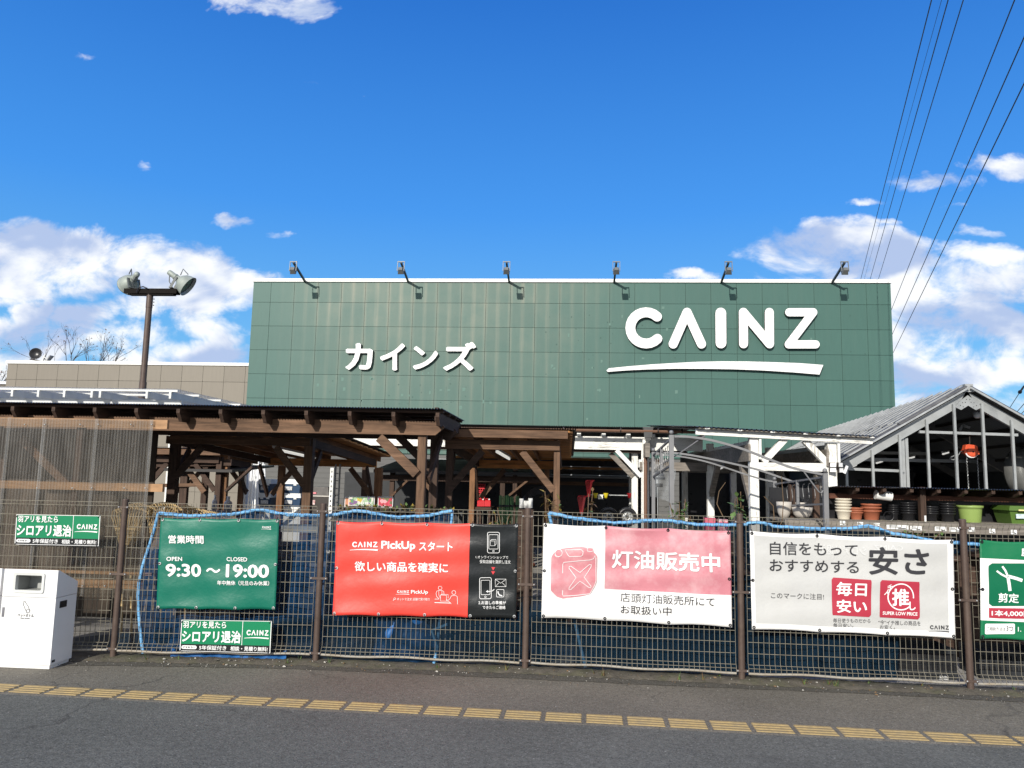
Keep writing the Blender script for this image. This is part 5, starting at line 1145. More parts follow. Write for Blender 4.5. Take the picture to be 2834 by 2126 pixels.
# ------------------------------------------------------------------ white painted open porch with braces
def porch():
    Y = 3.2; s_ = sc(Y); t = thing('white_porch', 'open porch of flaking white painted timber with V braces right of centre', 'porch', (X_(2200,1300,Y), Y+3, -.03))
    a, c = P(1926,1194.5,Y), P(2415,1221,Y)
    b = B(); b.bar(a+Vector((0,.03,0)), c+Vector((0,.03,0)), .06, 16/s_); part('eave_beam', b, white_x, t)
    d = (c-a); up_ = Vector((0,0,1))
    b = B(); o = a+Vector((-.05,-.12,.062)); b.corr(o, d*1.035, (0,6.5,.45), .063, .008, seg=4, nrm=(0,0,1)); part('roof', b, black_sheet, t)
    # ceiling boards running across
    for i in range(22):
        y = Y-.08+i*.285; z = .040+.45*(y-Y+.12)/6.5
        b = B(); p = a+Vector((.02,y-Y,z)); b.bar(p+Vector((0,.13,0)), p+d*.99+Vector((0,.13,0)), .27, .012); part('ceiling_board', b, grey_wood, t)
    b = B()
    for k in range(6):
        p = a+d*(.06+.185*k)+Vector((0,-.06,.045)); b.box((p.x-.03,p.y-.03,p.z-.010),(p.x+.03,p.y+.1,p.z+.012))
    part('rafter_tail', b, white_soft, t)
    posts = [((2079,2103),1209),((2296,2321),1223)]
    for row, (Yr, m) in enumerate(((Y,white_z),(Y+3.2,grey_wood),(Y+6.2,grey_wood))):
        for (c_, yt) in posts:
            x0, x1 = X_(c_[0],1300,Y), X_(c_[1],1300,Y); z = P(c_[0],yt,Y).z-.01
            b = B(); b.box((x0,Yr+.062,-.03),(x1,Yr+.062+.115,z+.06*(row>0)+.09*(row>1))); part('post', b, white_z, t)
    for (c_, yt) in posts:
        x0, x1 = X_(c_[0],1250,Y), X_(c_[1],1250,Y); z = P(c_[0],yt,Y).z
        b = B(); b.box((x0-.028,Y+.03,z-.33),(x0-.001,Y+6.4,z-.10)); part('long_beam', b, grey_wood, t)
        b = B(); b.box((x1+.001,Y+.03,z-.30),(x1+.03,Y+6.4,z-.02)); part('long_beam', b, white_soft, t)
        b = B(); xx = x0+.05; b.bar((xx,Y+.18,z-.95),(xx,Y+.85,z-.30),.08,.09); part('brace', b, grey_wood, t)
        b = B(); b.bar((xx,Y+3.2,z-.85),(xx,Y+2.5,z-.28),.08,.09); part('brace', b, grey_wood, t)
    b = B(); b.pbar((2081,1290.5),(2300,1294),Y,22,.085,.064); part('tie_beam', b, white_x, t)
    b = B(); b.bar(P(2112,1279,Y+.1),P(2172,1215,Y+.1),.08,.085,upv=(-1,0,1)); part('brace', b, white_z, t)
    b = B(); b.bar(P(2226,1219,Y+.1),P(2290,1284,Y+.1),.08,.085,upv=(1,0,1)); part('brace', b, white_z, t)
    for Yr in (Y+3.2, Y+6.2):
        b = B(); q = P(2081,1290,Y); q2 = P(2300,1294,Y); b.box((q.x-1.2,Yr+.08,q.z-.05),(q2.x,Yr+.14,q.z+.10)); part('tie_beam', b, grey_wood, t)
        for px in (1893,):
            b = B(); x = X_(2092,1300,Y)-1.15; b.box((x-.05,Yr+.062,-.03),(x+.06,Yr+.17,q.z+.5)); part('post', b, white_z, t)
    b = B(); x = X_(2092,1300,Y)-1.15; z = P(2092,1209,Y).z; b.box((x-.04,Y+2.9,z-.22),(x+.04,Y+6.5,z+.02)); part('long_beam', b, grey_wood, t)
    b = B(); q0, q1 = X_(1880,1300,Y+6.6), X_(2330,1300,Y+6.6); b.box((q0,Y+6.6,-.03),(q1+1.5,Y+6.64,2.2)); part('dark_backing', b, black_pl, t)  # black sheet added for the dark interior behind the porch
    # light cluster on the right hand post
    t2 = thing('light_cluster', 'cluster of four small white square lamps on the right hand white porch post', 'lamp', P(2318,1294,Y-.04))
    b = B(); b.box((X_(2312,1294,Y),Y+.02,P(2318,1297,Y).z),(X_(2326,1294,Y),Y+.061,P(2318,1290,Y).z)); part('bracket', b, dark_metal, t2)
    for cx, cy in ((2306,1287),(2327,1287),(2306,1301),(2329,1302)):
        q = P(cx,cy,Y-.05); w, h = 6.6/s_, 5.4/s_; sx = -.02 if cx < 2318 else .02
        b = B(); b.prism([(q.x-w,q.y+(-sx),q.z-h),(q.x-w*.9,q.y-sx,q.z+h),(q.x+w*.9,q.y+sx,q.z+h),(q.x+w,q.y+sx,q.z-h)], (0,.012,0)); hd = part('lamp_head', b, white_gloss, t2)
        b = B(); b.box((q.x-w*1.12,q.y+.035,q.z-h*1.2),(q.x+w*1.12,q.y+.06,q.z+h*1.2)); part('housing', b, dark_metal, hd)
    b = B(); q = P(2338,1300,Y-.03); b.bar(q+Vector((-.01,0,-.05)), q+Vector((.03,0,.05)), .03, .03); part('sensor', b, white_pl, t2)
    q = P(1995,1297,Y+3)
    tube_lamp('small lit tube lamp in the shade under the white porch', P(1990,1298,Y+2.6), P(2001,1293,Y+3.1))
porch()
# ------------------------------------------------------------------ grey metal garden arch
def arch():
    t = thing('garden_arch', 'lopsided grey steel garden arch with scrollwork sides in front of the white porch', 'garden arch', (X_(2060,1300,1.6), 1.7, -.03))
    Yf, Yk = .85, 2.7
    def post(px, Y, yt, w):
        x = X_(px,1350,Y); z = P(px,yt,Y).z; b = B(); b.box((x-w,Y-w,-.03),(x+w,Y+w,z)); p = part('post', b, grey_metal, t)
        b = B(); b.ball((x,Y,z+.028), .024, 8); part('finial', b, grey_metal, p); return x, z
    a = post(1858.5,Yf,1204,.024); c = post(2284,Yf,1310,.024); e = post(1808,Yk,1251,.022); g = post(2144,Yk,1331,.022)
    def rail(pts, Y, r=.017):
        b = B(); pp = [P(x,y,Y) for x, y in pts]; 
        fine = []
        for i in range(len(pp)-1):
            p0 = pp[max(0,i-1)]; p1 = pp[i]; p2 = pp[i+1]; p3 = pp[min(len(pp)-1,i+2)]
            for k in range(5):
                u = k/5; fine.append(.5*((2*p1)+(p2-p0)*u+(2*p0-5*p1+4*p2-p3)*u*u+(3*p1-p0-3*p2+p3)*u**3))
        fine.append(pp[-1])
        b.tube(fine, r, 4); part('curved_rail', b, grey_metal, t)
    rail([(1866,1208),(1905,1209),(1965,1218),(2030,1235),(2085,1254),(2140,1276),(2200,1297),(2276,1313)], Yf)
    rail([(1815,1255),(1850,1253),(1900,1258),(1960,1269),(2030,1284),(2100,1301),(2150,1318),(2196,1334)], Yk-.6, .016)
    rail([(1812,1258),(1870,1262),(1930,1272),(1985,1287),(2060,1312),(2110,1327),(2140,1333)], Yk, .014)
    scroll_m = mat('scroll_dark', (.12,.12,.122), .45, .3)
    def side(xl_, z1, z2, sgn):
        b = B(); n = 3
        y0, y1 = Yf+.03, Yk-.03
        f = lambda v, w: Vector((xl_[0]+(xl_[1]-xl_[0])*v, y0+(y1-y0)*v, (z1[0]+(z2[0]-z1[0])*v)-w))
        b.tube([f(0,.02),f(1,.02)], .014, 4); part('side_rail', b, grey_metal, t)
        b = B(); b.tube([f(0,.30),f(1,.30)], .014, 4); part('side_rail', b, grey_metal, t)
        for k in range(9):
            v = (k+.5)/9; b = B(); o = f(v,.16); r = .05
            b.tube([o+Vector((0,-.05+.10*(i/12),(.095*math.cos(i/12*math.pi)))) + Vector((0,r*.7*math.sin(i/12*2*math.pi),0)) for i in range(13)], .005, 4); part('scroll', b, scroll_m, t)
        for v in (.5,):
            b = B(); b.bar(f(v,.01), f(v,.32), .03, .03); part('side_post', b, grey_metal, t)
    side((a[0],e[0]), (a[1]-.02,), (e[1]-.02,), 1); side((c[0],g[0]), (c[1]-.02,), (g[1]-.02,), -1)
    for (p0, p1, p2) in (((1952,1205),(1880,1255),(1836,1283)),):
        b = B(); b.tube([P(*p0,Yf+.02),P(*p1,Yf+.02),P(*p2,Yf+.3)], .006, 5); part('stay', b, grey_metal, t)
    b = B(); b.tube([P(2222,1302,Yf),P(2250,1340,Yf),P(2266,1361,Yf),P(2274,1366,Yf),P(2278,1357,Yf)], .008, 6); part('stay', b, grey_metal, t)
arch()
# ------------------------------------------------------------------ greenhouse
def greenhouse():
    Y = 4.9; t = thing('greenhouse', 'steel framed greenhouse gable with grey corrugated roof at the right edge', 'greenhouse', (X_(2680,1300,Y), Y+5, -.03))
    ax = (ddir(1850,1326)); ax = Vector((ax.x/ax.y, 1, 0)); L = 12.0
    A = P(2673,1081,Y); zs = P(2318,1282,Y).z; Lp = P(2318,1282,Y); Rp = Vector((2*A.x-Lp.x, Y, zs))
    gm = alu
    rl = (A-Lp); n1 = Vector((-rl.z,0,rl.x)).normalized(); rr = (Rp-A); n2 = Vector((-rr.z,0,rr.x)).normalized()
    back = ax*L
    rm = mat('greenhouse_sheet', (.14,.135,.125), .6, .0, var=.5, vs=5, stretch=(1,1,1), dirt=(.04,.038,.035), dirt_amt=.75, dirt_s=4)
    # roof sheets: corrugations run down the slope, in two lapping courses
    for (e0, e1, nn) in ((A,Lp,n1),(A,Rp,n2)):
        dn = (e1-e0)
        for u0_, u1_, lift in ((0,.52,.03),(.48,1.06,.012)):
            b = B(); b.corr(e0+dn*u0_+nn*(.02+lift)-ax*.15, back+ax*.3, dn*(u1_-u0_), .30, .035, seg=8, nrm=nn)
            b.mi = 1
            for i in range(int(L/.45)):
                o = e0+dn*u0_+nn*(.066+lift)+ax*(.02+.45*i); b.bar(o, o+dn*(u1_-u0_), .03, .022, upv=nn)
            part('roof_sheet', b, [rm, galv], t)
        b = B(); b.bar(e0+nn*.03-ax*.16, e1+nn*.03-ax*.16, .02, .028, upv=nn); part('verge_trim', b, galv, t)
        nrm_ = nn
        b = B(); th = .15; b.bar(e0-nn*(th/2+.01), e1-nn*(th/2+.01), .06, th, upv=nn); part('gable_rafter', b, gm, t)
        for v in (.25,.5,.75,1.0):
            o = back*v; b = B(); b.bar(e0+o-nn*(th/2+.01), e1+o-nn*(th/2+.01), .06, th, upv=nn); part('rafter', b, grey_metal, t)
        for v in (.1,.28,.46,.64,.82):
            p = e0+dn*v-nn*.03; b = B(); b.bar(p+ax*.05, p+back, .05, .05); part('purlin', b, dark_metal, t)
        b = B(); o = e0-nn*.012+ax*.06; q = e1-nn*.012+ax*.06; b.corr(o,back,q-o,.12,.012,seg=4,nrm=nn); part('lining', b, mat('lining_dark',(.075,.085,.10),.6,var=.3,vs=3), t)
    b = B(); b.bar(A+Vector((0,-.10,-.005)), A+back+Vector((0,0,-.005)), .16, .05); part('ridge_cap', b, galv, t)
    b = B(); c = A+Vector((0,-.075,.04)); b.box((c.x-.06,c.y-.03,c.z-.05),(c.x+.06,c.y+.05,c.z+.05)); part('ridge_plate', b, galv, t)
    b = B(); q = A+Vector((0,-.052,-.19)); b.prism([(q.x-.20,q.y,q.z-.075),(q.x-.125,q.y,q.z+.02),(q.x,q.y,q.z+.11),(q.x+.125,q.y,q.z+.02),(q.x+.20,q.y,q.z-.075),(q.x+.11,q.y,q.z-.12),(q.x-.0,q.y,q.z-.05),(q.x-.11,q.y,q.z-.12)], (0,.016,0)); gp = part('gusset_plate', b, gm, t)
    b = B()
    for dx, dz_ in ((-.14,-.05),(-.10,-.005),(-.05,.0),(.05,0),(.10,-.005),(.14,-.05),(-.09,-.07),(.09,-.07),(-.03,.045),(.03,.045)): b.ball((q.x+dx*.85,q.y-.002,q.z+dz_), .0065, 6)
    part('bolt', b, dark_metal, gp)
    zf = P(2600,1352,Y-1.5).z-.2
    def roofz(x): return A.z-abs(x-A.x)*(A.z-zs)/(A.x-Lp.x)
    for px in (2337,2409.5,2486.5,2563,2640,2718,2798,2880):
        x = X_(px,1250,Y); b = B(); yy = Y-.03
        b.box((x-.0175,yy-.05,.0),(x+.0175,yy-.012,roofz(x)-.09)); part('mullion', b, gm, t)
    for px, top in ((2508,1212),(2498,1212)):
        x = X_(px,1250,Y+.06); b = B(); b.box((x-.022,Y+.03,0),(x+.022,Y+.09,P(px,top,Y).z)); part('door_post', b, gm, t)
    b = B(); b.pbar((2545,1195),(2818,1204),Y-.009,7,.05); part('rail', b, gm, t)
    b = B(); b.pbar((2348,1298),(2504,1304),Y-.009,7,.05); part('rail', b, gm, t)
    b = B(); e = Lp+back; f_ = Rp+back; b.add([(Lp.x+back.x,e.y,0),(Rp.x+back.x,e.y,0),f_,A+back,e],[(0,1,2,3,4)]); part('end_wall', b, mat('end_wall_dark',(.03,.034,.04),.7), t)
    b = B(); b.add([Lp+ax*.1,Lp+back,Vector((Lp.x+back.x,Lp.y+back.y,0)),Vector((Lp.x,Y+.1,0))],[(0,1,2,3)]); part('side_wall', b, mat('side_wall_dark',(.04,.05,.06),.6), t)
    b = B(); b.add([Rp+ax*.1,Rp+back,Vector((Rp.x+back.x,Rp.y+back.y,0)),Vector((Rp.x,Y+.1,0))],[(0,1,2,3)]); part('side_wall', b, mat('side_wall_grey',(.05,.06,.07),.6), t)
    for yy, z in ((Y+2.5,P(2600,1262,Y).z),(Y+4.5,P(2600,1270,Y).z+.25)):
        b = B(); b.bar((Lp.x+.8,yy,z),(Rp.x-.6,yy,z),.05,.06); part('tie_rod', b, galv, t)
    # trussing glints
    b = B(); b.bar(P(2655,1192,Y+1.2),P(2664,1177,Y+1.2),.03,.04); b.bar(P(2664,1177,Y+1.2),P(2684,1184,Y+1.2),.03,.04); part('truss_strut', b, galv, t)
    for k, (a, c, Yk) in enumerate((((2434,1249),(2458,1240),Y+2.6),((2425,1282),(2472,1275),Y+3),((2358,1292),(2396,1286),Y+3.2),((2510,1270),(2562,1263),Y+3.5),((2609,1257),(2660,1250),Y+3.5))):
        tube_lamp(['tube lamp highest up at the left inside the greenhouse gable','tube lamp in the second bay of the greenhouse gable','tube lamp lowest in the left bay of the greenhouse gable','tube lamp in the bay right of the greenhouse door post','tube lamp just left of the orange chain hoist'][k], P(*a,Yk), P(*c,Yk)+Vector((0,.5,.0)))
    # orange chain hoist
    Yh = Y+.55; q = P(2691,1250,Yh); k = 1/sc(Yh)/3.0722
    t2 = thing('chain_hoist', 'orange round chain hoist hanging inside the greenhouse gable', 'chain hoist', (q.x,Yh,P(2691,1270,Yh).z))
    om = mat('hoist_orange', (.75,.115,.045), .45, var=.08); f = lambda x, y, d=0: P(2114+x/3.0722, 1000+y/3.0722, Yh)+Vector((0,d,0))
    b = B(); b.prism([f(1718,712),f(1740,706),f(1800,714),f(1815,722),f(1822,765),f(1834,768),f(1832,793),f(1815,790),f(1795,805),f(1765,808),f(1735,800),f(1718,783),f(1702,778),f(1700,755),f(1710,752)], (0,.10,0)); hb = part('body', b, om, t2)
    c0 = f(1772,770); b = B(); b.lathe([(.001,.028),(.02,.028),(.055,.022),(.085,.016),(.09,0)], c0, (0,-1,0), 24); part('cover', b, om, hb)
    b = B(); b.lathe([(.001,.034),(.012,.033),(.014,.027)], c0, (0,-1,0), 12); part('hub', b, black_pl, hb)
    b = B(); band(b, lambda x, y: f(x, y, -.012), [(1715,782),(1728,803),(1750,815),(1775,817),(1798,808),(1814,793)], 11); part('chain_guard', b, white_pl, hb)
    b = B(); b.tube([f(1762,708,.05),f(1764,690,.05),f(1764,640,.05)], .012, 6); part('hook', b, dark_metal, t2)
    for x0, x1 in ((1724,1745),(1815,1830)):
        b = B(); n = 26; p0, p1 = f(x0,822), f(x1,1090); p1.z -= .5
        b.tube([p0+(p1-p0)*(i/(3*n))+Vector((.006*math.sin(i*1.6),.006*math.cos(i*1.6),0)) for i in range(3*n+1)], .006, 4); part('chain', b, galv, t2)
    b = B(); b.tube([f(1685,765),f(1668,768),f(1660,790),f(1640,800),f(1655,806)], .007, 5); b.tube([f(1625,800),f(1590,815),f(1580,830),f(1610,838),f(1650,822),f(1630,806)], .009, 5); part('hook', b, galv, t2)
    # round fan housing at the right
    q = P(2836,1310,Y+1.2); t3 = thing('ventilator', 'large pale round ventilator drum inside the right of the greenhouse', 'ventilator', q+Vector((0,0,-.5)))
    b = B(); b.lathe([(.001,-.2),(.30,-.18),(.40,-.1),(.43,.1),(.40,.2),(.001,.2)], q, (.5,-.8,.1), 28); part('drum', b, mat('drum_grey',(.22,.22,.21),.5,.2), t3)
    b = B(); b.box((q.x-.6,q.y-.2,q.z-.62),(q.x+.5,q.y+.3,q.z-.30)); part('stand', b, mat('stand_grey',(.10,.105,.11),.6), t3)
    b = B(); b.lathe([(.001,-.05),(.05,-.045),(.06,0),(.045,.06),(.001,.065)], P(2706,1148,Y+.3), (.4,-.9,.2), 12); solo('spot_lamp', b, white_pl, 'small pale spot lamp near the peak of the greenhouse gable', 'lamp')
greenhouse()
# ------------------------------------------------------------------ pot stall: lean-to roof, posts and shelf
SHY = 1.75
def stall():
    Y = SHY; t = thing('pot_stall', 'low pot stall with black corrugated lean-to roof in front of the greenhouse', 'stall', (X_(2560,1400,Y), Y+.5, -.03))
    a, c = P(2320,1342,Y-.16), P(2860,1361.5,Y-.16); xl = a.x; zr = (a.z+c.z)/2
    b = B(); b.corr((xl,Y-.16,zr),(c.x-xl+.9,0,0),(0,1.4,-.07),.0315,.0075,seg=6,nrm=(0,0,1)); part('roof', b, black_sheet, t)
    z2 = P(2600,1379,Y+.15).z
    b = B(); b.box((xl,Y+.14,z2-.028),(c.x+.9,Y+.18,z2+.028)); part('front_beam', b, wood('reddish_beam',(.14,.055,.032),GX), t)
    for px in range(2362, 2900, 74):
        x = X_(px,1365,Y); b = B(); b.prism([(x-.019,Y-.13,zr-.012),(x-.019,Y+1.2,zr-.082),(x-.019,Y+1.2,zr-.15),(x-.019,Y-.02,zr-.085),(x-.019,Y-.13,zr-.05)], (.038,0,0)); part('rafter', b, dark_y, t)
    for p0, p1, Yp in ((2187,2202,Y+.3),(2254,2269,Y+.3),(2549,2564,Y+.02)):
        b = B(); x0, x1 = X_(p0,1420,Yp), X_(p1,1420,Yp); b.box((x0,Yp,-.03),(x1,Yp+.07,zr+.01)); part('post', b, dark_z, t)
    zt = P(2430,1442,Y).z; x0 = X_(2160,1450,Y); x1 = c.x+.9
    b = B(); b.box((x0,Y-.16,zt-.03),(x1,Y+.45,zt)); part('shelf', b, grey_wood, t)
    b = B(); b.box((x0,Y-.19,zt-.11),(x1,Y-.161,zt-.001)); part('shelf_edge', b, grey_wood, t)
    for x in (x0+.1, (x0+x1)/2, x1-.2):
        b = B(); b.box((x-.04,Y-.1,-.03),(x+.04,Y-.02,zt-.031)); part('leg', b, dark_z, t)
    b = B(); b.box((x0,Y+.46,-.03),(x1,Y+.48,1.75)); part('dark_backing', b, black_pl, t)
    return zt
ZT = stall()
def pots():
    Y = SHY+.04; s_ = sc(Y)
    cream = mat('cream_plastic', (.68,.62,.50), .45, var=.06, obj=True); terra = mat('terracotta_plastic', (.36,.115,.06), .55, var=.08, obj=True); blk = mat('pot_black', (.016,.016,.018), .3, var=.1, obj=True); lime = mat('lime_plastic', (.26,.36,.10), .45, var=.06, obj=True)
    def pot(name, d, h, m, ridge=False):
        r = d/2; rl = h*.16
        pr = [(.001,0),(r*.66,0),(r*.69,.008),(r*.86,h-rl-.004),(r*.965,h-rl),(r*.985,h-rl+.006),(r,h-.006),(r*.985,h),(r*.93,h),(r*.92,h-.012),(r*.82,h-rl),(r*.62,.012),(.001,.012)]
        b = B(); b.lathe(pr, (0,0,0), n=28)
        o = bpy.data.objects.new(name, mesh(name, b, m, Vector((0,0,0)))); COL.objects.link(o); return o
    def stack(name, px, d_px, rows, base, m, lab, group, cat='plant pot', yo=0.0):
        """rows: rim top rows, top first"""
        x = X_(px, base, Y); z0 = ZT+.001; d = d_px/s_; zr = [P(px, r, Y).z for r in rows]; hh = zr[-1]-z0
        o = None; n = len(rows); words = ['topmost','second from the top','third from the top','fourth from the top','bottom']
        for k in range(n):
            kk = n-1-k; zb = z0+(zr[kk]-zr[-1])
            if o is None: o = pot(name, d, hh, m); c = o; c['category'] = cat
            else: c = dup(o)
            c.location = (x, Y+.12+yo, zb); c['label'] = '%s pot %s' % (words[kk] if kk < n-1 else 'bottom', lab); c['group'] = group
            c.rotation_euler = (random.uniform(-.012,.012), random.uniform(-.012,.012), random.uniform(0,6))
    stack('cream_pot', 2345.5, 43, (1380,1388,1396,1404.5,1413), 1441, cream, 'in the stack of cream pots beside the white porch post', 'cream pots stacked on the stall')
    stack('terracotta_pot', 2379, 37, (1406,1412,1418), 1442, terra, 'in the smaller terracotta stack on the stall shelf', 'small terracotta pots', yo=-.02)
    stack('terracotta_pot', 2423.5, 52, (1395.5,1404,1413), 1443, terra, 'in the larger terracotta stack on the stall shelf', 'large terracotta pots')
    stack('black_pot', 2485, 28, (1398,1404,1410,1416,1422), 1442, blk, 'in the narrow black stack right of the lying pot', 'black pots of the narrow stack')
    stack('black_pot', 2527, 41, (1391,1398,1405,1412,1419), 1443, blk, 'in the wide black stack left of the brown stall post', 'black pots left of the stall post')
    stack('black_pot', 2588, 44, (1402,1408,1414,1420), 1446, blk, 'in the short black stack right of the brown stall post', 'black pots right of the stall post')
    stack('black_pot', 2638, 40, (1393,1400,1407,1414,1421), 1447, blk, 'in the black stack left of the lime green pot', 'black pots beside the lime pot')
    # lying pot
    q = P(2458,1431,Y); b = B(); r = 13/s_; b.lathe([(r,0),(r,.02),(r*.9,.02),(r*.66,.11),(.001,.11),(.001,.10),(r*.58,.10),(r*.82,.012),(r*.86,0),(r,0)], (q.x,Y-.02,ZT+r+.002), (.15,1,0), 24); solo('black_pot', b, blk, 'small black pot lying on its side with its mouth to the front', 'plant pot')
    # lime pot
    x = X_(2698,1430,Y); b = B(); r = 31.5/s_; h = P(2698,1405,Y).z-(ZT-.02); zb = ZT+.001
    b.lathe([(.001,0),(r*.74,0),(r*.78,.01),(r*.88,h-.05),(r*.9,h-.03),(r,h-.025),(r*1.01,h),(r*.94,h),(r*.92,h-.02),(.001,h-.05)], (x,Y+.1,zb), n=32); solo('lime_pot', b, lime, 'large lime green round pot on the stall shelf', 'plant pot')
    # green lidded container at the edge
    dg = mat('olive_plastic', (.085,.16,.03), .4, var=.06)
    x0, x1, x2 = X_(2757,1420,Y+.2), X_(2796,1420,Y), X_(2850,1420,Y); z0, z1, z2 = ZT+.001, P(2800,1413,Y).z, P(2800,1400,Y).z
    t = thing('lidded_bin', 'olive green lidded container at the right end of the stall shelf', 'container', ((x0+x2)/2,Y+.1,ZT+.001))
    b = B(); b.hexa([(x0+.05,Y-.02,z0),(x2-.02,Y-.04,z0),(x2-.02,Y+.28,z0),(x0+.05,Y+.28,z0),(x0+.02,Y-.04,z1),(x2+.02,Y-.06,z1),(x2+.02,Y+.31,z1),(x0+.02,Y+.31,z1)]); part('body', b, dg, t)
    b = B(); b.hexa([(x0,Y-.07,z1+.001),(x2+.04,Y-.09,z1+.001),(x2+.04,Y+.33,z1+.001),(x0,Y+.33,z1+.001),(x0+.02,Y-.05,z2),(x2+.02,Y-.07,z2),(x2+.02,Y+.31,z2),(x0+.02,Y+.31,z2)]); part('lid', b, dg, t)
    b = B(); q = P(2814,1429,Y); b.box((q.x-.045,Y-.072,q.z-.022),(q.x+.05,Y-.062,q.z+.028)); part('sticker', b, mat('sticker_blue',(.55,.66,.70),.5,var=.3,vs=40), t)
    b = B(); q = P(2818,1411.5,Y); b.box((q.x-.05,Y-.10,q.z-.008),(q.x+.06,Y-.091,q.z+.008)); part('sticker', b, mat('sticker_yellow',(.75,.68,.30),.5), t)
    # bowls
    bowl = mat('bowl_stone', (.50,.46,.41), .6, var=.08)
    for (px, py, r_px, h_px, yy, lab) in ((2227,1405,27,28,.05,'front pale stone coloured planter bowl between the two dark stall posts'),(2219,1391,18,16,.28,'smaller pale bowl standing behind the front planter bowl'),(2176,1390,20,42,.12,'tall pale tub beside the scrollwork of the garden arch')):
        Yb = Y+yy; x = X_(px,py,Yb); r = r_px/sc(Yb); h = h_px/sc(Yb); zt = P(px,py,Yb).z
        b = B(); b.lathe([(.001,-h),(r*.55,-h),(r*.82,-h*.7),(r*.96,-h*.3),(r,0),(r*.93,0),(r*.86,-h*.3),(r*.5,-h*.85),(.001,-h*.85)], (x,Yb+.1,zt), n=28); solo('planter_bowl', b, bowl, lab, 'planter')
        if zt-h > ZT+.005:
            b2 = B(); b2.box((x-r*.5,Yb+.1-r*.5,ZT+.001),(x+r*.5,Yb+.1+r*.5,zt-h-.001)); solo('plinth', b2, mat('plinth_dark',(.05,.045,.04),.8), 'dark block carrying the %s' % ('smaller bowl' if r_px == 18 else 'front bowl' if r_px == 27 else 'tall tub'), 'block')
    # price tags on the shelf edge
    tag = mat('tag_white', (.80,.80,.78), .5, var=.02)
    tl = ['price tag under the stack of cream pots','price tag under the small terracotta stack','price tag under the large terracotta stack','wide price tag under the lying black pot','wide price tag under the wide black stack','wide price tag right of the stall post','wide price tag left of the last fence post','price tag under the lime green pot','price tag between the lime pot and the green container','price tag under the green container']
    for k, (px, py, w) in enumerate(((2332,1448,13),(2381,1451,14),(2427,1454,15),(2484,1459,54),(2535,1462,28),(2603,1464,28),(2644,1466,28),(2689,1466,16),(2746,1470,14),(2806,1473,14))):
        q = P(px, py, SHY-.2); hw = w/2/s_; b = B(); b.box((q.x-hw,SHY-.202,q.z-.024),(q.x+hw,SHY-.1925,q.z+.024))
        b.mi = 1
        for r_, a_ in ((.010,.5),(-.004,.7)): b.box((q.x-hw*.8,SHY-.2032,q.z+r_),(q.x-hw*.8+hw*1.6*a_,SHY-.2021,q.z+r_+.006))
        b.box((q.x+hw*.05,SHY-.2032,q.z-.019),(q.x+hw*.75,SHY-.2021,q.z-.009))
        solo('price_tag', b, [tag, i_dark], tl[k], 'price tag', 'price tags along the stall shelf')
    b = B(); q = P(2444,1374,SHY+.05); k = 1/sc(SHY+.05)
    b.tube([(q.x-20*k,SHY+.05,q.z+.02),(q.x+21*k,SHY+.05,q.z+.0)], .055, 14); solo('rolled_sheet', b, white_soft, 'rolled white plastic sheet hung under the lean-to roof above the pots', 'rolled sheet')
    b = B(); q = P(2561,1436,SHY-.2); b.box((q.x-.009,SHY-.203,q.z-.035),(q.x+.009,SHY-.193,q.z+.035)); solo('price_tag', b, tag, 'narrow upright white tag at the foot of the brown stall post', 'price tag')
pots()
# ------------------------------------------------------------------ grey beamed canopy at the left with clear roof
def cart_canopy():
    Y = 6.9; t = thing('beam_canopy', 'canopy of grey painted beams under a clear corrugated roof left of the lamp pole', 'canopy', (X_(200,1200,Y), Y+2.5, -.03))
    gp = mat('grey_paint', (.62,.63,.62), .6, var=.08); s_ = sc(Y)
    tops = [(-110,1070),(-40,1073),(34,1077),(106,1080),(178,1081),(254,1083),(277,1083.5),(406,1087),(471,1089.5)]
    zz = sum(P(x,y,Y).z for x, y in tops)/len(tops); hb = 20/s_
    ax = Vector((0,1,0))
    for x, y in tops:
        q = P(x, y, Y); b = B(); b.box((q.x-.022,Y,zz-hb),(q.x+.022,Y+5.0,zz)); part('beam', b, gp, t)
    xl = P(-160,1075,Y).x; xr = P(490,1082,Y).x
    b = B()
    for v in (.02,.9,1.9,2.9,3.9,4.8):
        b = B(); b.box((xl,Y+v,zz+.001),(xr,Y+v+.045,zz+.040)); part('purlin', b, white_soft, t)
    m = mat('clear_roof', (.55,.58,.60), .3, var=.15, alpha=.22)
    b = B(); b.corr((xl,Y-.05,zz+.05),(xr-xl+.03,0,0),(0,5.1,.0),.0315,.008,seg=4,nrm=(0,0,1)); part('roof_sheet', b, m, t)
    b = B(); b.box((xl,Y+.4,zz-hb-.15),(xr-.1,Y+.46,zz-hb-.001)); part('header', b, gp, t)
    b = B(); b.box((xl,Y+4.6,zz-hb-.15),(xr-.1,Y+4.66,zz-hb-.001)); part('header', b, gp, t)
    for Yp in (Y+.38, Y+4.58):
        for x in (X_(-60,1300,Y), X_(440,1300,Y)):
            b = B(); b.box((x-.06,Yp,-.03),(x+.06,Yp+.10,zz-hb-.152)); part('post', b, white_soft, t)
cart_canopy()
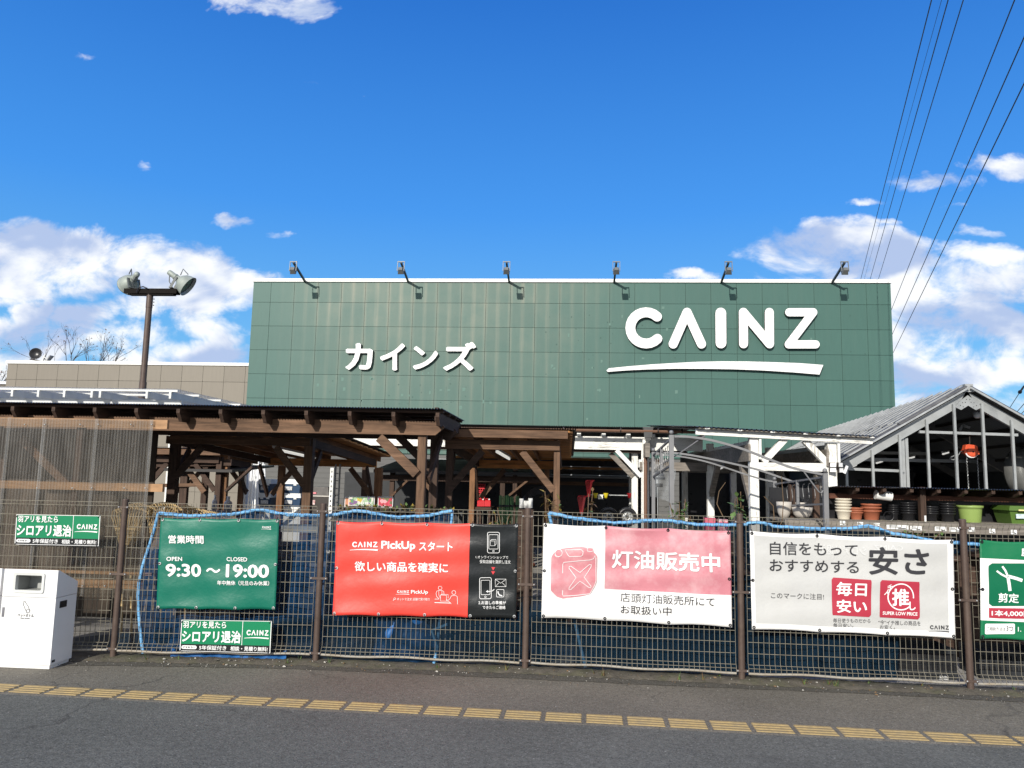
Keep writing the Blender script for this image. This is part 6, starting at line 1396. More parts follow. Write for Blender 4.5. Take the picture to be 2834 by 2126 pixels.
# ------------------------------------------------------------------ goods and clutter of the garden yard
def leafy(name, lab, px, base_py, top_py, Y, w_px, n, mats, seed, leaf=.07, group=None, stems=3):
    rnd = random.Random(seed); q = P(px, base_py, Y); top = P(px, top_py, Y); h = top.z-q.z; w = w_px/sc(Y)/2
    t = thing(name, lab, 'plant', (q.x, Y, q.z), group)
    b = B(); tips = []
    for k in range(stems):
        a = rnd.uniform(0,6.28); e = Vector((q.x+rnd.uniform(-.7,.7)*w, Y+rnd.uniform(-.5,.5)*w, q.z+h*rnd.uniform(.75,1))); m_ = (Vector((q.x,Y,q.z))+e)/2+Vector((rnd.uniform(-1,1)*w*.3,0,0))
        pts = [Vector((q.x+rnd.uniform(-.02,.02),Y,q.z)), m_, e]; b.tube(pts, .004, 5); tips.append(pts)
    part('stem', b, stem_mat, t)
    l = B()
    for i in range(n):
        p = rnd.choice(tips); u = rnd.uniform(.25,1); c = (p[0]*(1-u)**2+p[1]*2*u*(1-u)+p[2]*u*u)
        d = Vector((rnd.uniform(-1,1), rnd.uniform(-1,.6), rnd.uniform(-.5,.7))).normalized(); s_ = leaf*rnd.uniform(.6,1.2); sd = d.cross(Vector((0,0,1))).normalized()*s_*.27; nn = Vector((0,0,-.18*s_))
        l.mi = rnd.choice(range(len(mats)))
        a0 = c+d*.01; l.add([a0, a0+d*s_*.45+sd, a0+d*s_+nn, a0+d*s_*.45-sd, a0+d*s_*.45+Vector((0,0,-.05*s_))], [(0,4,1),(1,4,2),(2,4,3),(3,4,0)])
    part('leaves', l, mats, t)
g = 'plants growing behind the fence'
leafy('leafy_plant','bronze and yellow leaved plant beside the fence post between the red and the kerosene banners',1530,1560,1345,.35,70,90,[leaf_a,leaf_b,leaf_c],1,.08,g,5)
leafy('leafy_plant','low yellowing plant above the black end of the pickup banner',1380,1560,1405,.4,100,80,[leaf_a,leaf_b,leaf_c],2,.06,g,5)
leafy('leafy_plant','dark green leafy plant in front of the white porch above the pink banner field',1878,1540,1372,.5,64,120,[leaf_a],3,.065,g,6)
leafy('leafy_plant','reddish leaved low plant behind the rolled blue net edge near the porch',1925,1540,1425,.45,55,60,[leaf_c,leaf_a],4,.04,g,5)
leafy('leafy_plant','tall green climber with broad leaves on the post between the pale banners',2046,1560,1358,.25,46,60,[leaf_a],5,.095,g,4)
leafy('leafy_plant','broad leaved plant beside the red rakes above the kerosene banner',1630,1560,1350,.4,44,26,[leaf_a,leaf_c],6,.09,g,3)
leafy('leafy_plant','green leafy plant low behind the mesh under the black banner end',1375,1830,1770,.5,90,70,[leaf_a,leaf_b],7,.05,g,6)
leafy('leafy_plant','small plant low behind the net under the kerosene banner',1815,1840,1785,.3,50,40,[leaf_a],8,.05,g,4)
leafy('leafy_plant','dark bushy plant below the stall shelf behind the last fence post',2560,1530,1465,1.45,170,130,[leaf_a],9,.06,g,9)
leafy('leafy_plant','sprig of leaves low on the net below the middle of the kerosene banner',1690,1830,1790,.3,34,16,[leaf_a,leaf_b],10,.05,g,2)
def twigs():
    for k, (pts, lab) in enumerate(((((2001,1430),(1984,1395),(1990,1360),(2008,1335)),'tall bare curved twig in front of the dark porch'),(((2150,1480),(2165,1440),(2168,1390),(2163,1318)),'bare twig standing before the garden arch scrollwork'),(((2143,1440),(2140,1400),(2114,1374)),'short bare twig leaning beside the left white porch post'))):
        b = B(); b.tube([P(x,y,.6) for x, y in pts], .006, 6, r1=.003); solo('bare_twig', b, stem_mat, lab, 'twig', 'bare twigs behind the fence')
twigs()
def rakes():
    t0 = None; rnd = random.Random(8)
    spots = [(352,1398,.55),(380,1392,.62),(408,1386,.70),(436,1388,.66),(462,1392,.74),(492,1398,.80),(524,1406,.86),(556,1412,.92),(590,1418,1.0)]
    labs = ['leftmost bamboo rake, half hidden by the clear screen','second bamboo rake from the left behind the screen edge','bamboo rake just left of the netting side edge','bamboo rake right over the netting side edge','bamboo rake above the left end of the hours banner','fifth bamboo rake from the right of the leaning row','bamboo rake third from the right in the leaning row','bamboo rake second from the right in the leaning row','last bamboo rake on the right of the leaning row']
    for k, (px, py, Y) in enumerate(spots):
        q = P(px, py, Y); loc = Vector((q.x, Y, q.z-1.42))
        if t0 is None:
            t0 = thing('bamboo_rake', labs[0], 'rake', loc, 'bamboo rakes leaning behind the fence')
            b = B(); b.tube([loc+Vector((.05,0,.02)), loc+Vector((0,0,1.0))], .013, 8); part('handle', b, tan_bamboo, t0)
            b = B()
            for i in range(13):
                u = (i-6)/6; x = u*.17; top = 1.40-.05*u*u
                b.tube([loc+Vector((x*.12,0,.92)), loc+Vector((x*.6,0,1.15)), loc+Vector((x*.95,0,top-.06)), loc+Vector((x+.02,-.01,top)), loc+Vector((x+.075,-.05,top+.015)), loc+Vector((x+.12,-.08,top-.015))], .0055, 5)
            part('tines', b, tan_bamboo, t0)
            b = B(); b.bar(loc+Vector((-.11,0,1.17)), loc+Vector((.11,0,1.17)), .012, .016); part('cross_tie', b, tan_bamboo, t0)
        else:
            o = dup(t0, loc, rz=rnd.uniform(-.25,.25), label=labs[k]); o.rotation_euler = (rnd.uniform(-.05,.0), rnd.uniform(-.06,.10), rnd.uniform(-.3,.3))
rakes()
def white_poles():
    rnd = random.Random(2); p0 = None; Y = 9.0
    for k in range(11):
        xb, xt = 676+k*6+rnd.uniform(-2,2), 690+k*4.4+rnd.uniform(-2,2)
        a = P(xb,1420,Y+.05*(k%3)); c = P(xt,1284+rnd.uniform(-6,10),Y+.35); a2 = a-(c-a)*.95
        b = B(); b.tube([a2, c], .016, 8); solo('white_pole', b, white_pl, 'white plastic pole of the bundle leaning behind the left pergola', 'pole', 'white poles leaning in a bundle')
    b = B(); x0, x1 = X_(664,1350,8.6), X_(681,1350,8.6); b.box((x0,8.6,-.03),(x1,8.7,P(670,1286,8.6).z)); solo('white_post', b, white_z, 'single upright white post left of the bundle of white poles', 'post')
white_poles()
def storage():
    bl = mat('storage_blue', (.028,.062,.125), .45, var=.06); lid = mat('storage_white', (.70,.72,.72), .45, var=.05); Y = 7.9; s_ = sc(Y)
    base = []
    for (x0, x1, side) in ((716,748,'left'),(768,830,'right')):
        for (yt, yl, yb, nm) in ((1326,1339,1364,'upper'),(1364.5,1377,1402,'lower')):
            a, c = P(x0,yt,Y), P(x1,yb,Y); zt, zl, zb = P(x0,yt,Y).z, P(x0,yl,Y).z, P(x0,yb,Y).z
            t = thing('storage_box', 'blue storage box with white lid, %s one of the %s stack behind the pergola' % (nm, side), 'storage box', ((a.x+c.x)/2, Y+.2, zb), 'blue storage boxes')
            b = B(); i = .02; b.hexa([(a.x+i,Y+i,zb),(c.x-i,Y+i,zb),(c.x-i,Y+.42,zb),(a.x+i,Y+.42,zb),(a.x,Y,zl),(c.x,Y,zl),(c.x,Y+.45,zl),(a.x,Y+.45,zl)]); part('body', b, bl, t)
            b = B(); b.hexa([(a.x-.01,Y-.012,zl+.001),(c.x+.01,Y-.012,zl+.001),(c.x+.01,Y+.46,zl+.001),(a.x-.01,Y+.46,zl+.001),(a.x+.005,Y,zt-.002),(c.x-.005,Y,zt-.002),(c.x-.005,Y+.45,zt-.002),(a.x+.005,Y+.45,zt-.002)]); part('lid', b, lid, t)
            for u in (.28,.78):
                x = a.x+(c.x-a.x)*u; b = B(); b.box((x-.03,Y-.018,zl-.03),(x+.03,Y-.001,zl+.012)); part('clip', b, lid, t)
            x = (a.x+c.x)/2; b = B(); b.box((x-.075,Y-.006,(zl+zb)/2-.035),(x+.075,Y+.012,(zl+zb)/2+.04)); part('sticker', b, mat('box_sticker',(.55,.55,.55),.5,var=.6,vs=60), t)
        zb = P(x0,1402,Y).z; b = B(); a, c = P(x0,1402,Y), P(x1,1402,Y); b.box((a.x-.02,Y,-.03),(c.x+.02,Y+.5,zb-.002)); solo('plinth', b, white_soft, 'pale plinth carrying the %s stack of blue storage boxes' % side, 'plinth')
    br = mat('box_brown', (.052,.044,.040), .5, var=.06); cr = mat('box_cream', (.56,.53,.48), .5)
    Y = 8.0; a, c = P(856,1347,Y), P(909,1394,Y); zm = P(870,1373,Y).z
    t = thing('brown_box', 'dark brown storage bin with cream rim right of the blue boxes', 'storage bin', ((a.x+c.x)/2, Y+.2, c.z-.2))
    b = B(); b.hexa([(a.x+.03,Y+.02,c.z-.25),(c.x-.03,Y+.02,c.z-.25),(c.x-.03,Y+.4,c.z-.25),(a.x+.03,Y+.4,c.z-.25),(a.x,Y,zm-.01),(c.x,Y,zm-.01),(c.x,Y+.45,zm-.01),(a.x,Y+.45,zm-.01)]); part('body', b, br, t)
    b = B(); b.box((a.x-.012,Y-.012,zm-.009),(c.x+.012,Y+.46,zm+.012)); part('rim', b, cr, t)
    b = B(); b.hexa([(a.x+.005,Y,zm+.013),(c.x-.005,Y,zm+.013),(c.x-.005,Y+.45,zm+.013),(a.x+.005,Y+.45,zm+.013),(a.x+.02,Y+.06,a.z),(c.x-.04,Y+.06,a.z),(c.x-.04,Y+.42,a.z),(a.x+.02,Y+.42,a.z)]); part('lid', b, br, t)
    b = B(); q = P(866,1390,Y); b.box((q.x-.055,Y-.004,q.z-.05),(q.x+.045,Y+.012,q.z+.045)); part('sticker', b, mat('red_sticker',(.6,.5,.48),.5,var=.6,vs=40,dirt=(.5,.04,.04),dirt_amt=.9,dirt_s=14), t)
    b = B(); q = P(868,1365,Y+.01); b.box((q.x-.06,Y-.002,q.z-.018),(q.x+.06,Y+.02,q.z+.022)); part('sticker', b, mat('pink_sticker',(.65,.22,.25),.5,var=.3,vs=40), t)
    # perforated rack upright and ladder frame
    Y = 1.3; x = X_(914,1400,Y); t = thing('rack_upright', 'pale grey perforated steel upright beside the fence post left of the red banner', 'rack upright', (x,Y,-.03)); b = B(); zt = P(917,1295,Y).z
    n = 34; w = .020
    for k in range(n):
        z0 = -.03+(zt+.03)*k/n; z1 = -.03+(zt+.03)*(k+1)/n; b.box((x-w,Y,z0),(x-.007,Y+.004,z1)); b.box((x+.007,Y,z0),(x+w,Y+.004,z1)); b.box((x-.007,Y,z0+.024),(x+.007,Y+.004,z1))
    b.box((x+w-.003,Y+.0045,-.03),(x+w,Y+.035,zt)); part('upright', b, white_soft, t)
    t = thing('ladder_frame', 'thin galvanised ladder frame right of the perforated upright', 'rack frame', (X_(932,1400,5.2),5.2,-.03)); Y = 5.2
    for px in (926,938):
        b = B(); x = X_(px,1350,Y); b.box((x-.012,Y,-.03),(x+.012,Y+.02,P(px,1285,Y).z)); part('upright', b, galv, t)
    for py in (1310,1330,1352,1370,1390):
        b = B(); p0, p1 = P(926,py,Y), P(938,py+1,Y); b.bar(p0+Vector((.013,.01,0)), p1+Vector((-.013,.01,0)), .012, .016); part('rung', b, galv, t)
    # white canisters
    ca = mat('canister', (.62,.63,.66), .4, var=.05, dirt=(.25,.12,.2), dirt_amt=.2)
    for (px, r_px, yt, yb, lab) in ((593,7,1370,1412,'slim white spray bottle standing behind the hours banner'),(630,11,1374,1414,'wide white spray bottle right of the slim one behind the hours banner')):
        Y = 4.0; k = 1/sc(Y); q = P(px,yb,Y); zt = P(px,yt,Y).z; h = zt-q.z; r = r_px*k
        t = thing('spray_bottle', lab, 'bottle', q); b = B(); b.lathe([(.001,0),(r,0),(r,h*.5),(r*.9,h*.62),(r*.4,h*.72),(r*.36,h*.85),(.001,h*.85)], q, n=16); part('body', b, ca, t)
        b = B(); b.lathe([(r*.42,h*.78),(r*.42,h),(.001,h)], q, n=12); part('cap', b, white_pl, t)
    b = B(); a, c = P(520,1413,4.0), P(700,1414,4.0); b.box((a.x,3.9,a.z-.04),(c.x,4.3,a.z-.002)); b.box((a.x+.05,4.0,-.03),(a.x+.1,4.05,a.z-.04)); b.box((c.x-.1,4.0,-.03),(c.x-.05,4.05,a.z-.04)); b.box((a.x+.05,4.2,-.03),(a.x+.1,4.25,a.z-.04)); b.box((c.x-.1,4.2,-.03),(c.x-.05,4.25,a.z-.04)); solo('work_table', b, grey_wood, 'plank table behind the hours banner carrying the white spray bottles', 'table')
storage()
def flower_print(name, cols, sc_):
    m = bpy.data.materials.new(name); m.use_nodes = True; t = NT(m.node_tree); b_ = t.n('ShaderNodeBsdfPrincipled'); out = t.n('ShaderNodeOutputMaterial')
    pos = t.n('ShaderNodeNewGeometry').outputs['Position']; vo = t.n('ShaderNodeTexVoronoi'); vo.inputs['Scale'].default_value = sc_; t.l(pos, vo.inputs['Vector'])
    s = t.n('ShaderNodeSeparateColor'); t.l(vo.outputs['Color'], s.inputs[0]); cr = t.n('ShaderNodeValToRGB'); cr.color_ramp.interpolation = 'CONSTANT'; el = cr.color_ramp.elements
    el[0].color = cols[0]+(1,); el[1].position = .97; el[1].color = cols[-1]+(1,)
    for i, c in enumerate(cols[1:-1]):
        e = el.new((i+1)/(len(cols)-1)); e.color = c+(1,)
    t.l(s.outputs[0], cr.inputs[0]); t.l(cr.outputs[0], b_.inputs['Base Color']); b_.inputs['Roughness'].default_value = .5; t.l(b_.outputs[0], out.inputs[0]); return m
def goods():
    f1 = flower_print('flower_print', [(.10,.26,.12),(.35,.50,.30),(.55,.42,.05),(.20,.10,.25),(.65,.62,.55),(.12,.30,.10),(.40,.08,.10)], 30); f2 = flower_print('red_flower_print', [(.50,.03,.06),(.62,.05,.10),(.15,.13,.05),(.70,.35,.38),(.42,.02,.05),(.25,.22,.10)], 26)
    def sign(px0, px1, y0, y1, Y, m, lab, feet=True):
        a, c = P(px0,y0,Y), P(px1,y1,Y); t = thing('flower_sign', lab, 'sign', ((a.x+c.x)/2, Y, c.z)); b = B(); b.box((a.x,Y,c.z),(c.x,Y+.012,a.z)); part('print', b, m, t)
        b = B(); b.box((a.x-.012,Y+.0125,c.z-.012),(c.x+.012,Y+.022,a.z+.012)); part('backing', b, white_pl, t)
        for x in (a.x+.05, c.x-.05):
            b = B(); b.box((x-.012,Y+.0225,-.03),(x+.012,Y+.04,a.z-.02)); part('stake', b, dark_z, t)
        return t, a, c
    t, a, c = sign(967,1033,1376,1399,2.3,f1,'long printed flower sign in green, yellow and violet above the red banner'); 
    b = B(); write(b, '秋植え', 998, 1397, 1032, 1397, 8, lambda x, y: P(x,y,2.3)+Vector((0,-.002,0)), .04); part('lettering', b, i_white, t)
    sign(1048,1084,1377,1402,2.3,f2,'smaller printed sign of red flowers beside the long flower sign')
    sign(956,967,1378,1402,2.35,mat('tan_print',(.55,.25,.14),.5,var=.4,vs=30),'narrow orange tan sign at the left end of the flower signs')
    # red crates, one on another
    red = mat('crate_red', (.55,.012,.02), .45, var=.1); Y = 8.2
    for k in range(4):
        a, c = P(1323,1339+k*11,Y), P(1341,1349.3+k*11,Y); t = thing('red_crate', '%s red slotted crate of the stack in the shop behind the right pergola' % ['topmost','second','third','lowest'][k], 'crate', ((a.x+c.x)/2,Y+.1,c.z), 'red crates in a stack')
        b = B(); h = a.z-c.z; b.box((a.x,Y,c.z),(c.x,Y+.01,c.z+h*.28)); b.box((a.x,Y,c.z+h*.68),(c.x,Y+.01,a.z-.001)); 
        for u in (0,.3,.62,.9): b.box((a.x+(c.x-a.x)*u,Y+.0005,c.z+h*.28),(a.x+(c.x-a.x)*(u+.1),Y+.0095,c.z+h*.68))
        b.box((a.x,Y+.011,c.z),(a.x+.01,Y+.2,a.z-.002)); b.box((c.x-.01,Y+.011,c.z),(c.x,Y+.2,a.z-.002)); b.box((a.x,Y+.2,c.z),(c.x,Y+.21,a.z-.002)); b.box((a.x+.011,Y+.011,c.z+.001),(c.x-.011,Y+.199,c.z+.01)); part('shell', b, red, t)
    for (x0,x1,lab) in ((1321,1340,'left red fuel can on the rack below the red crates'),(1341,1357,'right red fuel can beside the green stakes')):
        Y = 7.8; a, c = P(x0,1384,Y), P(x1,1402,Y); t = thing('red_can', lab, 'fuel can', ((a.x+c.x)/2,Y+.08,c.z)); b = B(); i = .015
        b.hexa([(a.x,Y,c.z),(c.x,Y,c.z),(c.x,Y+.16,c.z),(a.x,Y+.16,c.z),(a.x,Y,a.z-.02),(c.x,Y,a.z-.02),(c.x,Y+.16,a.z-.02),(a.x,Y+.16,a.z-.02)]); b.hexa([(a.x,Y,a.z-.0199),(c.x,Y,a.z-.0199),(c.x,Y+.16,a.z-.0199),(a.x,Y+.16,a.z-.0199),(a.x+i,Y+i,a.z),(c.x-i,Y+i,a.z),(c.x-i,Y+.15,a.z),(a.x+i,Y+.15,a.z)]); part('body', b, red, t)
        b = B(); b.lathe([(.014,0),(.016,.025),(.001,.027)], (c.x-.03,Y+.05,a.z), n=10); part('cap', b, white_pl, t)
        b = B(); b.tube([(a.x+.015,Y+.08,a.z),(a.x+.02,Y+.08,a.z+.025),(c.x-.06,Y+.08,a.z+.025),(c.x-.055,Y+.08,a.z)], .007, 6); part('handle', b, red, t)
    a, c = P(1316,1403,7.8), P(1360,1404,7.8); b = B(); b.box((a.x,7.75,a.z-.05),(c.x,8.45,a.z-.003)); b.box((a.x+.02,7.8,-.03),(a.x+.06,7.84,a.z-.05)); b.box((c.x-.06,7.8,-.03),(c.x-.02,7.84,a.z-.05)); b.box((a.x+.02,8.3,-.03),(a.x+.06,8.34,a.z-.05)); b.box((c.x-.06,8.3,-.03),(c.x-.02,8.34,a.z-.05)); solo('goods_rack', b, dark_x, 'dark rack carrying the red fuel cans and crates', 'rack')
    # bundles of green plant stakes
    gs = mat('stake_green', (.05,.16,.06), .4, var=.1, obj=True); gl = mat('stake_light', (.22,.42,.16), .4, obj=True); Y = 3.3; rnd = random.Random(4)
    for k, (px, w, yt, lab) in enumerate(((1388,12,1372,'leftmost thick bundle of green plant stakes above the black banner end'),(1402,15,1371,'widest bundle of green plant stakes, second from the left'),(1417,8,1375,'thin short bundle of green plant stakes'),(1432,11,1373,'bundle of green plant stakes beside the white sacks'))):
        t = thing('stake_bundle', lab, 'stakes', (X_(px,1400,Y),Y,-.03), 'bundles of green plant stakes'); b = B(); b2 = B()
        for i in range(int(w*.8)):
            x = X_(px-w/2+w*(i+.5)/int(w*.8),1400,Y); zt = P(px,yt+rnd.uniform(-1.5,3),Y).z; (b if i % 3 else b2).tube([(x,Y+rnd.uniform(-.02,.02),-.03),(x+rnd.uniform(-.008,.008),Y,zt)], .006, 5)
        part('stakes', b, gs, t); part('pale_stakes', b2, gl, t)
        b = B(); q = P(px,1400,Y); b.lathe([(w*.62/sc(Y),-.012),(w*.62/sc(Y),.012)], (q.x,Y,q.z), n=14); part('tie', b, black_pl, t)
    # white printed sacks
    sk = mat('sack_white', (.66,.66,.64), .5, var=.25, vs=14, dirt=(.10,.10,.12), dirt_amt=.6, dirt_s=16)
    for (px, w, yt, lab) in ((1443,11,1380,'narrow white printed sack left of the fence post top'),(1457,15,1386,'white printed sack behind the fence post top'),(1468,12,1379,'white printed sack right of the fence post top')):
        Y = 2.6; a, c = P(px-w/2,yt,Y), P(px+w/2,1406,Y); zb = c.z; b = B(); b.sm = True
        n = 7; vs = []
        for j in range(6):
            v = j/5; z = zb+(a.z-zb)*v; th = .05*math.sin(math.pi*min(1,v*.9+.1))
            for i in range(n): vs.append((a.x+(c.x-a.x)*i/(n-1), Y-th*math.sin(math.pi*i/(n-1)), z))
            for i in range(n-1,-1,-1): vs.append((a.x+(c.x-a.x)*i/(n-1), Y+.001+th*math.sin(math.pi*i/(n-1)), z))
        m_ = 2*n; b.add(vs, [(j*m_+i,j*m_+(i+1)%m_,(j+1)*m_+(i+1)%m_,(j+1)*m_+i) for j in range(5) for i in range(m_)]); solo('sack', b, sk, lab, 'sack', 'white printed sacks')
    a, c = P(1434,1407,2.5), P(1476,1407,2.5); zq = P(1455,1407,2.6).z-.012; b = B(); b.box((a.x,2.5,-.03),(c.x,2.75,zq)); solo('plinth', b, dark_x, 'dark plinth carrying the white printed sacks', 'plinth')
    # black tunnel hoops
    t = thing('hoop_bundle', 'bundle of black plastic tunnel hoops arching behind the right pergola', 'hoops', (X_(1450,1400,3.6),3.6,-.03)); Y = 3.6
    for k in range(7):
        b = B(); c = P(1497+k*2,1420,Y); r = (54+k*3.2)/sc(Y); rz = r*.98
        b.tube([(c.x+r*math.cos(a_), Y+.03*k, c.z+rz*math.sin(a_)) for a_ in [math.pi*.98-(math.pi*.60)*i/16 for i in range(17)]], .011, 6); part('hoop', b, black_pl, t)
    # red leaf rakes
    rr = mat('rake_red', (.22,.007,.011), .4, var=.1, obj=True); p0 = None
    for k, (px, py, Y, lab) in enumerate(((1612,1384,1.2,'bright red plastic leaf rake standing behind the kerosene banner'),(1632,1340,1.9,'dark red plastic leaf rake higher up in shade behind the bright red one'))):
        q = P(px, py, Y); loc = Vector((q.x-.01,Y,q.z-.17))
        if p0 is None:
            p0 = thing('red_rake', lab, 'rake', loc, 'red plastic leaf rakes'); b = B()
            for i in range(9):
                u = (i-4)/4; b.bar(loc+Vector((u*.035,0,.04)), loc+Vector((u*.12+.05*(1-abs(u)),-.01,.34-.02*abs(u))), .007, .006); b.bar(loc+Vector((u*.12+.05*(1-abs(u)),-.01,.34-.02*abs(u))), loc+Vector((u*.125+.05,-.05,.35)), .007, .006)
            part('tines', b, rr, p0); b = B(); b.prism([loc+Vector(v) for v in ((-.045,0,.03),(.045,0,.03),(.055,0,.08),(.0,0,.06),(-.05,0,.08))], (0,.012,0)); part('web', b, rr, p0)
            b = B(); b.tube([loc+Vector((0,.004,.06)), loc+Vector((-.03,.05,-.9))], .012, 8); part('handle', b, grey_metal, p0)
            p0.scale = (.36,.4,.62)
        else: o = dup(p0, loc, rz=.3, label=lab)
    # cups hanging on a rail and wheels in the shade
    Y = 6.9; ym = mat('cup_yellow', (.62,.50,.02), .45, obj=True); a, c = P(1650,1370,Y), P(1752,1371,Y)
    b = B(); b.tube([(a.x-.1,Y+.06,a.z),(c.x,Y+.06,a.z)], .012, 8); solo('hanging_rail', b, galv, 'pale horizontal rail with hanging cups under the rear canopy', 'rail')
    cup = None
    for k, (px, m, lab) in enumerate(((1648,ym,'left yellow cup hanging on the rail under the rear canopy'),(1677,ym,'right yellow cup hanging on the rail under the rear canopy'),(1742,rr,'red cup hanging at the right end of the rail'))):
        q = P(px,1366,Y); b = B(); b.lathe([(.001,-.085),(.025,-.085),(.03,-.05),(.048,0),(.048,.006),(.042,.006),(.038,-.02),(.001,-.03)], (q.x,Y,q.z), n=16); b.tube([(q.x,Y,q.z),(q.x,Y+.05,q.z+.0),(q.x,Y+.075,q.z-.02)], .005, 5); solo('plastic_cup', b, m, lab, 'cup', 'cups on the hanging rail')
    q = P(1662,1375,Y); b = B(); b.box((q.x-.045,Y+.03,q.z-.045),(q.x+.045,Y+.04,q.z+.035)); solo('price_tag', b, white_soft, 'white price card between the two yellow cups', 'price tag')
    for (px, py, r_px, lab) in ((1684,1432,16,'left wheel with silver rim in the shade under the rear canopy'),(1736,1431,15.5,'right wheel with silver rim beside the white canopy post')):
        Yw = 5.6; q = P(px,py,Yw); r = r_px/sc(Yw); t = thing('spare_wheel', lab, 'wheel', (q.x,Yw,q.z-r*1.7)); 
        b = B(); b.lathe([(r*1.02,-.02),(r*1.25,-.045),(r*1.62,-.04),(r*1.7,0),(r*1.7,.06),(r*1.02,.09)], q, (0,1,0), 28); part('tyre', b, black_pl, t)
        b = B(); b.lathe([(r*1.02,-.035),(r,-.02),(r*.86,.0),(r*.8,.02),(r*.62,-.006),(r*.4,-.012),(r*.36,.004),(.001,.004)], q, (0,1,0), 28); rim = part('rim', b, galv, t)
        b = B(); b.lathe([(.001,-.03),(r*.2,-.028),(r*.22,.0)], q, (0,1,0), 12); part('hub_cap', b, black_pl, rim)
        for i in range(8):
            b = B(); a_ = 6.283*i/8; b.ball(q+Vector((r*.66*math.cos(a_),-.010,r*.66*math.sin(a_))), r*.09, 5); part('vent_hole', b, black_pl, rim)
    b = B(); a, c = P(1655,1462,5.6), P(1770,1462,5.6); b.box((a.x,5.55,-.03),(c.x,5.9,min(a.z,c.z)-.01)); solo('plinth', b, dark_x, 'dark plank plinth under the two spare wheels', 'plinth')
    # pink tubs near the porch
    for (px, w, yt, m, lab) in ((1966,30,1434,mat('tub_pink',(.52,.10,.15),.5,var=.1),'pink cloth covered box behind the rolled blue net edge'),(2002,26,1438,mat('tub_dots',(.50,.10,.14),.5,var=.05,dirt=(.8,.78,.75),dirt_amt=1,dirt_s=26),'pink and white patterned box right of the plain pink one')):
        Y = 1.0; a, c = P(px-w/2,yt,Y), P(px+w/2,1475,Y); b = B(); i = .01; b.hexa([(a.x+i,Y,c.z),(c.x-i,Y,c.z),(c.x-i,Y+.12,c.z),(a.x+i,Y+.12,c.z),(a.x,Y,a.z),(c.x,Y,a.z),(c.x,Y+.12,a.z),(a.x,Y+.12,a.z)]); solo('gift_box', b, m, lab, 'box')
    b = B(); a, c = P(1940,1475.5,1.0), P(2040,1475.5,1.0); b.box((a.x,.98,-.03),(c.x,1.2,min(a.z,c.z)-.004)); solo('plinth', b, dark_x, 'dark plinth carrying the two pink boxes', 'plinth')
    # flower rubber mat etc: clear hanging curtain beside the downpipe
    Y = 6.2; b = B(); x0, x1 = X_(1800,1300,Y), X_(1872,1300,Y); zt, zb = P(1830,1283,Y).z, P(1830,1375,Y).z; b.sm = True; n = 14; vs = []
    for i in range(n+1):
        for j in range(7):
            u, v = i/n, j/6; vs.append((x0+(x1-x0)*u-(.10*math.sin(u*2)*v), Y+.05*math.sin(u*9+v*2), zt-.1*u*u+(zb-zt)*v))
    b.add(vs, [(i*7+j,(i+1)*7+j,(i+1)*7+j+1,i*7+j+1) for i in range(n) for j in range(6)]); solo('clear_curtain', b, mat('clear_film',(.30,.32,.34),.18,var=.3,alpha=.35), 'clear plastic curtain drawn aside behind the garden arch posts', 'curtain')
goods()
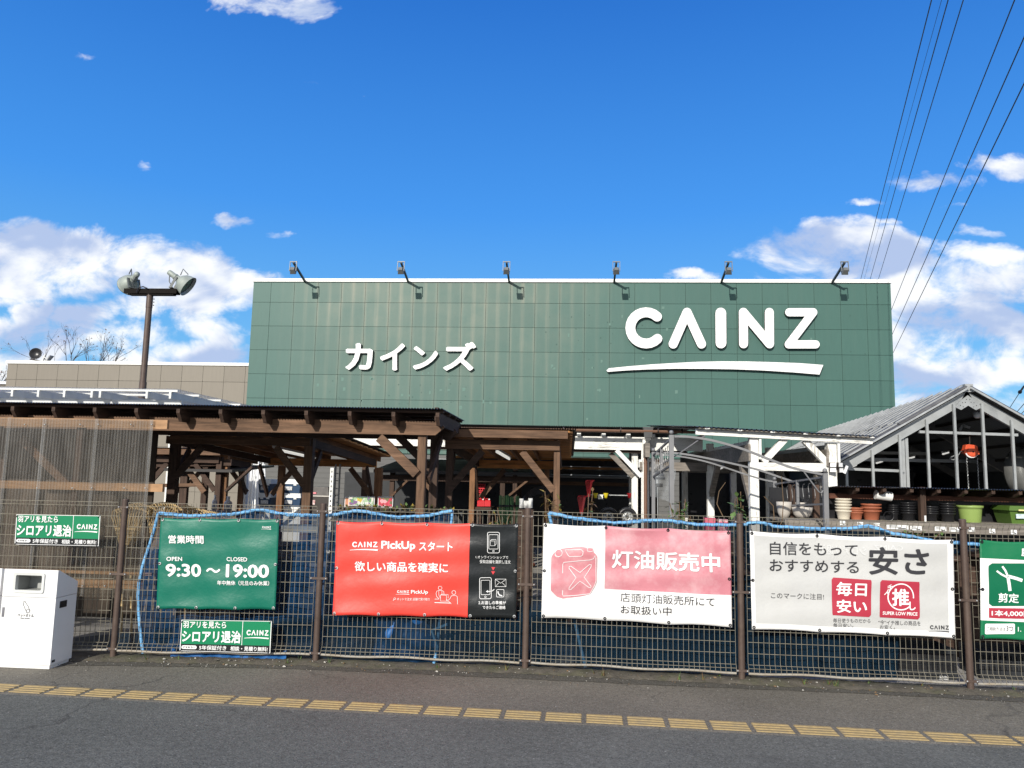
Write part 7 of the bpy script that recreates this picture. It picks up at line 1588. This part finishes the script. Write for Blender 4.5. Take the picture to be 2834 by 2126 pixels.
def crates():
    """black and navy planters and crates low behind the fence"""
    bm_ = mat('crate_black', (.014,.0135,.013), .6, var=.25, obj=True, spec=.12); slate = mat('planter_slate', (.028,.030,.033), .6, var=.2, obj=True, spec=.15)
    def crate(a, c, Y, d, lab, m=bm_, logo=None):
        p, q = P(a[0],a[1],Y), P(c[0],c[1],Y); z0 = max(-.03, q.z); t = thing('plastic_crate', lab, 'crate', ((p.x+q.x)/2,Y+d/2,z0), 'dark plastic crates behind the fence'); b = B(); h = p.z-z0; n = max(4,int((q.x-p.x)/.05)); i = .012
        b.box((p.x,Y,z0),(q.x,Y+.012,z0+h*.30)); b.box((p.x,Y,z0+h*.84),(q.x,Y+.012,p.z))
        for k in range(n+1):
            x = p.x+(q.x-p.x)*k/n; b.box((x-.006,Y+.001,z0+h*.30),(x+.006,Y+.011,z0+h*.84))
        for v in (.45,.62): b.box((p.x+.007,Y+.0015,z0+h*v),(q.x-.007,Y+.0105,z0+h*v+.012))
        b.box((p.x,Y+.0121,z0),(p.x+.012,Y+d,p.z-.001)); b.box((q.x-.012,Y+.0121,z0),(q.x,Y+d,p.z-.001)); b.box((p.x+.0121,Y+d-.012,z0),(q.x-.0121,Y+d,p.z-.002)); part('shell', b, m, t)
        b = B(); b.box((p.x+.0125,Y+.0125,z0+.02),(q.x-.0125,Y+d-.0125,z0+h*.8)); part('contents', b, black_pl, t)
        if logo:
            b = B(); f = lambda x, y: P(x,y,Y-.0015); logo2d(b, logo[0], logo[1], logo[2], logo[3], f, .02); part('logo', b, i_white, t)
    crate((1290,1705),(1440,1765),.55,.4,'upper black slatted crate under the black end of the pickup banner'); crate((1282,1768),(1448,1848),.5,.45,'lower black slatted crate under the black end of the pickup banner')
    crate((1468,1705),(1568,1790),.6,.4,'black slatted crate left of the bright blue strip under the kerosene banner')
    crate((1480,1792),(1512,1855),.45,.3,'dark grey box on the ground beside the fence post',slate); crate((1590,1790),(1640,1852),.45,.3,'dark grey box on the ground right of the bright blue strip',slate)
    crate((1650,1740),(1840,1860),.6,.4,'long dark planter behind the navy net under the kerosene banner',slate); crate((1850,1760),(2030,1872),.5,.4,'dark planter with a small white logo under the right of the kerosene banner',slate,(1928,1841,1957,1852))
    crate((2080,1770),(2230,1890),.6,.4,'dark planter behind the navy net under the left of the grey white banner',slate); crate((2240,1775),(2420,1895),.6,.4,'dark planter behind the navy net under the middle of the grey white banner',slate); crate((2430,1790),(2650,1905),.5,.4,'dark planter with a small white logo under the right of the grey white banner',slate,(2598,1870,2626,1881))
    crate((2710,1800),(2900,1918),.6,.4,'dark planter behind the mesh under the green service banner',slate)
    # grey slabs and a pale box behind the left net
    for (a, c, Y, lab) in (((778,1455),(880,1475),.8,'upper pale grey panel beside the left fence post behind the net'),((820,1535),(880,1560),.9,'lower pale grey panel beside the left fence post behind the net'),((830,1650),(885,1685),.9,'low pale grey panel behind the net beside the hours banner')):
        p, q = P(*a,Y), P(*c,Y); b = B(); b.box((p.x,Y,q.z),(q.x,Y+.3,p.z)); solo('grey_panel', b, mat('panel_grey',(.30,.31,.30),.6,var=.1), lab, 'panel')
    b = B(); p, q = P(960,1806,.45), P(1075,1848,.45); b.hexa([(p.x,.42,.0),(q.x,.42,.0),(q.x,.75,.0),(p.x,.75,.0),(p.x+.05,.45,.09),(q.x-.02,.45,.14),(q.x-.02,.72,.14),(p.x+.05,.72,.09)]); solo('concrete_block', b, mat('block_grey',(.24,.22,.19),.9,var=.2,bump=.4), 'low ribbed concrete block at the foot of the fence under the red banner', 'block')
    b = B(); Y = .95; p, q = P(440,1480,Y), P(700,1840,Y); b.box((p.x,Y,0),(q.x+.4,Y+.35,P(560,1500,Y).z)); solo('pallet_stack', b, wood('dark_pallet',(.05,.04,.03),GX), 'dark stack of boards behind the hours banner', 'stack')
    b = B(); p, q = P(900,1470,Y), P(1270,1840,Y); b.box((p.x,Y+.3,0),(q.x,Y+.7,P(1000,1490,Y).z)); solo('pallet_stack', b, wood('dark_pallet_b',(.035,.033,.03),GX), 'dark stack of boards behind the red banner', 'stack')
    for k, (x0, x1, lab) in enumerate(((1500,2040,'dark bench behind the kerosene banner'),(2070,2680,'dark bench behind the grey white banner'),(2700,3000,'dark bench behind the green service banner'))):
        Yb = 1.25; p, q = P(x0,1500,Yb), P(x1,1500,Yb); zt = P((x0+x1)/2,1512,Yb).z-.08; b = B(); b.box((p.x,Yb,zt-.05),(q.x,Yb+.32,zt)); b.box((p.x,Yb+.28,-.03),(q.x,Yb+.30,zt-.051))
        for x in (p.x+.06,(p.x+q.x)/2,q.x-.1): b.box((x,Yb+.02,-.03),(x+.06,Yb+.08,zt-.051))
        solo('display_bench', b, dark_x, lab, 'bench')
    # blue strip ends of the nets
    b = B(); b.tube([PF(x,y,.05) for x, y in ((1238,1728),(1195,1745),(1210,1790),(1200,1840))], .015, 7); solo('blue_rope', b, rope_mat, 'crumpled bright blue strip under the right part of the red banner', 'rope')
    # small ornaments between the posts
    q = P(1477,1563,.3); b = B(); b.lathe([(.001,-.03),(.012,-.018),(.018,0),(.012,.018),(.001,.03)], q, (.2,-1,.1), 12); b.tube([q+Vector((0,0,.018)), q+Vector((0,.0,.10))], .002, 4); solo('pinwheel', b, mat('pin_orange',(.65,.16,.03),.4), 'small orange hanging ornament in the gap left of the kerosene banner', 'ornament')
crates()

def tarp():
    t = mat('tarp_blue', (.018,.105,.30), .5, var=.35, vs=7, bump=.5, bs=12); b = B(); b.sm = True; rnd = random.Random(6); n, m = 26, 20; vs = []
    for i in range(n+1):
        for j in range(m+1):
            u, v = i/n, j/m; q = PF(1035+(1232-1035)*(u*(.75+.25*v))+ (1-v)*0, 1716+(1850-1716)*v, .085)
            vs.append(q+Vector((.02*math.sin(v*7+u*5), .05*math.sin(u*13+v*4)+.03*math.sin(u*5-v*11)+.05*v, .012*math.sin(u*17))))
    b.add(vs, [(i*(m+1)+j,(i+1)*(m+1)+j,(i+1)*(m+1)+j+1,i*(m+1)+j+1) for i in range(n) for j in range(m)]); solo('blue_tarp', b, t, 'crumpled blue tarpaulin hanging behind the mesh below the red banner', 'tarpaulin')
    b = B(); b.sm = True; n, m = 60, 6; vs = []
    for i in range(n+1):
        for j in range(m+1):
            u, v = i/n, j/m; x = 470+(790-470)*u; q = PF(x, 1838+12*u, .02+.13*v); vs.append(Vector((q.x, q.y, .028+.045*math.sin(math.pi*v)*(1+.5*math.sin(u*31+v*3))+.006*math.sin(u*77))))
    b.add(vs, [(i*(m+1)+j,(i+1)*(m+1)+j,(i+1)*(m+1)+j+1,i*(m+1)+j+1) for i in range(n) for j in range(m)]); solo('blue_tarp', b, t, 'low fold of blue tarpaulin on the ground under the lower termite control sign', 'tarpaulin')
tarp()
def nursery():
    rnd = random.Random(12); pm = mat('nursery_pot', (.022,.02,.02), .5, var=.2, obj=True); base = None
    Y = 1.05; zt = P(1050,1437,Y).z
    a, c = P(925,1437,Y), P(1262,1437,Y); b = B(); b.box((a.x,Y-.14,zt-.03),(c.x,Y+.22,zt)); b.box((a.x,Y+.2,-.03),(c.x,Y+.215,zt-.031))
    for x in (a.x+.05,(a.x+c.x)/2,c.x-.1): b.box((x,Y-.1,-.03),(x+.05,Y-.05,zt-.031))
    solo('plant_bench', b, grey_wood, 'plank bench of small potted plants behind the red banner', 'bench')
    for k in range(13):
        x = a.x+.06+(c.x-a.x-.12)*k/12; loc = Vector((x, Y+rnd.uniform(-.03,.05), zt+.001))
        if base is None:
            base = thing('potted_plant', 'small dark pot with a leafy seedling in the row behind the red banner', 'potted plant', loc, 'small potted plants behind the red banner')
            b = B(); b.lathe([(.001,0),(.034,0),(.048,.072),(.052,.072),(.052,.085),(.046,.085),(.043,.07),(.001,.07)], loc, n=16); part('pot', b, pm, base)
            b = B()
            for i in range(26):
                d = Vector((rnd.uniform(-1,1),rnd.uniform(-1,1),rnd.uniform(.1,1.2))).normalized(); s_ = rnd.uniform(.03,.06); sd = d.cross(Vector((0,0,1))).normalized()*s_*.3; c0 = loc+Vector((rnd.uniform(-.02,.02),rnd.uniform(-.02,.02),.07+rnd.uniform(0,.06)))
                b.mi = i % 3; b.add([c0,c0+d*s_*.5+sd,c0+d*s_,c0+d*s_*.5-sd],[(0,1,2,3)])
            part('leaves', b, [leaf_a, leaf_c, leaf_b], base)
        else:
            o = dup(base, loc, rz=rnd.uniform(0,6)); f = rnd.uniform(.85,1.25); o.scale = (f,f,f)
    # weeds and moss at the foot of the fence
    g = B()
    for k in range(24):
        x = rnd.uniform(-.9,8.8); y = fy(x)+rnd.choice([-.10,-.07,.03])+rnd.uniform(-.02,.02); n = rnd.randint(4,11)
        for i in range(n):
            a_ = rnd.uniform(0,6.28); h = rnd.uniform(.02,.075); e = Vector((x+math.cos(a_)*h*.6, y+math.sin(a_)*h*.6, .02+h)); p0 = Vector((x+rnd.uniform(-.015,.015), y+rnd.uniform(-.015,.015), .018)); w = Vector((-math.sin(a_), math.cos(a_), 0))*.004
            g.mi = rnd.choice([0,0,1]); g.add([p0-w, p0+w, e], [(0,1,2)])
    solo('weeds', g, [leaf_a, leaf_c], 'thin weeds sprouting along the foot of the mesh fence', 'weeds', kind='stuff')
nursery()
